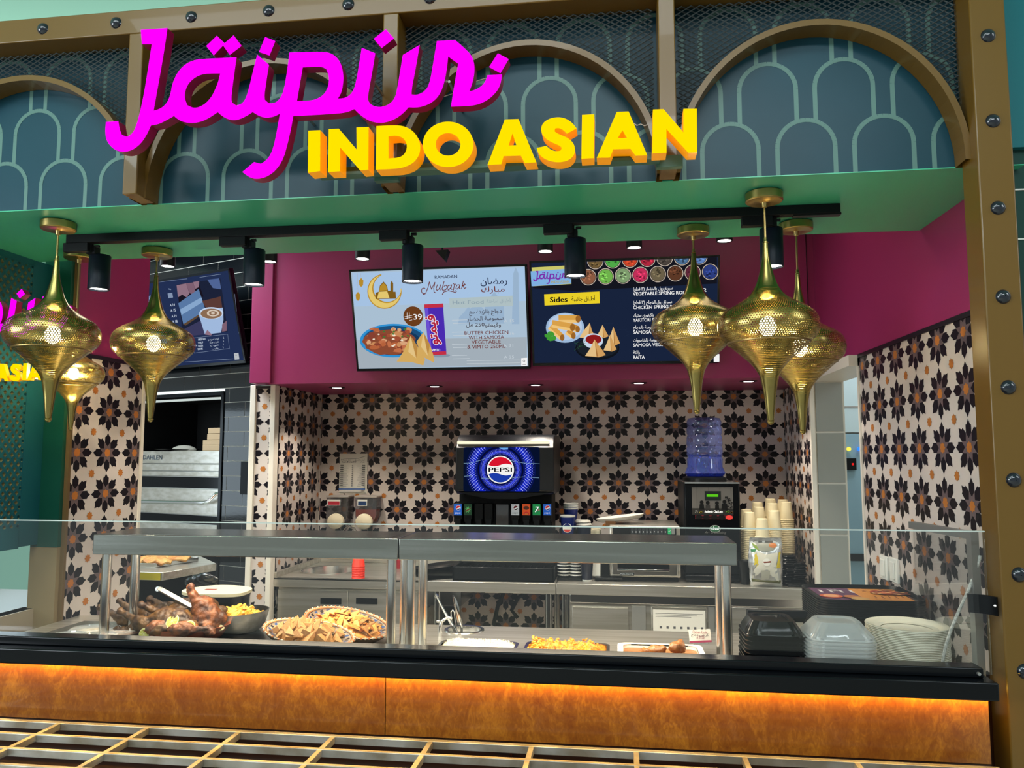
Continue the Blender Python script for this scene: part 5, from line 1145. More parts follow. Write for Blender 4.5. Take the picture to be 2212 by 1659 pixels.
mb = MB(); pbox(mb, 1279, 1297, 1205, 1245, YM + .04, .1); tag(mb.build('napkin_box', WHITEP, bevel=.003), 'small white box behind the blue cup beside the microwave', 'box')
mb = MB(); pbox(mb, 1299, 1316, 1213, 1246, YM + .06, .1); o = tag(mb.build('straw_box', BLACKPL, bevel=.002), 'small black box touching the microwave side', 'box')
mb = MB(); pbox(mb, 1299, 1316, 1211, 1215, YM + .055, .1); mb.build('lid', WHITEP, o)
mb = MB(); pbox(mb, 1264, 1298, 1144, 1200, YM + .2, .12); tag(mb.build('towel_block', CREAM, bevel=.01), 'pale block of folded paper towels behind the cups', 'towels')

# chai machine -----------------------------------------------------------
YH = 4.40
ch = thing('chai_machine', 'tall black chai latte vending machine with a grey picture front', 'drinks machine', (PY(1540, 1250, YH).x, YH + .2, ZC))
z_h = lambda y: PY(1540, y, YH).z
x0, x1 = PY(1480, 1100, YH).x, PY(1598, 1100, YH).x
MB().box(x0 - .005, x1 + .004, YH + .01, YH + .45, ZC + .04, z_h(1043)).build('body', BLACKM, ch, bevel=.006)
MB().box(x0, x1, YH, YH + .02, z_h(1190), z_h(1046)).build('front_door', BLACK, ch, bevel=.004)
MB().box(x0, x1, YH - .02, YH + .45, z_h(1044.5), z_h(1041.5)).build('top_edge', STEELB, ch)
for dx in (0, 1): xx = x0 + .01 + dx * (x1 - x0 - .05); MB().box(xx, xx + .03, YH - .0, YH + .3, ZC, ZC + .04).build('foot', BLACKPL, ch)
MB().box(x0 - .006, x1 + .004, YH - .02, YH + .05, ZC + .04, z_h(1205) - .12).build('drip_base', BLACK, ch, bevel=.004)
l = Board(.0003, 0); hx = lambda px: PY(px, 1100, YH - .001).x; hz_ = lambda py: PY(1540, py, YH - .001).z
l.rect(hx(1495), hx(1584), hz_(1112), hz_(1052), M('ch_grey', '#77736e', .35)); l.rect(hx(1495), hx(1584), hz_(1112), hz_(1098), M('ch_grey2', '#34322f', .35))
for px in (1506, 1531, 1556, 1580): l.line([(hx(px), hz_(1099)), (hx(px), hz_(1053))], .0016, M('ch_line', '#4c4945', .4))
l.rect(hx(1523), hx(1558), hz_(1081), hz_(1061), M('ch_lcdframe', '#1d2624', .35)); l.rect(hx(1527), hx(1552), hz_(1073), hz_(1068), EM('lcd_green', '#5cc81c', 1.0))
dkp = M('ch_black', '#0b0b0c', .35)
for px, w, h in ((1516, 11, 20), (1529, 11, 19), (1549, 9, 18), (1565, 14, 22)):
    l.poly([(hx(px - w / 2), hz_(1101)), (hx(px + w / 2), hz_(1101)), (hx(px + w * .42), hz_(1101 - h * .55)), (hx(px), hz_(1101 - h * .68)), (hx(px - w * .42), hz_(1101 - h * .55))], dkp if px != 1529 else M('ch_dkgrey', '#3c3a38', .35)); l.disc(hx(px), hz_(1101 - h * .8), .010, dkp)
q = random.Random(2)
for k in range(16): l.disc(hx(1574 + q.uniform(-7, 8)), hz_(1082 + q.uniform(-9, 14)), .004, dkp, n=8)
l.text('Authentic Chai Latte', hx(1541), hz_(1107.5), .019, M('ch_white', '#f0f0ec', .4, em='#f0f0ec', es=.4), 'CENTER', bold=.02, width=hx(1561) - hx(1522))
for px, c in ((1503, '#8a8a84'), (1513, '#c8b84a'), (1571, '#6a9a3c'), (1580, '#c88a4c')):
    for k in range(3): l.poly(ell(hx(px + q.uniform(-2, 2)), hz_(1105 + q.uniform(-2, 2)), .007, .004, 8), M('ch' + c, c, .4), up=k == 0)
l.rect(hx(1501), hx(1582), hz_(1121), hz_(1113), M('ch_redbar', '#7c1e2a', .4)); l.rect(hx(1503), hx(1582), hz_(1119.5), hz_(1114.5), M('ch_dkbar', '#2a1216', .4))
for k, px in enumerate((1509, 1525, 1542, 1558, 1574)): l.poly(ell(hx(px), hz_(1117), .019, .012, 18), dkp if k < 4 else M('ch_redbtn', '#d83a34', .4, em='#d83a34', es=.4))
gn = M('ch_green', '#2c6a44', .4); l.poly(ell(hx(1543), hz_(1142), hx(1555) - hx(1543), .020, 20), M('ch_silver', '#a8b0a8', .35)); l.poly(ell(hx(1543), hz_(1142), (hx(1555) - hx(1543)) * .9, .016, 20), gn); l.text('chai', hx(1543), hz_(1144), .026, M('ch_white', '#f0f0ec', .4), 'CENTER', bold=.02)
l.text('Art of Blending', hx(1543), hz_(1152), .018, M('ch_line2', '#6c6a66', .5), 'CENTER', shear=.3)
for p in l.mb.v: p.y, p.z = YH - .001 - p.z, p.y
l.mb.build('front_picture', l.mats, ch, smooth=0)
MB().lathe([(.03, z_h(1043)), (.12, z_h(1043)), (.12, z_h(1034)), (.10, z_h(1030))], 32, (PY(1522, 1040, YH + .16).x, YH + .16, 0)).build('bottle_seat', BLACKPL, ch)
wb_ = thing('water_bottle', 'blue ribbed water bottle upended on the chai machine', 'bottle', (PY(1522, 1040, YH + .16).x, YH + .16, z_h(1036)))
YW = YH + .16; zz = lambda y: PY(1522, y, YW).z; hw = PY(1561, 980, YW).x - PY(1522, 980, YW).x; cxw = PY(1522, 980, YW).x
pr = [(.04, 1040), (.085, 1035), (.112, 1022), (hw * .98, 1008), (hw * 1.0, 992), (hw * .94, 987), (hw, 982), (hw, 968), (hw * .95, 964), (hw, 960), (hw * .98, 945), (hw * .93, 940), (hw * .98, 935), (hw * .98, 926), (hw * .93, 922), (hw * .97, 917), (hw * .96, 910), (hw * .88, 904), (hw * .6, 902), (.001, 902)]
MB().lathe([(r, zz(y)) for r, y in pr], 40, (cxw, YW, 0)).build('body', BLUEPL, wb_)
MB().lathe([(.03, zz(1038)), (.082, zz(1034)), (.109, zz(1022)), (hw * .94, zz(1008)), (hw * .90, zz(987)), (hw * .93, zz(981)), (.001, zz(981))], 36, (cxw, YW, 0)).build('water', WATER, wb_)
MB().lathe([(.028, zz(1043)), (.03, zz(1043)), (.03, zz(1036))], 20, (cxw, YW, 0)).build('neck', BLUEPL, wb_)

# poster, dispensers ---------------------------------------------------------
YQ2 = YB - .004
ps_ = thing('handwash_poster', 'white laminated handwash poster on the star-print back wall', 'poster', (PY(762, 1020, YQ2).x, YQ2, 1.4))
mb = MB(); pbox(mb, 733, 793, 980, 1066, YQ2, .002); mb.build('sheet', PAPER, ps_)
l = Board(.0003, 0); f_ = lambda px, py: ((lambda p: (p.x, p.z))(PY(px, py, YQ2)))
ik = M('ink_dark', '#3c3c42', .7); ik2 = M('ink_mid', '#8c8c8c', .7)
x, y = f_(755, 1000); l.text('How to', f_(737, 995)[0], f_(737, 995)[1], .014, ik, bold=.02, width=f_(757, 995)[0] - f_(737, 995)[0]); l.text('handwash?', f_(738, 999)[0], f_(738, 999.5)[1], .016, ik, bold=.03, width=f_(769, 995)[0] - f_(738, 995)[0])
l.text(arabic('كيف تغسل'), f_(788, 995)[0], f_(788, 995)[1], .015, ik, 'RIGHT'); l.text(arabic('يديك'), f_(788, 999)[0], f_(788, 999.5)[1], .015, ik, 'RIGHT')
l.line([f_(742, 990), f_(760, 991), f_(775, 990), (f_(791, 985))], .003, ik2)
for k in range(11):
    yy = 1005 + k * 4.3; l.line([f_(736, yy), f_(742, yy)], .004, ik); l.line([f_(736, yy + 1.7), f_(750 + (k * 3) % 6, yy + 1.7)], .0022, ik2); l.line([f_(783, yy), f_(789, yy)], .004, ik); l.line([f_(772 + (k * 5) % 7, yy + 1.7), f_(789, yy + 1.7)], .0022, ik2); l.disc(*f_(762, yy + 1), .005, ik2, n=8)
l.poly([f_(733.5, 1055), f_(791, 1055), f_(791, 1057.5), f_(733.5, 1057.5)], M('ink_blue', '#2c5ca8', .6)); l.poly(ell(*f_(784, 1052), .012, .008, 14), PAPER)
for p in l.mb.v: p.y, p.z = YQ2 - .0006 - p.z, p.y
l.mb.build('print', l.mats, ps_, smooth=0)
for k, (x0p, x1p, lab, cc) in enumerate(((705, 752, 'clear wall soap dispenser with a red label', '#b8283c'), (766, 813, 'clear wall soap dispenser with a dark blue label and orange liquid', '#22406c'))):
    Yd = YB - .11; a, b = PY(x0p, 1100, Yd).x, PY(x1p, 1100, Yd).x; zt1, zb1 = PY(730, 1075, Yd).z, PY(730, 1130, Yd).z; cxd = (a + b) / 2
    dsp = thing('soap_dispenser', lab, 'dispenser', (cxd, YB - .05, zb1), 'soap dispensers under the poster')
    w = (b - a) / 2
    MB().prism([(cxd + x, Yd + .0, z) for x, z in ((-w, zt1), (-w, zb1 + .05), (-w * .7, zb1), (w * .7, zb1), (w, zb1 + .05), (w, zt1))], (0, .105, 0)).build('tank', CLEARB, dsp, smooth=0, fix=True)
    MB().box(a - .003, b + .003, Yd - .004, YB - .003, zt1, zt1 + .012).build('lid', CLEAR if 0 else M('lid_grey', '#a8a29c', .4), dsp, bevel=.003)
    zl_ = zb1 + (.02 if k == 0 else .085)
    MB().prism([(cxd + x, Yd + .008, z) for x, z in ((-w * .93, zl_), (-w * .93, zb1 + .05), (-w * .66, zb1 + .006), (w * .66, zb1 + .006), (w * .93, zb1 + .05), (w * .93, zl_))] if k else [(cxd - .05, Yd + .008, zb1 + .006), (cxd + .05, Yd + .008, zb1 + .006), (cxd + .05, Yd + .008, zl_), (cxd - .05, Yd + .008, zl_)], (0, .08, 0)).build('liquid', M('liq%d' % k, ('#8a8690', '#a8331a')[k], .2), dsp, fix=True)
    lb = MB(); lp = (707, 735, 1079, 1092) if k == 0 else (772, 793, 1079, 1093); pbox(lb, lp[0], lp[1], lp[2], lp[3], Yd - .003, .002); ob = lb.build('label', WHITEP, dsp)
    lb = MB(); pbox(lb, lp[0] + 1.5, lp[1] - 1.5, lp[2] + 4, lp[3] - 1.5, Yd - .0036, .001); lb.build('label_band', M('lb' + cc, cc, .5), ob)
    MB().lathe([(.001, 0), (.055, 0), (.052, .02), (.03, .03), (.001, .032)][::-1], 28, (cxd - .005, Yd - .002, zb1 + .012), rot=Matrix.Rotation(R(90), 3, 'X'), sy=.9).build('push_button', CREAM, dsp, fix=True)
# ------------------------------------------------------------------ nested stacks: every piece is an object of its own
def stack(name, me_top, cat, x, y, zs, mats_, toplab, restlab, group, rots=None, jit=0, scale=None, me_rest=None):
    n = len(zs); out = []
    for k, z in enumerate(zs):
        me = me_top if (k == n - 1 or me_rest is None) else me_rest
        o = bpy.data.objects.new(name, me); COL.objects.link(o)
        o.location = (x + rnd.uniform(-jit, jit), y + rnd.uniform(-jit, jit), z)
        o.rotation_euler[2] = (rots if rots is not None else 0) + rnd.uniform(-jit, jit) * 6
        if scale: o.scale = scale
        tag(o, toplab if k == n - 1 else restlab, cat, group); out.append(o)
    return out
# paper cups, upside down, in nine stacks
cup = MB().lathe([(.001, .100), (.0255, .100), (.0265, .099), (.0275, .094), (.037, .006), (.0395, .004), (.0395, 0), (.036, 0)], 24).mesh('paper_cup', M('cup_cream', '#efe0b8', .55))
YCU = 4.5
CUPS = [(1612, 1100, 4.62, 'at the back left, touching the chai machine'), (1618, 1106, 4.46, 'front left, beside the chai machine'), (1636, 1085, 4.66, 'rear row, second from the chai machine'), (1639, 1095, 4.54, 'middle, second from the chai machine'), (1664, 1077, 4.70, 'tallest, at the rear'),
        (1669, 1087, 4.56, 'directly behind the silver bag, higher row'), (1646, 1120, 4.38, 'lowest, just above the silver bag'), (1672, 1103, 4.44, 'front right, above the silver bag'), (1691, 1079, 4.70, 'at the back right corner'), (1698, 1084, 4.56, 'nearest the niche side wall, tall')]
for px, py, Y, w in CUPS:
    p = PY(px, py, Y); top = p.z; n = int((top - .1 - ZC) / .0098); zs = [top - .1 - .0098 * k for k in range(n + 1)][::-1]
    stack('paper_cup', cup, 'cup', p.x, Y, zs, None, 'cream paper cup on top of its stack, ' + w, 'cream paper cup nested below in the stack ' + w, 'cream paper cups, stack ' + w)
# red cups on the sink unit
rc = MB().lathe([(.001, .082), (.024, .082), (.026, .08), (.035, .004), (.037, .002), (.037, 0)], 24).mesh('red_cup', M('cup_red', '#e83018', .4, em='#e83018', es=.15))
p = PZ(774, 1248, ZC + .004); top = PY(774, 1210, p.y).z
stack('red_cup', rc, 'cup', p.x, p.y, [ZC + .004 + .0125 * k for k in range(6)], None, 'red plastic cup on top of the small red stack by the sink', 'red plastic cup nested in the small red stack by the sink', 'red cups by the sink')
# blue branded paper cups and lids left of the microwave
def bluecup(emb):
    mb = MB(); mb.lathe([(.001, 0), (.029, 0), (.030, .003), (.041, .118)], 28); mb.lathe([(.041, .118), (.0435, .121), (.0435, .128), (.039, .128), (.036, .10)], 28, mi=1)
    if emb:
        for r_, mi in ((.026, 1), (.024, 2)): mb.poly([(r_ * math.cos(t), -.0365 - .0004 * mi, .06 + r_ * math.sin(t)) for t in [2 * math.pi * k / 24 for k in range(24)]], mi)
        mb.poly([(.023 * math.cos(t), -.0376, .06 + .023 * math.sin(t)) for t in [R(20 + 140 * k / 12) for k in range(13)]], 0); mb.poly([(.023 * math.cos(t), -.0376, .06 + .023 * math.sin(t)) for t in [R(200 + 140 * k / 12) for k in range(13)]], 3)
    return mb.mesh('blue_cup', [M('cup_blue', '#15276a', .35), WHITEP, WHITEP, M('cup_redlogo', '#d83a30', .4)])
bc, bp = bluecup(True), bluecup(False)
p = PZ(1237, 1247, ZC + .006); 
q = PY(1233, 1096, 4.62); zc_ = q.z - .128
stack('blue_cup', bp, 'cup', q.x, q.y, [zc_, zc_ + .0125, zc_ + .025], None, 'blue paper cup nested topmost of the three rims behind the emblem cup', 'blue paper cup nested in the three behind the emblem cup', 'blue paper cups beside the microwave')
q = PY(1226, 1113, 4.5); ze_ = q.z - .128
stack('blue_cup', bc, 'cup', q.x, q.y, [ze_], None, 'blue paper cup bearing a round red white and blue emblem', '', 'blue paper cups beside the microwave')
rk = thing('cup_rack', 'black stepped rack holding the blue cups beside the drinks fountain', 'rack', (q.x, 4.6, ZC))
MB().box(q.x - .045, q.x + .045, 4.455, 4.545, ZC + .0005, ze_ - .0005).build('front_step', BLACKM, rk); MB().box(q.x - .035, q.x + .06, 4.57, 4.67, ZC + .0005, zc_ - .0005).build('rear_step', BLACKM, rk)
q = PZ(1268, 1254, ZC); kc = MB().lathe([(.026, 0), (.027, .006)], 24, mi=1).lathe([(.027, .006), (.038, .13), (.040, .132), (.001, .128)], 24).mesh('dark_cup', [M('cup_dark', '#12182c', .3), WHITEP])
stack('dark_cup', kc, 'cup', q.x, q.y, [ZC + .0005 + .012 * j for j in range(3)], None, 'dark navy paper cup on top of the short stack beside the microwave', 'dark navy paper cup nested in the short stack beside the microwave', 'dark cups beside the microwave')
lid = MB().lathe([(.001, .012), (.030, .012), (.033, .009), (.036, .003), (.037, 0), (.035, -.001)], 24).mesh('cup_cover', M('lid_white', '#e6e2d8', .4))
lidk = MB().lathe([(.001, .010), (.031, .010), (.034, .008), (.0375, .002), (.0375, 0)], 24).mesh('cup_cover', BLACKPL)
tag(MB().box(PY(1204, 1240, YM).x, PY(1256, 1240, YM).x, YM - .02, YM + .12, ZC, ZC + .012).build('lid_tray', BLACKPL, bevel=.003), 'flat black tray under the cup lids', 'tray')
for px, w in ((1218, 'stack nearest the drinks fountain'), (1244, 'stack nearest the dark cup')):
    q = PY(px, 1240, YM + .05)
    for j in range(20):
        o = bpy.data.objects.new('cup_cover', lid if j % 2 else lidk); COL.objects.link(o); o.location = (q.x, YM + .05, ZC + .0125 + .0085 * j)
        tag(o, ('white' if j % 2 else 'black') + ' cup lid in the striped lid ' + w, 'lid', ('white' if j % 2 else 'black') + ' lids, ' + w)
q = PY(1261, 1130, 4.56)
for k, (dx, dz, c) in enumerate(((0, 0, 'lower'), (-.006, .016, 'upper'))):
    tag(MB().lathe([(.001, .012), (.04, .012), (.046, .004), (.046, 0)], 24, (q.x + dx, 4.56, q.z - .01 + dz)).build('cup_cover', M('lid_white', '#e6e2d8', .4)), 'white cup lid on the short dark stack right of the emblem cup, ' + c + ' one', 'lid', 'white lids right of the emblem cup')
q2 = tag(MB().lathe([(.001, ZC), (.03, ZC), (.042, q.z - .0115), (.001, q.z - .0112)], 24, (q.x, 4.56, 0)).build('dark_cup', M('cup_dark', '#12182c', .3)), 'tall dark cup under the white lids right of the emblem cup', 'cup')

# black pans and tray beside the fountain
pn = MB(); a, b = PY(912, 1232, 4.42), PY(992, 1222, 4.5)
pn.lathe([(.001, 0), (.15, 0), (.18, .018), (.186, .019), (.155, .004), (.001, .004)], 36, ((a.x + b.x) / 2, 4.5, ZC + .036), rot=Matrix.Rotation(R(-7), 3, 'Y'), sy=.8)
tag(pn.build('oval_tray', BLACK), 'glossy black oval tray leaning beside the fountain drip tray', 'tray')
pn = MB().lathe([(.001, 0), (.15, 0), (.175, .014), (.18, .015), (.15, .004), (.001, .004)], 36, ((a.x + b.x) / 2 + .01, 4.46, ZC + .001), sy=.7)
tag(pn.build('oval_tray', BLACKPL), 'black oval tray lying flat beneath the leaning one', 'tray')
q = PZ(887, 1226, ZC); tag(MB().lathe([(.018, 0), (.02, .05), (.012, .06), (.012, .07), (.001, .07)], 16, (PY(863, 1222, 4.7).x, 4.7, ZC)).build('sauce_bottle', M('red_cap', '#b02030', .4)), 'small red capped bottle behind the gantry legs', 'bottle')

# silver bag, black lids heap, wall switches
bg = thing('snack_bag', 'silver foil bag with yellow sides standing on the worktop', 'bag', (PY(1653, 1260, 4.3).x, 4.3, ZC))
YG = 4.3; gx = lambda px: PY(px, 1210, YG).x; gz = lambda py: PY(1653, py, YG).z
FOIL = M('foil', (.62, .62, .60), .3, .75, bump=(30, .6)); 
mb = MB(); nu, nv = 16, 20; V = []
for s_ in (-1, 1):
    for j in range(nv + 1):
        v = j / nv
        for i in range(nu + 1):
            u = i / nu; x = gx(1621 + 4 * math.sin(math.pi * v) * -1 + 0) * (1 - u) + gx(1688 + 2 * math.sin(3 * v)) * u
            puff = (math.sin(math.pi * u) ** .5) * (math.sin(math.pi * min(1, v * 1.12)) ** .5 if v * 1.12 < 1 else 0) * .04
            V.append((x + rnd.uniform(-.002, .002), YG + s_ * puff + rnd.uniform(-.0025, .0025), ZC + .001 + (gz(1162) - ZC) * v))
F = []
for s_ in (0, 1):
    for j in range(nv):
        for i in range(nu):
            a = s_ * (nu + 1) * (nv + 1) + j * (nu + 1) + i; F.append((a, a + 1, a + nu + 2, a + nu + 1) if not s_ else (a, a + nu + 1, a + nu + 2, a + 1))
mb.add(V, F); mb.build('pouch', FOIL, bg, smooth=60)
def bagfront(px, py):     # point on the front of the pouch
    u = (px - 1621) / 67; v = (gz(py) - ZC) / (gz(1162) - ZC); u = min(max(u, .02), .98); w = min(1, v * 1.12)
    return (gx(px), YG - (math.sin(math.pi * u) ** .5) * (max(0, math.sin(math.pi * w)) ** .5) * .04 - .004, gz(py))
def patch(pts, m, nm, lift=0):
    c = (sum(p[0] for p in pts) / len(pts), sum(p[1] for p in pts) / len(pts)); mb = MB(); P = [Vector(bagfront(*p)) + Vector((0, -lift, 0)) for p in pts]; C = Vector(bagfront(*c)) + Vector((0, -lift, 0))
    mid = [Vector(bagfront((p[0] + c[0]) / 2, (p[1] + c[1]) / 2)) + Vector((0, -lift, 0)) for p in pts]; n = len(pts)
    mb.add([C] + mid + P, [(0, 1 + i, 1 + (i + 1) % n) for i in range(n)] + [(1 + i, 1 + n + i, 1 + n + (i + 1) % n, 1 + (i + 1) % n) for i in range(n)]); return mb.build(nm, m, bg, smooth=60)
patch([(1625, 1195), (1632, 1192), (1640, 1225), (1627, 1224)], M('bag_yellow', '#d8c02c', .4), 'print'); patch([(1681, 1192), (1686, 1190), (1684, 1225), (1674, 1225)], M('bag_yellow', '#d8c02c', .4), 'print')
patch([(1634, 1190), (1653, 1196), (1679, 1192), (1674, 1215), (1680, 1254), (1622, 1250), (1627, 1228), (1636, 1218)], M('bag_white', '#dcd8c8', .45), 'print', .001)
patch([(1622, 1256), (1683, 1259), (1685, 1252), (1621, 1249)], M('bag_olive', '#5a5a34', .45), 'print', .002)
patch(ell(1669, 1177, 9, 5, 14), M('bag_orange', '#b8703c', .45), 'print', .0015); patch(ell(1653, 1181, 22, 9, 16), M('bag_grey', '#8a8c80', .4), 'print', .001); patch([(1624, 1172), (1634, 1178), (1640, 1190), (1628, 1182)], M('bag_green', '#7c9436', .45), 'print', .0015); patch([(1621, 1186), (1632, 1185), (1630, 1191), (1622, 1192)], M('bag_green2', '#3a8a52', .45), 'print', .002)
patch(ell(1653, 1212, 9, 8, 16), M('bag_pale', '#f0eee4', .4), 'print', .002); patch([(1645, 1211), (1662, 1209), (1661, 1213), (1647, 1214)], M('bag_brownlogo', '#8c4a34', .5), 'print', .003)
patch([(1641, 1230), (1659, 1230), (1658, 1249), (1641, 1249)], M('bag_greytxt', '#a8a698', .5), 'print', .002)
for k, (px, w) in enumerate(((1702, 'beside the silver bag'), (1722, 'nearest the niche side wall'))):
    c = PY(px, 1250, 4.36)
    tag(MB().box(c.x - .06, c.x + .075, 4.30, 4.5, ZC + .0005, ZC + .012).build('lid_tray', BLACKPL, bevel=.003), 'flat black tray below the black lids ' + w, 'tray') if k == 1 else None
    lk = MB().lathe([(.001, .010), (.036, .010), (.045, .007), (.052, .002), (.053, 0)], 26).mesh('black_cover', BLACK)
    n = (17, 13)[k]
    for j in range(n):
        o = bpy.data.objects.new('black_cover', lk); COL.objects.link(o); o.location = (c.x + rnd.uniform(-.006, .006), 4.38 + rnd.uniform(-.006, .006), ZC + .013 + .0085 * j); o.rotation_euler = (R(rnd.uniform(-3, 3)), R(rnd.uniform(-3, 3)), 0)
        tag(o, 'glossy black lid in the heap ' + w, 'lid', 'black lids ' + w)
q = PY(1612, 1245, 4.32)
mb = MB(); mb.lathe([(.02, 0), (.024, .02), (.042, .12), (.044, .124), (.04, .12), (.02, .01), (.001, .01)], 24, (q.x, 4.36, ZC + .0005)); tag(mb.build('black_cup', BLACKPL), 'black ribbed cup left of the silver bag', 'cup')
sw1, sw2 = None, None
for k, (px, py) in enumerate(((1917, 1226), (1937, 1232))):
    r = PX(px, py, xw(3.1)); y = r.y; x = xw(y)
    s_ = thing('wall_switch', ('white rocker switch on the star-print side wall, the one nearer the doorway', 'white rocker switch on the star-print side wall, the one nearer the column')[k], 'switch', (x, y, r.z), 'white wall switches')
    MB().box(x - .011, x + .001, y - .042, y + .042, r.z - .045, r.z + .045).build('plate', WHITEP, s_, bevel=.003); MB().box(x - .017, x - .011, y - .022, y + .022, r.z - .032, r.z + .032).build('rocker', WHITEP, s_, bevel=.002)

# ------------------------------------------------------------------ oven alcove behind the angled tile wall
ov = thing('deck_oven', 'stainless deck oven standing in the dark alcove', 'oven', B(-.5, 0, -.3))
def wq_(x, y): return onwall(x, y)
def band(n, y0, y1, d0, d1, m, par, bev=0, u0=UL + .02, u1=None):
    mb = MB(); wbox(mb, u0, (uo - .03) if u1 is None else u1, d0, d1, wq_(400, y1)[1], wq_(400, y0)[1]); return mb.build(n, m, par, bevel=bev, fix=True)
band('hood', 974, 1001, -.5, -.03, STEEL, ov, .002); band('body', 1001, 1190, -.5, -.05, STEELD, ov)
band('rail', 1003, 1017, -.06, -.035, STEEL, ov, .002); band('rail', 1019, 1029, -.06, -.04, STEEL, ov, .002); w_ = band('window', 1031, 1055, -.06, -.048, BLACK, ov)
band('door', 1057, 1112, -.06, -.036, STEEL, ov, .002); band('window', 1114, 1132, -.06, -.048, BLACK, ov); band('door', 1134, 1188, -.06, -.036, STEEL, ov, .002)
h = MB(); u_, v_ = wq_(300, 1084); hp = [B(-1.2, v_, 0), B(wq_(440, 1084)[0], wq_(440, 1086)[1], 0), B(wq_(450, 1084)[0], wq_(450, 1083)[1], -.002), B(wq_(464, 1070)[0], wq_(464, 1068)[1], -.006), B(wq_(472, 1066)[0], wq_(472, 1064)[1], -.03)]
h.tube(hp, .011, 10); h.build('handle', CHROME, ov)
l = Board(.0003, 0); u0, v0 = onwall(303, 992.5, -.0285); u1, _ = onwall(349, 992.5, -.0285); l.text('FDAHLEN', u0, v0, .040, M('ink_blueg', '#2c3a48', .5), 'LEFT', width=u1 - u0)
l.mb.v = [B(p.x, p.y, -.0285 + p.z) for p in l.mb.v]; l.mb.build('name', l.mats, ov, smooth=0)
for k, (xa_, y0, y1) in enumerate(((420, 961, 973.5), (420, 950, 961), (429, 936.5, 949.5), (431, 923, 936))):
    mb = MB(); wbox(mb, wq_(xa_, 960)[0], uo - .028, -.40, -.06, wq_(450, y1)[1], wq_(450, y0)[1] - .001)
    tag(mb.build('carton', M('carton', '#b09878', .7), bevel=.002, fix=True), 'flat beige carton stacked on the oven, ' + ('lowest', 'second from bottom', 'third from bottom', 'topmost')[k], 'box', 'cartons on the oven')
c = B(wq_(362, 972)[0], wq_(362, 973.2)[1], -.12)
mb = MB(); mb.ball((c.x, c.y, c.z), (.085, .05, .035), 14)
o = tag(mb.build('folded_cloth', M('cloth_grey', '#8c8a80', .9, bump=(40, .8))), 'grey crumpled cloth lying on the oven top', 'cloth')
mb = MB(); c2 = B(wq_(345, 972)[0], wq_(345, 973.4)[1] + .001, -.14); mb.lathe([(.001, 0), (.1, 0), (.14, .008), (.145, .009), (.11, .003), (.001, .003)], 30, c2); tag(mb.build('pan', BLACK), 'thin black pan under the grey cloth on the oven', 'pan')
# shelf with pastry tray jutting out below the oven
sh_ = thing('steel_shelf', 'stainless shelf jutting out below the oven with the pastry tray', 'shelf', B(-.5, .95, .1))
va = wq_(400, 1238)[1]
q1 = PZ(350, 1238, 1.02); zs_ = PY(350, 1243, 3.85).z
mb = MB(); wbox(mb, UL, uo - .03, -.45, .0, zs_ - .01, zs_ + .022); p0 = PY(355, 1240, 3.82)
cnr = [PZ(282, 1234, zs_ + .022), PZ(352, 1237, zs_ + .022), PZ(468, 1217, zs_ + .022)]
mb = MB(); far = [B(uo - .03, 0, 0), B(UL, 0, 0)]
pl4 = [Vector((cnr[0].x - .25, cnr[0].y, 0)), Vector((cnr[1].x, cnr[1].y, 0)), Vector((cnr[2].x, cnr[2].y, 0)), Vector((cnr[2].x - .4, cnr[2].y + .45, 0)), Vector((cnr[0].x - .4, cnr[0].y + .5, 0))]
mb.prism([(p.x, p.y, zs_ - .018) for p in pl4], (0, 0, .04)); mb.build('shelf', STEEL, sh_, bevel=.003, fix=True)
MB().prism([(cnr[0].x - .25, cnr[0].y - .002, zs_ - .016), (cnr[1].x - .012, cnr[1].y - .002, zs_ - .016), (cnr[1].x - .012, cnr[1].y - .002, zs_ + .018), (cnr[0].x - .25, cnr[0].y - .002, zs_ + .018)], (0, .002, 0)).build('yellow_edge', M('edge_yellow', '#b8a82c', .4), sh_, fix=True)
pt = thing('baking_tray', 'steel baking tray holding golden baked pastry', 'tray', (cnr[1].x - .1, cnr[1].y + .1, zs_ + .022))
zt2 = zs_ + .0225; f0, f1, f2_ = PZ(270, 1224, zt2), PZ(337, 1226, zt2), PZ(428, 1212, zt2)
e1 = (f1 - f0); e2 = (f2_ - f1)
def quad(k0, k1, m0, m1, z0, z1, mat, nm, bev=.002):
    P = [f0 + e1 * k0 + e2 * m0, f0 + e1 * k1 + e2 * m0, f0 + e1 * k1 + e2 * m1, f0 + e1 * k0 + e2 * m1]
    return MB().prism([(p.x, p.y, z0) for p in P], (0, 0, z1 - z0)).build(nm, mat, pt, bevel=bev, fix=True)
quad(0, 1, 0, 1, zt2, zt2 + .004, STEELB, 'base'); quad(0, 1, -.02, .01, zt2, zt2 + .022, STEELB, 'rim'); quad(.985, 1.01, 0, 1, zt2, zt2 + .022, STEELB, 'rim'); quad(0, 1, .99, 1.01, zt2, zt2 + .022, STEELB, 'rim')
quad(.02, .98, .03, .98, zt2 + .004, zt2 + .012, M('baking_paper', '#d8c49c', .7), 'baking_paper')
q = random.Random(4)
for k in range(8):
    a, b_ = .12 + .22 * (k % 4), .2 + .45 * (k // 4); P = f0 + e1 * a + e2 * b_
    mb = MB(); mb.ball((P.x, P.y, zt2 + .024), (.075, .06, .02), 14)
    for i, p in enumerate(mb.v): mb.v[i] = p + Vector((0, 0, .012 * math.sin(p.x * 90 + k) * math.sin(p.y * 70)))
    o = mb.build('pastry', PASTRY); tag(o, 'golden baked pastry on the steel tray under the oven', 'pastry', 'pastries on the baking tray')
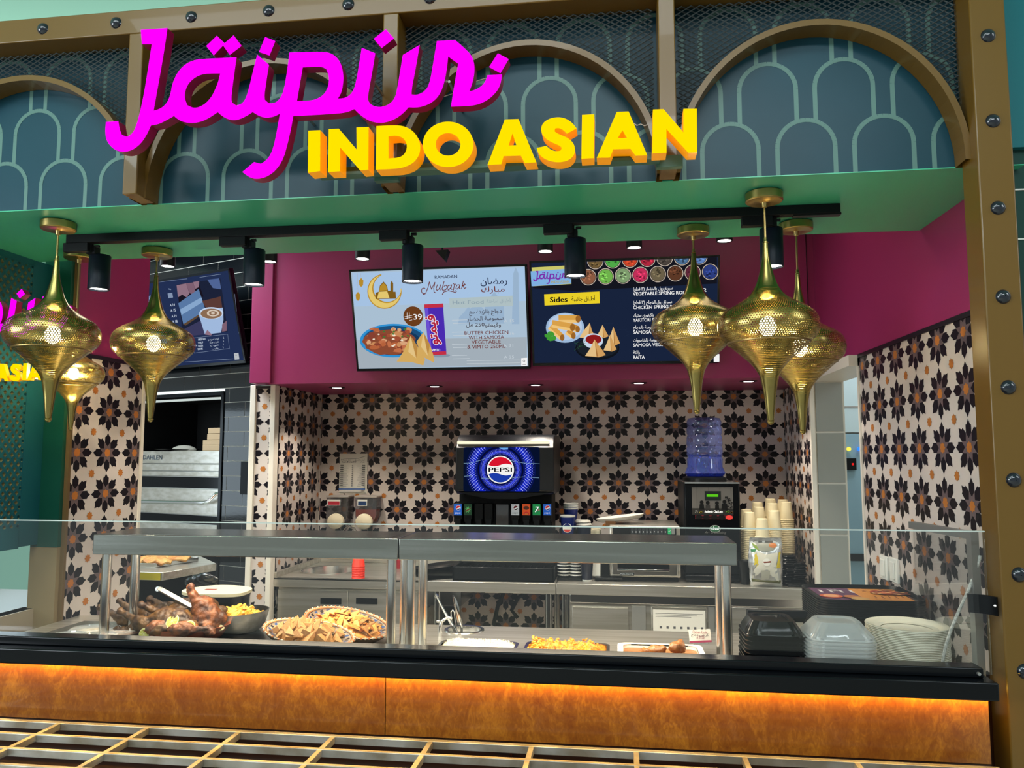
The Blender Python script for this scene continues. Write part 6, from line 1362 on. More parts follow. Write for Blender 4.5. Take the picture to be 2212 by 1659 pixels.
# bin with cream lid in black bag
YBN = 3.72; cb_ = PY(468, 1275, YBN); zl1 = PY(460, 1298, YBN - .17).z
bn = thing('waste_bin', 'black bagged waste bin with a cream lid behind the fries', 'bin', (cb_.x, YBN, 0))
zz0 = PY(468, 1276, YBN).z
MB().lathe([(.14, 0), (.17, zz0 - .03), (.175, zz0 - .012)], 32, (cb_.x, YBN, 0), sx=.95, sy=.8).build('body', M('bag_black', '#0c0e10', .2, bump=(18, 1)), bn)
lid_o = [(cb_.x - .165 + x, YBN + y) for x, y in ((0, 0), (.02, -.08), (.09, -.13), (.2, -.14), (.335, -.12), (.345, -.02), (.32, .08), (.2, .13), (.08, .12))]
v, f, nz = flat_mesh(smooth_outline(lid_o, 2, 80), [], .014); mb = MB(); mb.add([(p.x, p.y, zz0 + p.z) for p in v], f); mb.build('lid', M('lid_cream', '#e8dcb4', .5), bn)
s_ = PZ(457, 1273, zz0 + .008); MB().box(s_.x - .03, s_.x + .025, s_.y - .012, s_.y + .012, zz0 + .007, zz0 + .0082).build('sticker', M('sticker_red', '#9c3a2c', .5), bn)
mb = MB(); hp_ = PY(442, 1260, YBN + .16)
for k in range(5): mb.ball((hp_.x + rnd.uniform(-.05, .05), YBN + .13 + rnd.uniform(-.01, .02), zz0 + .01 + rnd.uniform(0, .035)), (.05, .025, .03), 10)
mb.build('bag_gather', M('bag_black', '#0c0e10', .2, bump=(18, 1)), bn)
# ------------------------------------------------------------------ food and crockery on the serving deck
def oval(cx, cy, rx, ry, h, z0, rim=.006, tilt=None, foot=.62, n=40):
    mb = MB(); pr = [(.001, 0), (foot, 0), (foot + .2, .25 * h), (.93, .7 * h), (1.0, h), (1.0 - rim / rx, h), (.93 - rim / rx, .72 * h), (foot + .17, .3 * h), (foot, .12 * h), (.001, .12 * h)]
    return mb.lathe(pr, n, (cx, cy, z0), sx=rx, sy=ry, rot=tilt) if tilt is None else mb.lathe([(r, z) for r, z in pr], n, (cx, cy, z0), sx=rx, sy=ry, rot=tilt)
def roast(name, mat, balls, loc, label, rot=0, vox=.0055, grp=None):
    """one joined roasted bird: overlapping lumps remeshed into a single skin"""
    mb = MB(); rz = Matrix.Rotation(rot, 3, 'Z')
    for c, r_, e in balls: mb.ball(rz @ Vector(c), r_, 12, rot=rz @ (Matrix.Rotation(R(e[2]), 3, 'Z') @ Matrix.Rotation(R(e[1]), 3, 'Y') @ Matrix.Rotation(R(e[0]), 3, 'X')))
    o = mb.build(name, mat); o.location = loc
    m = o.modifiers.new('remesh', 'REMESH'); m.mode = 'VOXEL'; m.voxel_size = vox; m.use_smooth_shade = True
    s = o.modifiers.new('smooth', 'SMOOTH'); s.iterations = 3; s.factor = .6
    t = bpy.data.textures.new('skin', 'CLOUDS'); t.noise_scale = .014; d = o.modifiers.new('wrinkle', 'DISPLACE'); d.texture = t; d.strength = .011; d.texture_coords = 'GLOBAL'
    return tag(o, label, 'chicken', grp)
BIRD = [((0, 0, .05), (.085, .06, .055), (0, 0, 0)), ((-.05, 0, .065), (.05, .045, .04), (0, 0, 0)), ((.06, .045, .05), (.05, .026, .03), (0, -25, 20)), ((.06, -.045, .05), (.05, .026, .03), (0, -25, -20)), ((.115, .055, .075), (.042, .012, .013), (0, -28, 15)), ((.115, -.055, .075), (.042, .012, .013), (0, -28, -15)),
        ((.15, .064, .095), (.013, .015, .013), (0, 0, 0)), ((.15, -.064, .095), (.013, .015, .013), (0, 0, 0)), ((-.03, .062, .045), (.04, .016, .018), (0, 10, 40)), ((-.03, -.062, .045), (.04, .016, .018), (0, 10, -40)), ((-.1, 0, .05), (.03, .02, .02), (0, 20, 0))]
UP = [((0, 0, .045), (.055, .048, .07), (0, 12, 0)), ((-.01, 0, .09), (.042, .04, .045), (0, 20, 0)), ((-.05, .012, .125), (.045, .017, .018), (0, 48, 0)), ((-.026, -.02, .115), (.018, .018, .05), (0, -22, 0)), ((-.066, .012, .16), (.014, .014, .016), (0, 0, 0)), ((-.046, -.02, .165), (.013, .013, .014), (0, 0, 0)), ((.05, .01, .06), (.03, .02, .02), (0, 30, 0)), ((.03, -.04, .03), (.045, .02, .022), (0, 20, -30))]
ZDI = ZD + .006
YD = 2.66
cdx = PY(395, 1385, YD).x
ds = thing('terracotta_dish', 'brown terracotta dish holding the roast chickens', 'dish', (cdx, YD, ZDI))
oval(cdx, YD, .165, .13, .055, ZDI, .009).build('bowl', TERRA, ds)
roast('roast_chicken', SKIN1, UP, (PY(440, 1350, YD - .03).x, YD - .02, ZDI + .025), 'golden brown roast chicken with legs sticking up at the right of the dish', R(0))
roast('roast_chicken', SKIN2, BIRD, (PY(362, 1365, YD - .05).x, YD - .05, ZDI + .015), 'dark roast chicken with a lime slice on it at the dish centre', R(168))
roast('roast_chicken', SKIN2, BIRD, (PY(330, 1360, YD + .05).x - .02, YD + .06, ZDI + .012), 'blackened roast chicken at the left back of the dish', R(185))
roast('chicken_leg', SKIN1, [((0, 0, .02), (.05, .03, .028), (0, 0, 20)), ((.05, .02, .02), (.03, .011, .011), (0, 0, 20))], (PY(345, 1378, YD - .1).x, YD - .10, ZDI + .042), 'shiny orange brown chicken piece low at the front of the dish, left one', R(20), .004)
roast('chicken_leg', SKIN1, [((0, 0, .02), (.055, .03, .026), (0, 0, 10)), ((.05, .01, .02), (.04, .011, .011), (0, 0, 10))], (PY(395, 1378, YD - .1).x, YD - .10, ZDI + .04), 'shiny orange brown chicken piece low at the front of the dish, right one', R(5), .004)
roast('chicken_leg', SKIN2, [((0, 0, 0), (.045, .014, .014), (0, -30, 0)), ((.042, 0, .03), (.014, .013, .016), (0, 0, 0)), ((-.05, 0, -.015), (.03, .012, .012), (0, 10, 0))], (PY(296, 1368, YD).x, YD - .02, ZDI + .048), 'thin dark chicken leg poking out at the left end of the dish', R(0), .0035)
roast('roast_chicken', SKIN2, BIRD, (PY(405, 1345, YD + .03).x, YD + .045, ZDI + .035), 'charred roast chicken heaped at the back between the others', R(200))
def lime(px, py, Y, rx, tx, ty, lab):
    p = PY(px, py, Y); rot = Matrix.Rotation(R(ty), 3, 'Y') @ Matrix.Rotation(R(tx), 3, 'X'); mb = MB()
    mb.lathe([(.001, -.003), (rx, -.003), (rx, .003)], 24, p, 1, rot=rot); mb.lathe([(rx, .003), (rx * .88, .0034)], 24, p, 2, rot=rot); mb.lathe([(rx * .88, .0034), (.001, .0032)], 24, p, 0, rot=rot)
    for k in range(8): a = k * math.pi / 4; d = Vector((math.cos(a), math.sin(a), 0)); n = Vector((-d.y, d.x, 0)) * .0006; mb.poly([p + rot @ (n + Vector((0, 0, .0037))), p + rot @ (d * rx * .86 + n + Vector((0, 0, .0037))), p + rot @ (d * rx * .86 - n + Vector((0, 0, .0037))), p + rot @ (-n + Vector((0, 0, .0037)))], 2)
    return tag(mb.build('lime_slice', [LIME, LIMER, M('lime_pith', '#d8d4a0', .5)]), lab, 'lime')
lime(373, 1343, YD - .105, .024, 52, -12, 'round lime slice lying on the dark chicken'); lime(410, 1353, YD - .10, .019, 70, 30, 'darker lime slice tucked between the chickens'); lime(312, 1370, YD - .11, .020, 80, -40, 'lime wedge at the left front of the dish')
for k, (px, py) in enumerate(((372, 1325), (393, 1342), (475, 1357))):
    p = PY(px, py, YD - .07 if k < 2 else YD - .02); tag(MB().lathe([(.001, 0), (.017, 0), (.016, .004), (.001, .004)], 9, p, rot=Matrix.Rotation(R(50), 3, 'X'), sy=.7).build('onion_piece', M('onion', '#e0d0a0', .4)), 'pale onion piece on the chickens, ' + ('upper', 'beside the lime slice', 'at the dish rim')[k], 'onion')
k0, k1 = PY(343, 1272, YD + .02), PY(428, 1318, YD - .01)
sp = thing('serving_tongs', 'grey metal tongs resting on the roast chicken', 'tongs', k1)
MB().tube([k0, k1], [.0085, .0085], 4).build('arm', STEELD, sp); MB().tube([k0 + Vector((0, .014, -.004)), k1 + Vector((.01, .014, -.01))], [.0085, .0085], 4).build('arm', STEELD, sp); MB().tube([k0 + Vector((-.003, -.004, 0)), k0 + Vector((-.003, .018, -.004))], .009, 8).build('hinge', STEELB, sp)

# pan of fries
YF_ = 2.83; fc_ = PY(514, 1335, YF_); rF = (PY(577, 1330, YF_).x - PY(452, 1330, YF_).x) / 2
fp = thing('fries_pan', 'round steel pan full of yellow fries', 'pan', (fc_.x, YF_, ZDI))
tl = Matrix.Rotation(R(-2), 3, 'Y'); hF = .072
MB().lathe([(.001, 0), (rF * .68, 0), (rF * .86, .02), (rF * .97, hF * .8), (rF, hF)], 44, (fc_.x, YF_, ZDI), rot=tl).lathe([(rF, hF), (rF - .004, hF), (rF * .93, hF * .75), (rF * .8, .02), (.001, .012)], 44, (fc_.x, YF_, ZDI), 1, rot=tl).build('pan', [STEEL, M('nonstick', '#15171a', .35)], fp)
q = random.Random(9); fm = MB().box(-.5, .5, -.5, .5, -.5, .5).mesh('french_fry', FRY)
def heap(name, me, cat, n, cx, cy, R0, z0, hh, dims, lab, grp, sy=1.0, spread=35, q=q, mats=None):
    for k in range(n):
        a, d = q.uniform(0, 6.283), math.sqrt(q.uniform(0, 1)); x, y = cx + R0 * d * math.cos(a), cy + R0 * sy * d * math.sin(a)
        o = bpy.data.objects.new(name, me if not mats else mats[k % len(mats)]); COL.objects.link(o); o.location = (x, y, z0 + hh * (1 - d * d) * q.uniform(.55, 1)); o.rotation_euler = (R(q.uniform(-spread, spread)), R(q.uniform(-spread, spread)), q.uniform(0, 6.28))
        s = q.uniform(.75, 1.2); o.scale = (dims[0] * s, dims[1], dims[2]); tag(o, lab, cat, grp)
heap('french_fry', fm, 'fries', 120, fc_.x, YF_, rF * .68, ZDI + .048, .036, (.055, .0085, .0085), 'yellow french fry in the round steel pan', 'french fries in the pan')
tag(MB().lathe([(.001, .012), (rF * .79, .04), (rF * .82, .048), (rF * .5, .058), (.001, .064)], 30, (fc_.x, YF_, ZDI)).build('fries_bed', FRY), 'packed bed of fries deep in the steel pan', 'fries', kind='stuff')

# two painted oval bowls
def painted(cx, cy, rx, ry, h, z0, rot, label, nm='painted_bowl'):
    t = thing(nm, label, 'bowl', (cx, cy, z0), 'painted oval bowls')
    pr = [(.001, 0), (.45, 0), (.72, .28 * h), (.92, .72 * h), (1.0, h)]; MB().lathe([(r, z) for r, z in pr], 48, (cx, cy, z0), sx=rx, sy=ry, rot=rot).build('bowl', BOWLD, t)
    MB().lathe([(1.0, h), (.985, h + .003), (.965, h), (.9, .72 * h), (.7, .32 * h), (.44, .1 * h), (.001, .1 * h)], 48, (cx, cy, z0), sx=rx, sy=ry, rot=rot).build('inside_glaze', PATTW, t)
    mb = MB()
    for s0, s1, m in ((.955, .93, 1), (.925, .912, 2), (.80, .785, 0)): mb.lathe([(s0, h * (s0 - .26) / .74 + .0045), (s1, h * (s1 - .26) / .74 + .0045)], 48, (cx, cy, z0), m, sx=rx, sy=ry, rot=rot)
    for k in range(26):
        a = 2 * math.pi * k / 26; P = []
        for da, s in ((-.07, .89), (.07, .87), (.05, .80), (-.05, .82)): v = Vector((s * rx * math.cos(a + da), s * ry * math.sin(a + da), h * (s - .26) / .74 + .006)); P.append(Vector((cx, cy, z0)) + (rot @ v if rot else v))
        mb.poly(P, k % 2 * 2)
    mb.build('painted_band', [PATTB, PATTO, M('bowl_black', '#20181c', .35)], t, smooth=0)
    bd_ = MB(); V = []
    for k in range(64):
        a = 2 * math.pi * k / 64; v = Vector((.995 * rx * math.cos(a), .995 * ry * math.sin(a), h + .001)); bd_.ball(Vector((cx, cy, z0)) + (rot @ v if rot else v), .0042, 6, k % 2)
    bd_.build('beaded_rim', [PATTO, PATTW], t); return t
def chipmesh(mat, s=1.0, fold=.35, q=random.Random(1)):
    mb = MB(); a, b, c, d = Vector((-.5, -.4, 0)), Vector((.55, -.3, .1)), Vector((0, .6, .05)), Vector((.05, -.05, fold)); t = Vector((0, 0, -.06))
    mb.add([a, b, c, d, a + t, b + t, c + t, d + t], [(0, 1, 3), (1, 2, 3), (2, 0, 3), (5, 4, 7), (6, 5, 7), (4, 6, 7), (0, 4, 5, 1), (1, 5, 6, 2), (2, 6, 4, 0)]); return mb.mesh('chip', mat, 0)
Y2 = 2.74; r1 = Matrix.Rotation(R(12), 3, 'Y') @ Matrix.Rotation(R(10), 3, 'X'); c2 = PY(746, 1362, Y2); rx2 = (PY(838, 1360, Y2).x - PY(655, 1340, Y2).x) / 2
painted(c2.x, Y2, rx2, .115, .058, ZDI + .006, r1, 'painted oval bowl of orange chips tilted towards the gantry legs')
MB().lathe([(.05, 0), (.055, 0), (.06, .02), (.05, .026)], 24, (c2.x, Y2, ZDI)).build('foot', BOWLD, None) if 0 else None
cm = [chipmesh(CHIP, fold=.3), chipmesh(CHIP, fold=.15), chipmesh(M('chips_light', '#eab764', .6, noise=(28, '#d08a3c')), fold=.4), chipmesh(CHIPD, fold=.25)]
q = random.Random(21)
for k in range(80):
    a, d = q.uniform(0, 6.283), math.sqrt(q.uniform(0, .95)); v = Vector((rx2 * .72 * d * math.cos(a), .078 * d * math.sin(a), .045 + .026 * (1 - d * d) * q.uniform(.4, 1)))
    o = bpy.data.objects.new('tortilla_chip', cm[(k % 3) if v.x < .04 or k % 2 else 3]); COL.objects.link(o); o.location = Vector((c2.x, Y2, ZDI + .006)) + r1 @ v; o.rotation_euler = (R(q.uniform(-45, 45)), R(q.uniform(-45, 45)), q.uniform(0, 6.28)); s = q.uniform(.038, .058); o.scale = (s, s, s)
    tag(o, 'golden chip in the tilted painted bowl', 'chip', 'chips in the tilted painted bowl')
tag(MB().lathe([(.001, .015), (.8, .036), (.72, .044), (.4, .052), (.001, .056)], 30, (c2.x, Y2, ZDI + .006), sx=rx2, sy=.105, rot=r1).build('chip_bed', CHIP), 'dense layer of chips filling the tilted painted bowl', 'chips', kind='stuff')
Y3 = 2.56; c3_ = PY(664, 1383, Y3); rx3 = (PY(765, 1390, Y3).x - PY(572, 1380, Y3).x) / 2; r3 = Matrix.Rotation(R(9), 3, 'Y') @ Matrix.Rotation(R(6), 3, 'X')
painted(c3_.x, Y3, rx3, .115, .05, ZDI + .014, r3, 'painted oval bowl of brown folded chips low behind the ledge')
cb3 = [chipmesh(CHIPD, fold=.45), chipmesh(CHIPD, fold=.3)]
for k in range(34):
    a, d = q.uniform(0, 6.283), math.sqrt(q.uniform(0, .9)); v = Vector((rx3 * .74 * d * math.cos(a), .075 * d * math.sin(a), .042 + .03 * (1 - d * d) * q.uniform(.4, 1)))
    o = bpy.data.objects.new('samosa', cb3[k % 2]); COL.objects.link(o); o.location = Vector((c3_.x, Y3, ZDI + .014)) + r3 @ v; o.rotation_euler = (R(q.uniform(10, 75)), R(q.uniform(-30, 30)), R(q.uniform(-30, 30))); s = q.uniform(.05, .068); o.scale = (s, s, s)
    tag(o, 'brown triangular samosa in the lower painted bowl', 'samosa', 'samosas in the lower painted bowl')

# covered deli tubs in the cold well
for k, (px, py, r_, lab, c) in enumerate(((193, 1356, .064, 'round clear lidded tub, rear left in the cold well', '#d8c49c'), (264, 1358, .068, 'round lidded tub with pinkish filling, rear right in the cold well', '#d8a890'), (143, 1371, .060, 'round lidded tub at the front left of the cold well', '#d0bc94'), (213, 1371, .056, 'round lidded tub with red filling at the front of the cold well', '#c88c78'))):
    zt3 = ZD + (.045 if k < 2 else .068) - .0; p = PZ(px, py, zt3 - .001); p.x = max(p.x, XL + r_ + .006)
    t = thing('deli_tub', lab, 'tub', (p.x, p.y, ZD - .055), 'lidded tubs in the cold well')
    MB().lathe([(.001, ZD - .054), (r_ * .8, ZD - .054), (r_ * .97, zt3 - .012)], 36, (p.x, p.y, 0)).build('tub', M('tub_white', '#cfc4ac', .4), t)
    MB().lathe([(r_ * .9, zt3 - .014), (r_ * .5, zt3 - .010), (.001, zt3 - .008)], 36, (p.x, p.y, 0)).build('filling', M('fill' + c, c, .6, noise=(18, '#efe4cc')), t)
    MB().lathe([(r_ * .97, zt3 - .016), (r_ * 1.02, zt3 - .012), (r_ * 1.02, zt3 - .004), (r_ * .94, zt3), (r_ * .9, zt3 - .005), (.001, zt3 - .004)], 36, (p.x, p.y, 0)).build('lid', CLEAR, t)

# food pans right of the gantry joint
def gastro(px0, px1, py, Y1, d, label, fill, m_fill, mat, name, wall=.004, hgt=.03, fz=0, rough=.006, seed=1):
    z = ZD + hgt; a, b = PZ(px0, py, z), PZ(px1, py, z); y1 = a.y; x0, x1 = a.x, b.x; y0 = y1 - d
    t = thing(name, label, 'tray', ((x0 + x1) / 2, (y0 + y1) / 2, ZD), 'food pans on the deck'); w = wall
    o = rrect(x0, x1, y0, y1, .03); h = rrect(x0 + w + .006, x1 - w - .006, y0 + w + .006, y1 - w - .006, .026)
    v, f, nz_ = flat_mesh(o, [h], .005); mb = MB(); mb.add([(p.x, p.y, z - .0025 + p.z) for p in v], f)
    n = len(h); mb.add([(x, y, z) for x, y in h] + [(x, y, ZD + .002) for x, y in h], [(i, (i + 1) % n, n + (i + 1) % n, n + i) for i in range(n)] + [list(range(n, 2 * n))])
    h2 = rrect(x0 + .004, x1 - .004, y0 + .004, y1 - .004, .028); mb.add([(x, y, z - .004) for x, y in h2] + [(x, y, ZD + .0005) for x, y in h2], [(i, (i + 1) % n, n + (i + 1) % n, n + i) for i in range(n)])
    mb.build('pan', mat, t)
    g = MB(); nx, ny = 44, 30; q = random.Random(seed); V = []
    for j in range(ny + 1):
        for i in range(nx + 1):
            u, v_ = i / nx, j / ny; e = min(u, 1 - u, v_ * .9 + .0, (1 - v_) * .9) * 4; V.append((x0 + w + .007 + (x1 - x0 - 2 * w - .014) * u, y0 + w + .007 + (d - 2 * w - .014) * v_, z - .012 + fz * min(1, e) ** .6 + q.uniform(-rough, rough) * min(1, e * 2)))
    g.add(V, [(j * (nx + 1) + i, j * (nx + 1) + i + 1, (j + 1) * (nx + 1) + i + 1, (j + 1) * (nx + 1) + i) for j in range(ny) for i in range(nx)])
    o = g.build(fill, m_fill, smooth=0 if rough > .004 else 40); return t, o, (x0, x1, y0, y1, z)
t, o, bx = gastro(957, 1126, 1381, 0, .30, 'steel food pan of white rice behind the ledge', 'rice', RICE, STEELB, 'food_pan', fz=.032, rough=.003); tag(o, 'white rice filling the first food pan', 'rice', kind='stuff')
mb = MB(); q = random.Random(8)
for k in range(2200):
    x, y = q.uniform(bx[0] + .02, bx[1] - .02), q.uniform(bx[2] + .02, bx[3] - .015); d = Vector((q.uniform(-1, 1), q.uniform(-1, 1), q.uniform(-.3, .6))).normalized() * .0036; c = Vector((x, y, bx[4] - .010 + .032 * min(1, 4 * min((x - bx[0] - .011) / (bx[1] - bx[0] - .022), (bx[1] - .011 - x) / (bx[1] - bx[0] - .022), .9 * (y - bx[2] - .011) / (bx[3] - bx[2] - .022), .9 * (bx[3] - .011 - y) / (bx[3] - bx[2] - .022)) + .001) ** .6 + q.uniform(-.002, .004))); n = d.cross(Vector((0, 0, 1))).normalized() * .0011; u = Vector((0, 0, .0011))
    mb.add([c - d, c + n, c + u, c - n, c - u, c + d], [(0, 1, 2), (0, 2, 3), (0, 3, 4), (0, 4, 1), (5, 2, 1), (5, 3, 2), (5, 4, 3), (5, 1, 4)])
tag(mb.build('rice_grains', M('rice_white', '#efe6cc', .6), smooth=0), 'loose white rice grains on the rice pan', 'rice', kind='stuff')
t, o, bx = gastro(1139, 1318, 1384, 0, .30, 'steel food pan of orange biryani rice behind the ledge', 'biryani', CURRY, STEELB, 'food_pan', fz=.030, rough=.006, seed=3); tag(o, 'orange spiced rice filling the second food pan', 'rice', kind='stuff')
mb = MB()
for k in range(420):
    x = q.uniform(bx[0] + .02, bx[0] + (bx[1] - bx[0]) * .8); y = q.uniform(bx[2] + .02, bx[3] - .02); c = Vector((x, y, bx[4] + .006 + q.uniform(-.002, .012))); s = q.uniform(.004, .010); mb.ball(c, (s, s * .6, s * .5), 6, rot=Matrix.Rotation(q.uniform(0, 6), 3, 'Z') @ Matrix.Rotation(q.uniform(-.6, .6), 3, 'Y'))
tag(mb.build('biryani_pieces', M('curry_light', '#e6a02c', .45, noise=(30, '#b8701a')), smooth=0), 'orange lumps of spiced rice heaped on the second pan', 'rice', kind='stuff')
t, o, bx = gastro(1334, 1512, 1387, 0, .30, 'white ceramic dish of brown stew behind the ledge', 'stew', STEW, CERAM, 'ceramic_dish', wall=.012, hgt=.036, fz=-.004, rough=.001); tag(o, 'brown stew sauce in the white ceramic dish', 'stew', kind='stuff')
for k, (px, py, s) in enumerate(((1418, 1405, .030), (1463, 1399, .036), (1395, 1409, .022))):
    p = PY(px, py, bx[3] - .09 - .02 * k); roast('stew_piece', STEW, [((0, 0, 0), (s, s * .7, s * .55), (0, 10, 0)), ((s * .6, 0, s * .2), (s * .5, s * .4, s * .4), (0, 0, 0))], p, 'brown meat piece standing out of the stew, ' + ('middle one', 'tallest one', 'flat one near the left')[k], k, .004)
# price card on a clear clip
pc_ = thing('price_card', 'small white price card with a pink foot on the ceramic dish', 'sign', (PY(1512, 1387, 2.72).x, 2.72, ZD + .04)); YPC = 2.72
tl_ = MB(); P4 = [PY(x, y, YPC) for x, y in ((1490, 1389), (1537, 1387), (1534, 1359), (1487, 1361))]; tl_.prism(P4, (0, .002, 0)); tl_.build('card', M('card', '#ece6dc', .6), pc_, fix=True)
def pcm(px, py): p = PY(px, py, YPC - .0006); return (p.x, p.z)
l = Board(.0002, 0); l.poly([pcm(x, y) for x, y in ((1490, 1389), (1537.5, 1387), (1537, 1382.5), (1489.5, 1384.5))], M('card_pink', '#a83a5c', .5))
l.text('Chicken Karahi', *pcm(1511.5, 1368.5), .014, M('card_red', '#8c2c40', .6), 'CENTER', width=pcm(1528, 1368)[0] - pcm(1497, 1368)[0]); l.text(arabic('كراهي دجاج'), *pcm(1511.5, 1373.5), .012, ik, 'CENTER'); l.text('A 31.00', *pcm(1513, 1380), .015, M('card_red', '#8c2c40', .6), 'CENTER', width=pcm(1523, 1368)[0] - pcm(1506, 1368)[0])
for p in l.mb.v: p.y, p.z = YPC - .0006 - p.z, p.y
l.mb.build('print', l.mats, pc_, smooth=0)
P5 = [PY(x, y, YPC + .004) for x, y in ((1498, 1392), (1530, 1391), (1530, 1386), (1499, 1387))]; MB().prism(P5, (0, .02, 0)).build('clip', CLEAR, pc_, fix=True)
q1_, q2_ = PY(1512, 1386, YPC + .01), Vector((PY(1512, 1386, YPC).x, YPC + .01, ZD + .0362))
# round well tools
for k, (a, b, lab) in enumerate(((((945, 1287), (992, 1371)), 'steel serving spoon leaning left in the round well', 'steel serving spoon'), (((984, 1293), (997, 1366)), None, 'slotted steel server upright in the round well'), (((975, 1325), (980, 1366)), None, 'short bent steel ladle handle in the round well'))) if 0 else ():
    pass
zw = ZD - .075
def rod(name, label, pts, r, mat=CHROME, head=None):
    t = thing(name, label, 'utensil', pts[-1]); MB().tube(pts, r, 8).build('handle', mat, t)
    if head: head.build('head', mat, t)
Yw = well.y
rod('serving_tongs', 'long steel tongs leaning left in the round well', [PY(941, 1283, Yw - .02), PY(952, 1305, Yw - .015), PY(975, 1345, Yw), PY(990, 1370, Yw)], .0042, CHROME, MB().tube([PY(941, 1283, Yw - .02), PY(947, 1288, Yw - .02), PY(944, 1292, Yw - .02), PY(939, 1287, Yw - .02)], .003, 6).tube([PY(950, 1302, Yw - .005), PY(983, 1365, Yw + .012)], .004, 8))
hd2 = MB(); 
for k in range(3): hd2.tube([PY(979 + k * 2.5, 1286 + k * 4, Yw), PY(983 + k * 3, 1310, Yw), PY(990 + k * 3, 1345, Yw)], .0035, 6)
rod('slotted_server', 'slotted steel server standing upright in the round well', [PY(984, 1305, Yw), PY(996, 1345, Yw), PY(998, 1372, Yw)], .005, CHROME, hd2)
rod('steel_ladle', 'short steel ladle with a rounded handle in the round well', [PY(981, 1365, Yw + .01), PY(975, 1340, Yw + .01), PY(974, 1322, Yw + .01), PY(978, 1317, Yw + .01), PY(982, 1322, Yw + .01), PY(984, 1345, Yw + .012), PY(986, 1368, Yw + .012)], .0028)
tp = thing('well_tap', 'small chrome tap beside the round well', 'tap', PZ(951, 1374, ZD))
b0 = PZ(951, 1374, ZD); MB().tube([b0, b0 + Vector((0, 0, .03)), b0 + Vector((.004, 0, .05)), b0 + Vector((.025, .01, .066)), b0 + Vector((.04, .015, .06))], [.008, .007, .0065, .005, .005], 12).build('spout', CHROME, tp); MB().box(b0.x - .014, b0.x + .012, b0.y - .006, b0.y + .006, ZD + .048, ZD + .056).build('lever', CHROME, tp, bevel=.002)

# ------------------------------------------------------------------ takeaway packs at the right end
def slab_ring(w, d, h, r, taper, mat, nm, ribs=0, top=True, n=6):
    """shallow rounded box shell: foot outline, rim outline and a thin lip"""
    mb = MB(); A = rrect(-w / 2 * taper, w / 2 * taper, -d / 2 * taper, d / 2 * taper, r * taper, n); Bo = rrect(-w / 2, w / 2, -d / 2, d / 2, r, n); C = rrect(-w / 2 - .006, w / 2 + .006, -d / 2 - .006, d / 2 + .006, r + .006, n); k = len(A)
    mb.add([(x, y, h) for x, y in A] + [(x, y, .003) for x, y in Bo] + [(x, y, .003) for x, y in C] + [(x, y, 0) for x, y in C],
           [(i, (i + 1) % k, k + (i + 1) % k, k + i) for i in range(k)] + [(k + i, k + (i + 1) % k, 2 * k + (i + 1) % k, 2 * k + i) for i in range(k)] + [(2 * k + i, 2 * k + (i + 1) % k, 3 * k + (i + 1) % k, 3 * k + i) for i in range(k)] + ([list(range(k))] if top else []))
    return mb
YT = 2.36
# black containers, lids up
w = PY(1735, 1400, YT).x - PY(1602, 1400, YT).x
bcx = PY(1668, 1400, YT).x; tray_k = slab_ring(w - .012, .17, -.022, .03, .86, BLACK, 'c', top=True)
kt = tray_k.mesh('black_container', BLACK)
zk = PY(1668, 1376, YT - .07).z; zs2 = [zk - .0115 * k for k in range(9)][::-1]; zs2 = [z for z in zs2 if z > ZD + .024]
stack('black_container', kt, 'container', bcx, YT, zs2, None, 'black food container on top of the black stack, under the ribbed lid', 'black food container nested in the black stack at the counter end', 'black food containers', jit=.0015)
tag(MB().box(bcx - w / 2 + .03, bcx + w / 2 - .03, YT - .06, YT + .06, ZD + .0005, min(zs2) - .0225).build('container_base', BLACK, bevel=.004), 'lowest black container at the foot of the black stack', 'container')
def ribbed(w, d, h, taper, n=13):
    mb = MB(); o0 = rrect(-w / 2, w / 2, -d / 2, d / 2, .035, 8); o1 = rrect(-w / 2 * taper, w / 2 * taper, -d / 2 * taper, d / 2 * taper, .03, 8); k = len(o0)
    def wav(pts, am):
        out = []; L = 0
        for i, p in enumerate(pts): a = math.atan2(p[1], p[0]); f = 1 + am * math.sin(a * 28); out.append((p[0] * f, p[1] * f))
        return out
    def dens(pts, m=4): return [(pts[i][0] + (pts[(i + 1) % len(pts)][0] - pts[i][0]) * j / m, pts[i][1] + (pts[(i + 1) % len(pts)][1] - pts[i][1]) * j / m) for i in range(len(pts)) for j in range(m)]
    o0, o1 = dens(o0), dens(o1); k = len(o0); R_ = [[(x * 1.03, y * 1.03, 0) for x, y in o0], [(x, y, .003) for x, y in o0], [(x, y, .008) for x, y in wav(o0, .012)], [(x, y, h * .7) for x, y in wav([(a[0] * .35 + b[0] * .65, a[1] * .35 + b[1] * .65) for a, b in zip(o0, o1)], .014)], [(x, y, h) for x, y in o1], [(x * .8, y * .8, h) for x, y in o1], [(x * .76, y * .74, h - .004) for x, y in o1]]
    V = [p for r_ in R_ for p in r_]; F = [(j * k + i, j * k + (i + 1) % k, (j + 1) * k + (i + 1) % k, (j + 1) * k + i) for j in range(len(R_) - 1) for i in range(k)] + [list(range((len(R_) - 1) * k, len(R_) * k))]
    mb.add(V, F); return mb
o = ribbed(w - .02, .165, .036, .78).build('dome_cover', BLACK); o.location = (bcx - .003, YT, zk + .004); tag(o, 'glossy black ribbed dome lid on the black container stack', 'lid')
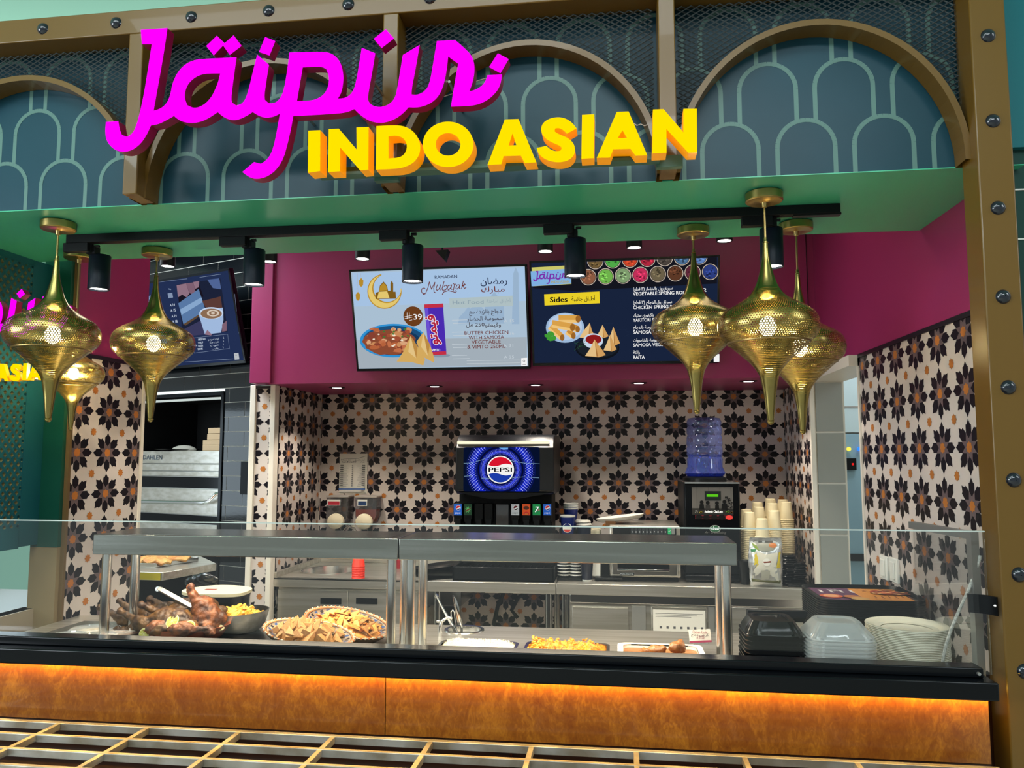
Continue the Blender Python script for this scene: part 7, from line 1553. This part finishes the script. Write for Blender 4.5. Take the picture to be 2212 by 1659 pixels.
# clear clamshells
YL2 = 2.30; w2 = PY(1884, 1410, YL2).x - PY(1733, 1410, YL2).x; ccx = PY(1808, 1410, YL2).x
cl = ribbed(w2 - .016, .16, .042, .68).mesh('clear_cover', PACK); zc2 = PY(1808, 1386, YL2 - .08).z
clr = slab_ring(w2 - .016, .16, .016, .035, .9, CLEAR, 'c', top=False).mesh('clear_cover', PACK)
stack('clear_cover', cl, 'lid', ccx, YL2, [z for z in [zc2 - .0095 * k for k in range(14)][::-1] if z > ZD + .003], None, 'clear ribbed dome lid on top of the clear stack', 'clear plastic lid nested in the clear stack beside the white plates', 'clear plastic lids', jit=.0015, me_rest=clr)
# white plates
YPL = 2.37; rpl = (PY(2046, 1350, YPL).x - PY(1871, 1350, YPL).x) / 2; pcx = PY(1958, 1350, YPL).x
plm = MB().lathe([(rpl * .62, -.010), (rpl * .78, -.007), (rpl * .985, -.002), (rpl, 0), (rpl * .99, .0022), (rpl * .93, .0015), (rpl * .8, -.004), (rpl * .7, -.012), (.001, -.012)], 48).mesh('paper_plate', M('plate_pulp', '#e6ddc8', .6))
zpt = PY(1958, 1349, YPL).z
stack('paper_plate', plm, 'plate', pcx, YPL, [z for z in [zpt - .0043 * k for k in range(80)][::-1] if z > ZD + .013], None, 'white paper plate on top of the plate stack', 'white paper plate in the tall plate stack at the counter end', 'white paper plates', jit=.0008)
wr2 = MB().lathe([(rpl * 1.012, ZD + .001), (rpl * 1.02, ZD + .03), (rpl * 1.012, ZD + .075)], 48, (pcx, YPL, 0)); tag(wr2.build('plastic_wrap', GL('wrap', (.97, .97, .96), .05, .12, .05)), 'clear plastic film around the lower part of the plate stack', 'film')
# trays with printed liner
YTR = 2.98; tw_ = PY(1990, 1300, 2.85).x - PY(1740, 1290, 2.95).x; tx = (PY(1740, 1290, 2.95).x + PY(1990, 1300, 2.85).x) / 2 + .012; td = .33; zt4 = PY(1870, 1283, 2.92).z
def traymesh():
    mb = MB(); w, d = tw_, td; O = [rrect(-w / 2 * a, w / 2 * a, -d / 2 * b, d / 2 * b, r, 6) for a, b, r in ((.955, .95, .045), (1, 1, .06), (.985, .98, .055), (.93, .91, .045))]; Z = (-.0165, 0, .001, -.010); k = len(O[0])
    V = [(x, y, z) for o, z in zip(O, Z) for x, y in o]; F = [(j * k + i, j * k + (i + 1) % k, (j + 1) * k + (i + 1) % k, (j + 1) * k + i) for j in range(3) for i in range(k)] + [list(range(3 * k, 4 * k))]
    mb.add(V, F); return mb.mesh('serving_tray', BLACKPL)
ty = 2.955; nt = int((zt4 - .0165 - ZD - .004) / .0078) + 1
tst = stack('serving_tray', traymesh(), 'tray', tx, ty, [zt4 - .0078 * k for k in range(nt)][::-1], None, 'black tray with a printed paper liner on top of the tray stack', 'black tray nested in the tall tray stack by the side wall', 'black serving trays')
zlow = zt4 - .0078 * (nt - 1) - .0165
tag(MB().box(tx - tw_ * .42, tx + tw_ * .42, ty - td * .42, ty + td * .25, ZD + .0005, zlow - .0003).build('rubber_mat', BLACKM), 'thin dark mat under the black tray stack', 'mat')
lt = thing('tray_liner', 'purple and orange printed paper liner on the top tray', 'paper', (tx, ty, zt4 - .0095)); l = Board(.0003, 0)
lw2, ld = tw_ * .84, td * .80
l.rect(-lw2 / 2, lw2 / 2, -ld / 2, ld / 2, M('liner_orange', '#d68a34', .5)); l.rect(-lw2 / 2, -.01, -ld / 2, ld / 2, M('liner_purple', '#5a2c50', .5))
LW_ = M('liner_white', '#e0d4d0', .6); LK = M('liner_ink', '#6a2c1c', .6)
for k in range(4): l.rect(-lw2 * .42 + k * .035, -lw2 * .42 + k * .035 + .010, .035, .09, LW_)
for k in range(3): l.line([(-.09 + k * .012, .095), (-.07 + k * .01, .06)], .004, LW_)
for x, y, r_, c in ((-.11, -.045, .038, '#c85a34'), (-.11, -.045, .026, '#e0a070'), (.09, .045, .045, '#a83c1c'), (.09, .045, .030, '#d8784c'), (.15, .02, .025, '#7c3a24'), (-.045, -.06, .028, '#b8703c'), (-.03, -.10, .030, '#c89a5c')): l.disc(x, y, r_, M('ln' + c, c, .6), n=20)
q = random.Random(3)
for k in range(24): x, y = .09 + q.uniform(-.06, .08), .04 + q.uniform(-.05, .05); l.poly(blob(x, y, .010, .007, 7, .4), M('lnk%d' % (k % 3), ('#5c2414', '#e0b070', '#8c3a1c')[k % 3], .6), up=k % 6 == 0)
for k in range(6): l.line([(.03 + k * .022, -.05), (.028 + k * .022, -.09 - .01 * (k % 2))], .004, LK)
l.line([(.17, -.05), (.18, -.08), (.19, -.05)], .005, LK)
l.mb.v = [Vector((tx + p.x, ty + p.y, zt4 - .0096 + p.z)) for p in l.mb.v]; l.mb.build('print', l.mats, lt, smooth=0)
pd = MB(); P6 = [PY(x, y, 2.62) for x, y in ((1613, 1343), (1738, 1345), (1745, 1322), (1740, 1320), (1614, 1317))]
pd.prism([p for p in P6], (0, .02, 0)); tag(pd.build('card_terminal', BLACKPL, fix=True, bevel=.002), 'dark tilted tablet standing behind the black containers', 'tablet')
tag(MB().box(PY(1640, 1345, 2.62).x, PY(1715, 1345, 2.62).x, 2.64, 2.72, ZD + .0005, P6[0].z + .02).build('tablet_stand', BLACKM), 'dark foot holding the tilted tablet', 'stand')
cpz = PZ(2030, 1437, ZD + .07); cpz = PY(2032, 1436, 2.26); tag(MB().lathe([(.001, ZD + .0005), (.028, ZD + .0005), (.033, cpz.z - .003), (.035, cpz.z), (.032, cpz.z)], 28, (cpz.x, 2.26, 0)).build('sauce_cup', CLEAR), 'small clear cup at the far end of the counter under the cable', 'cup')
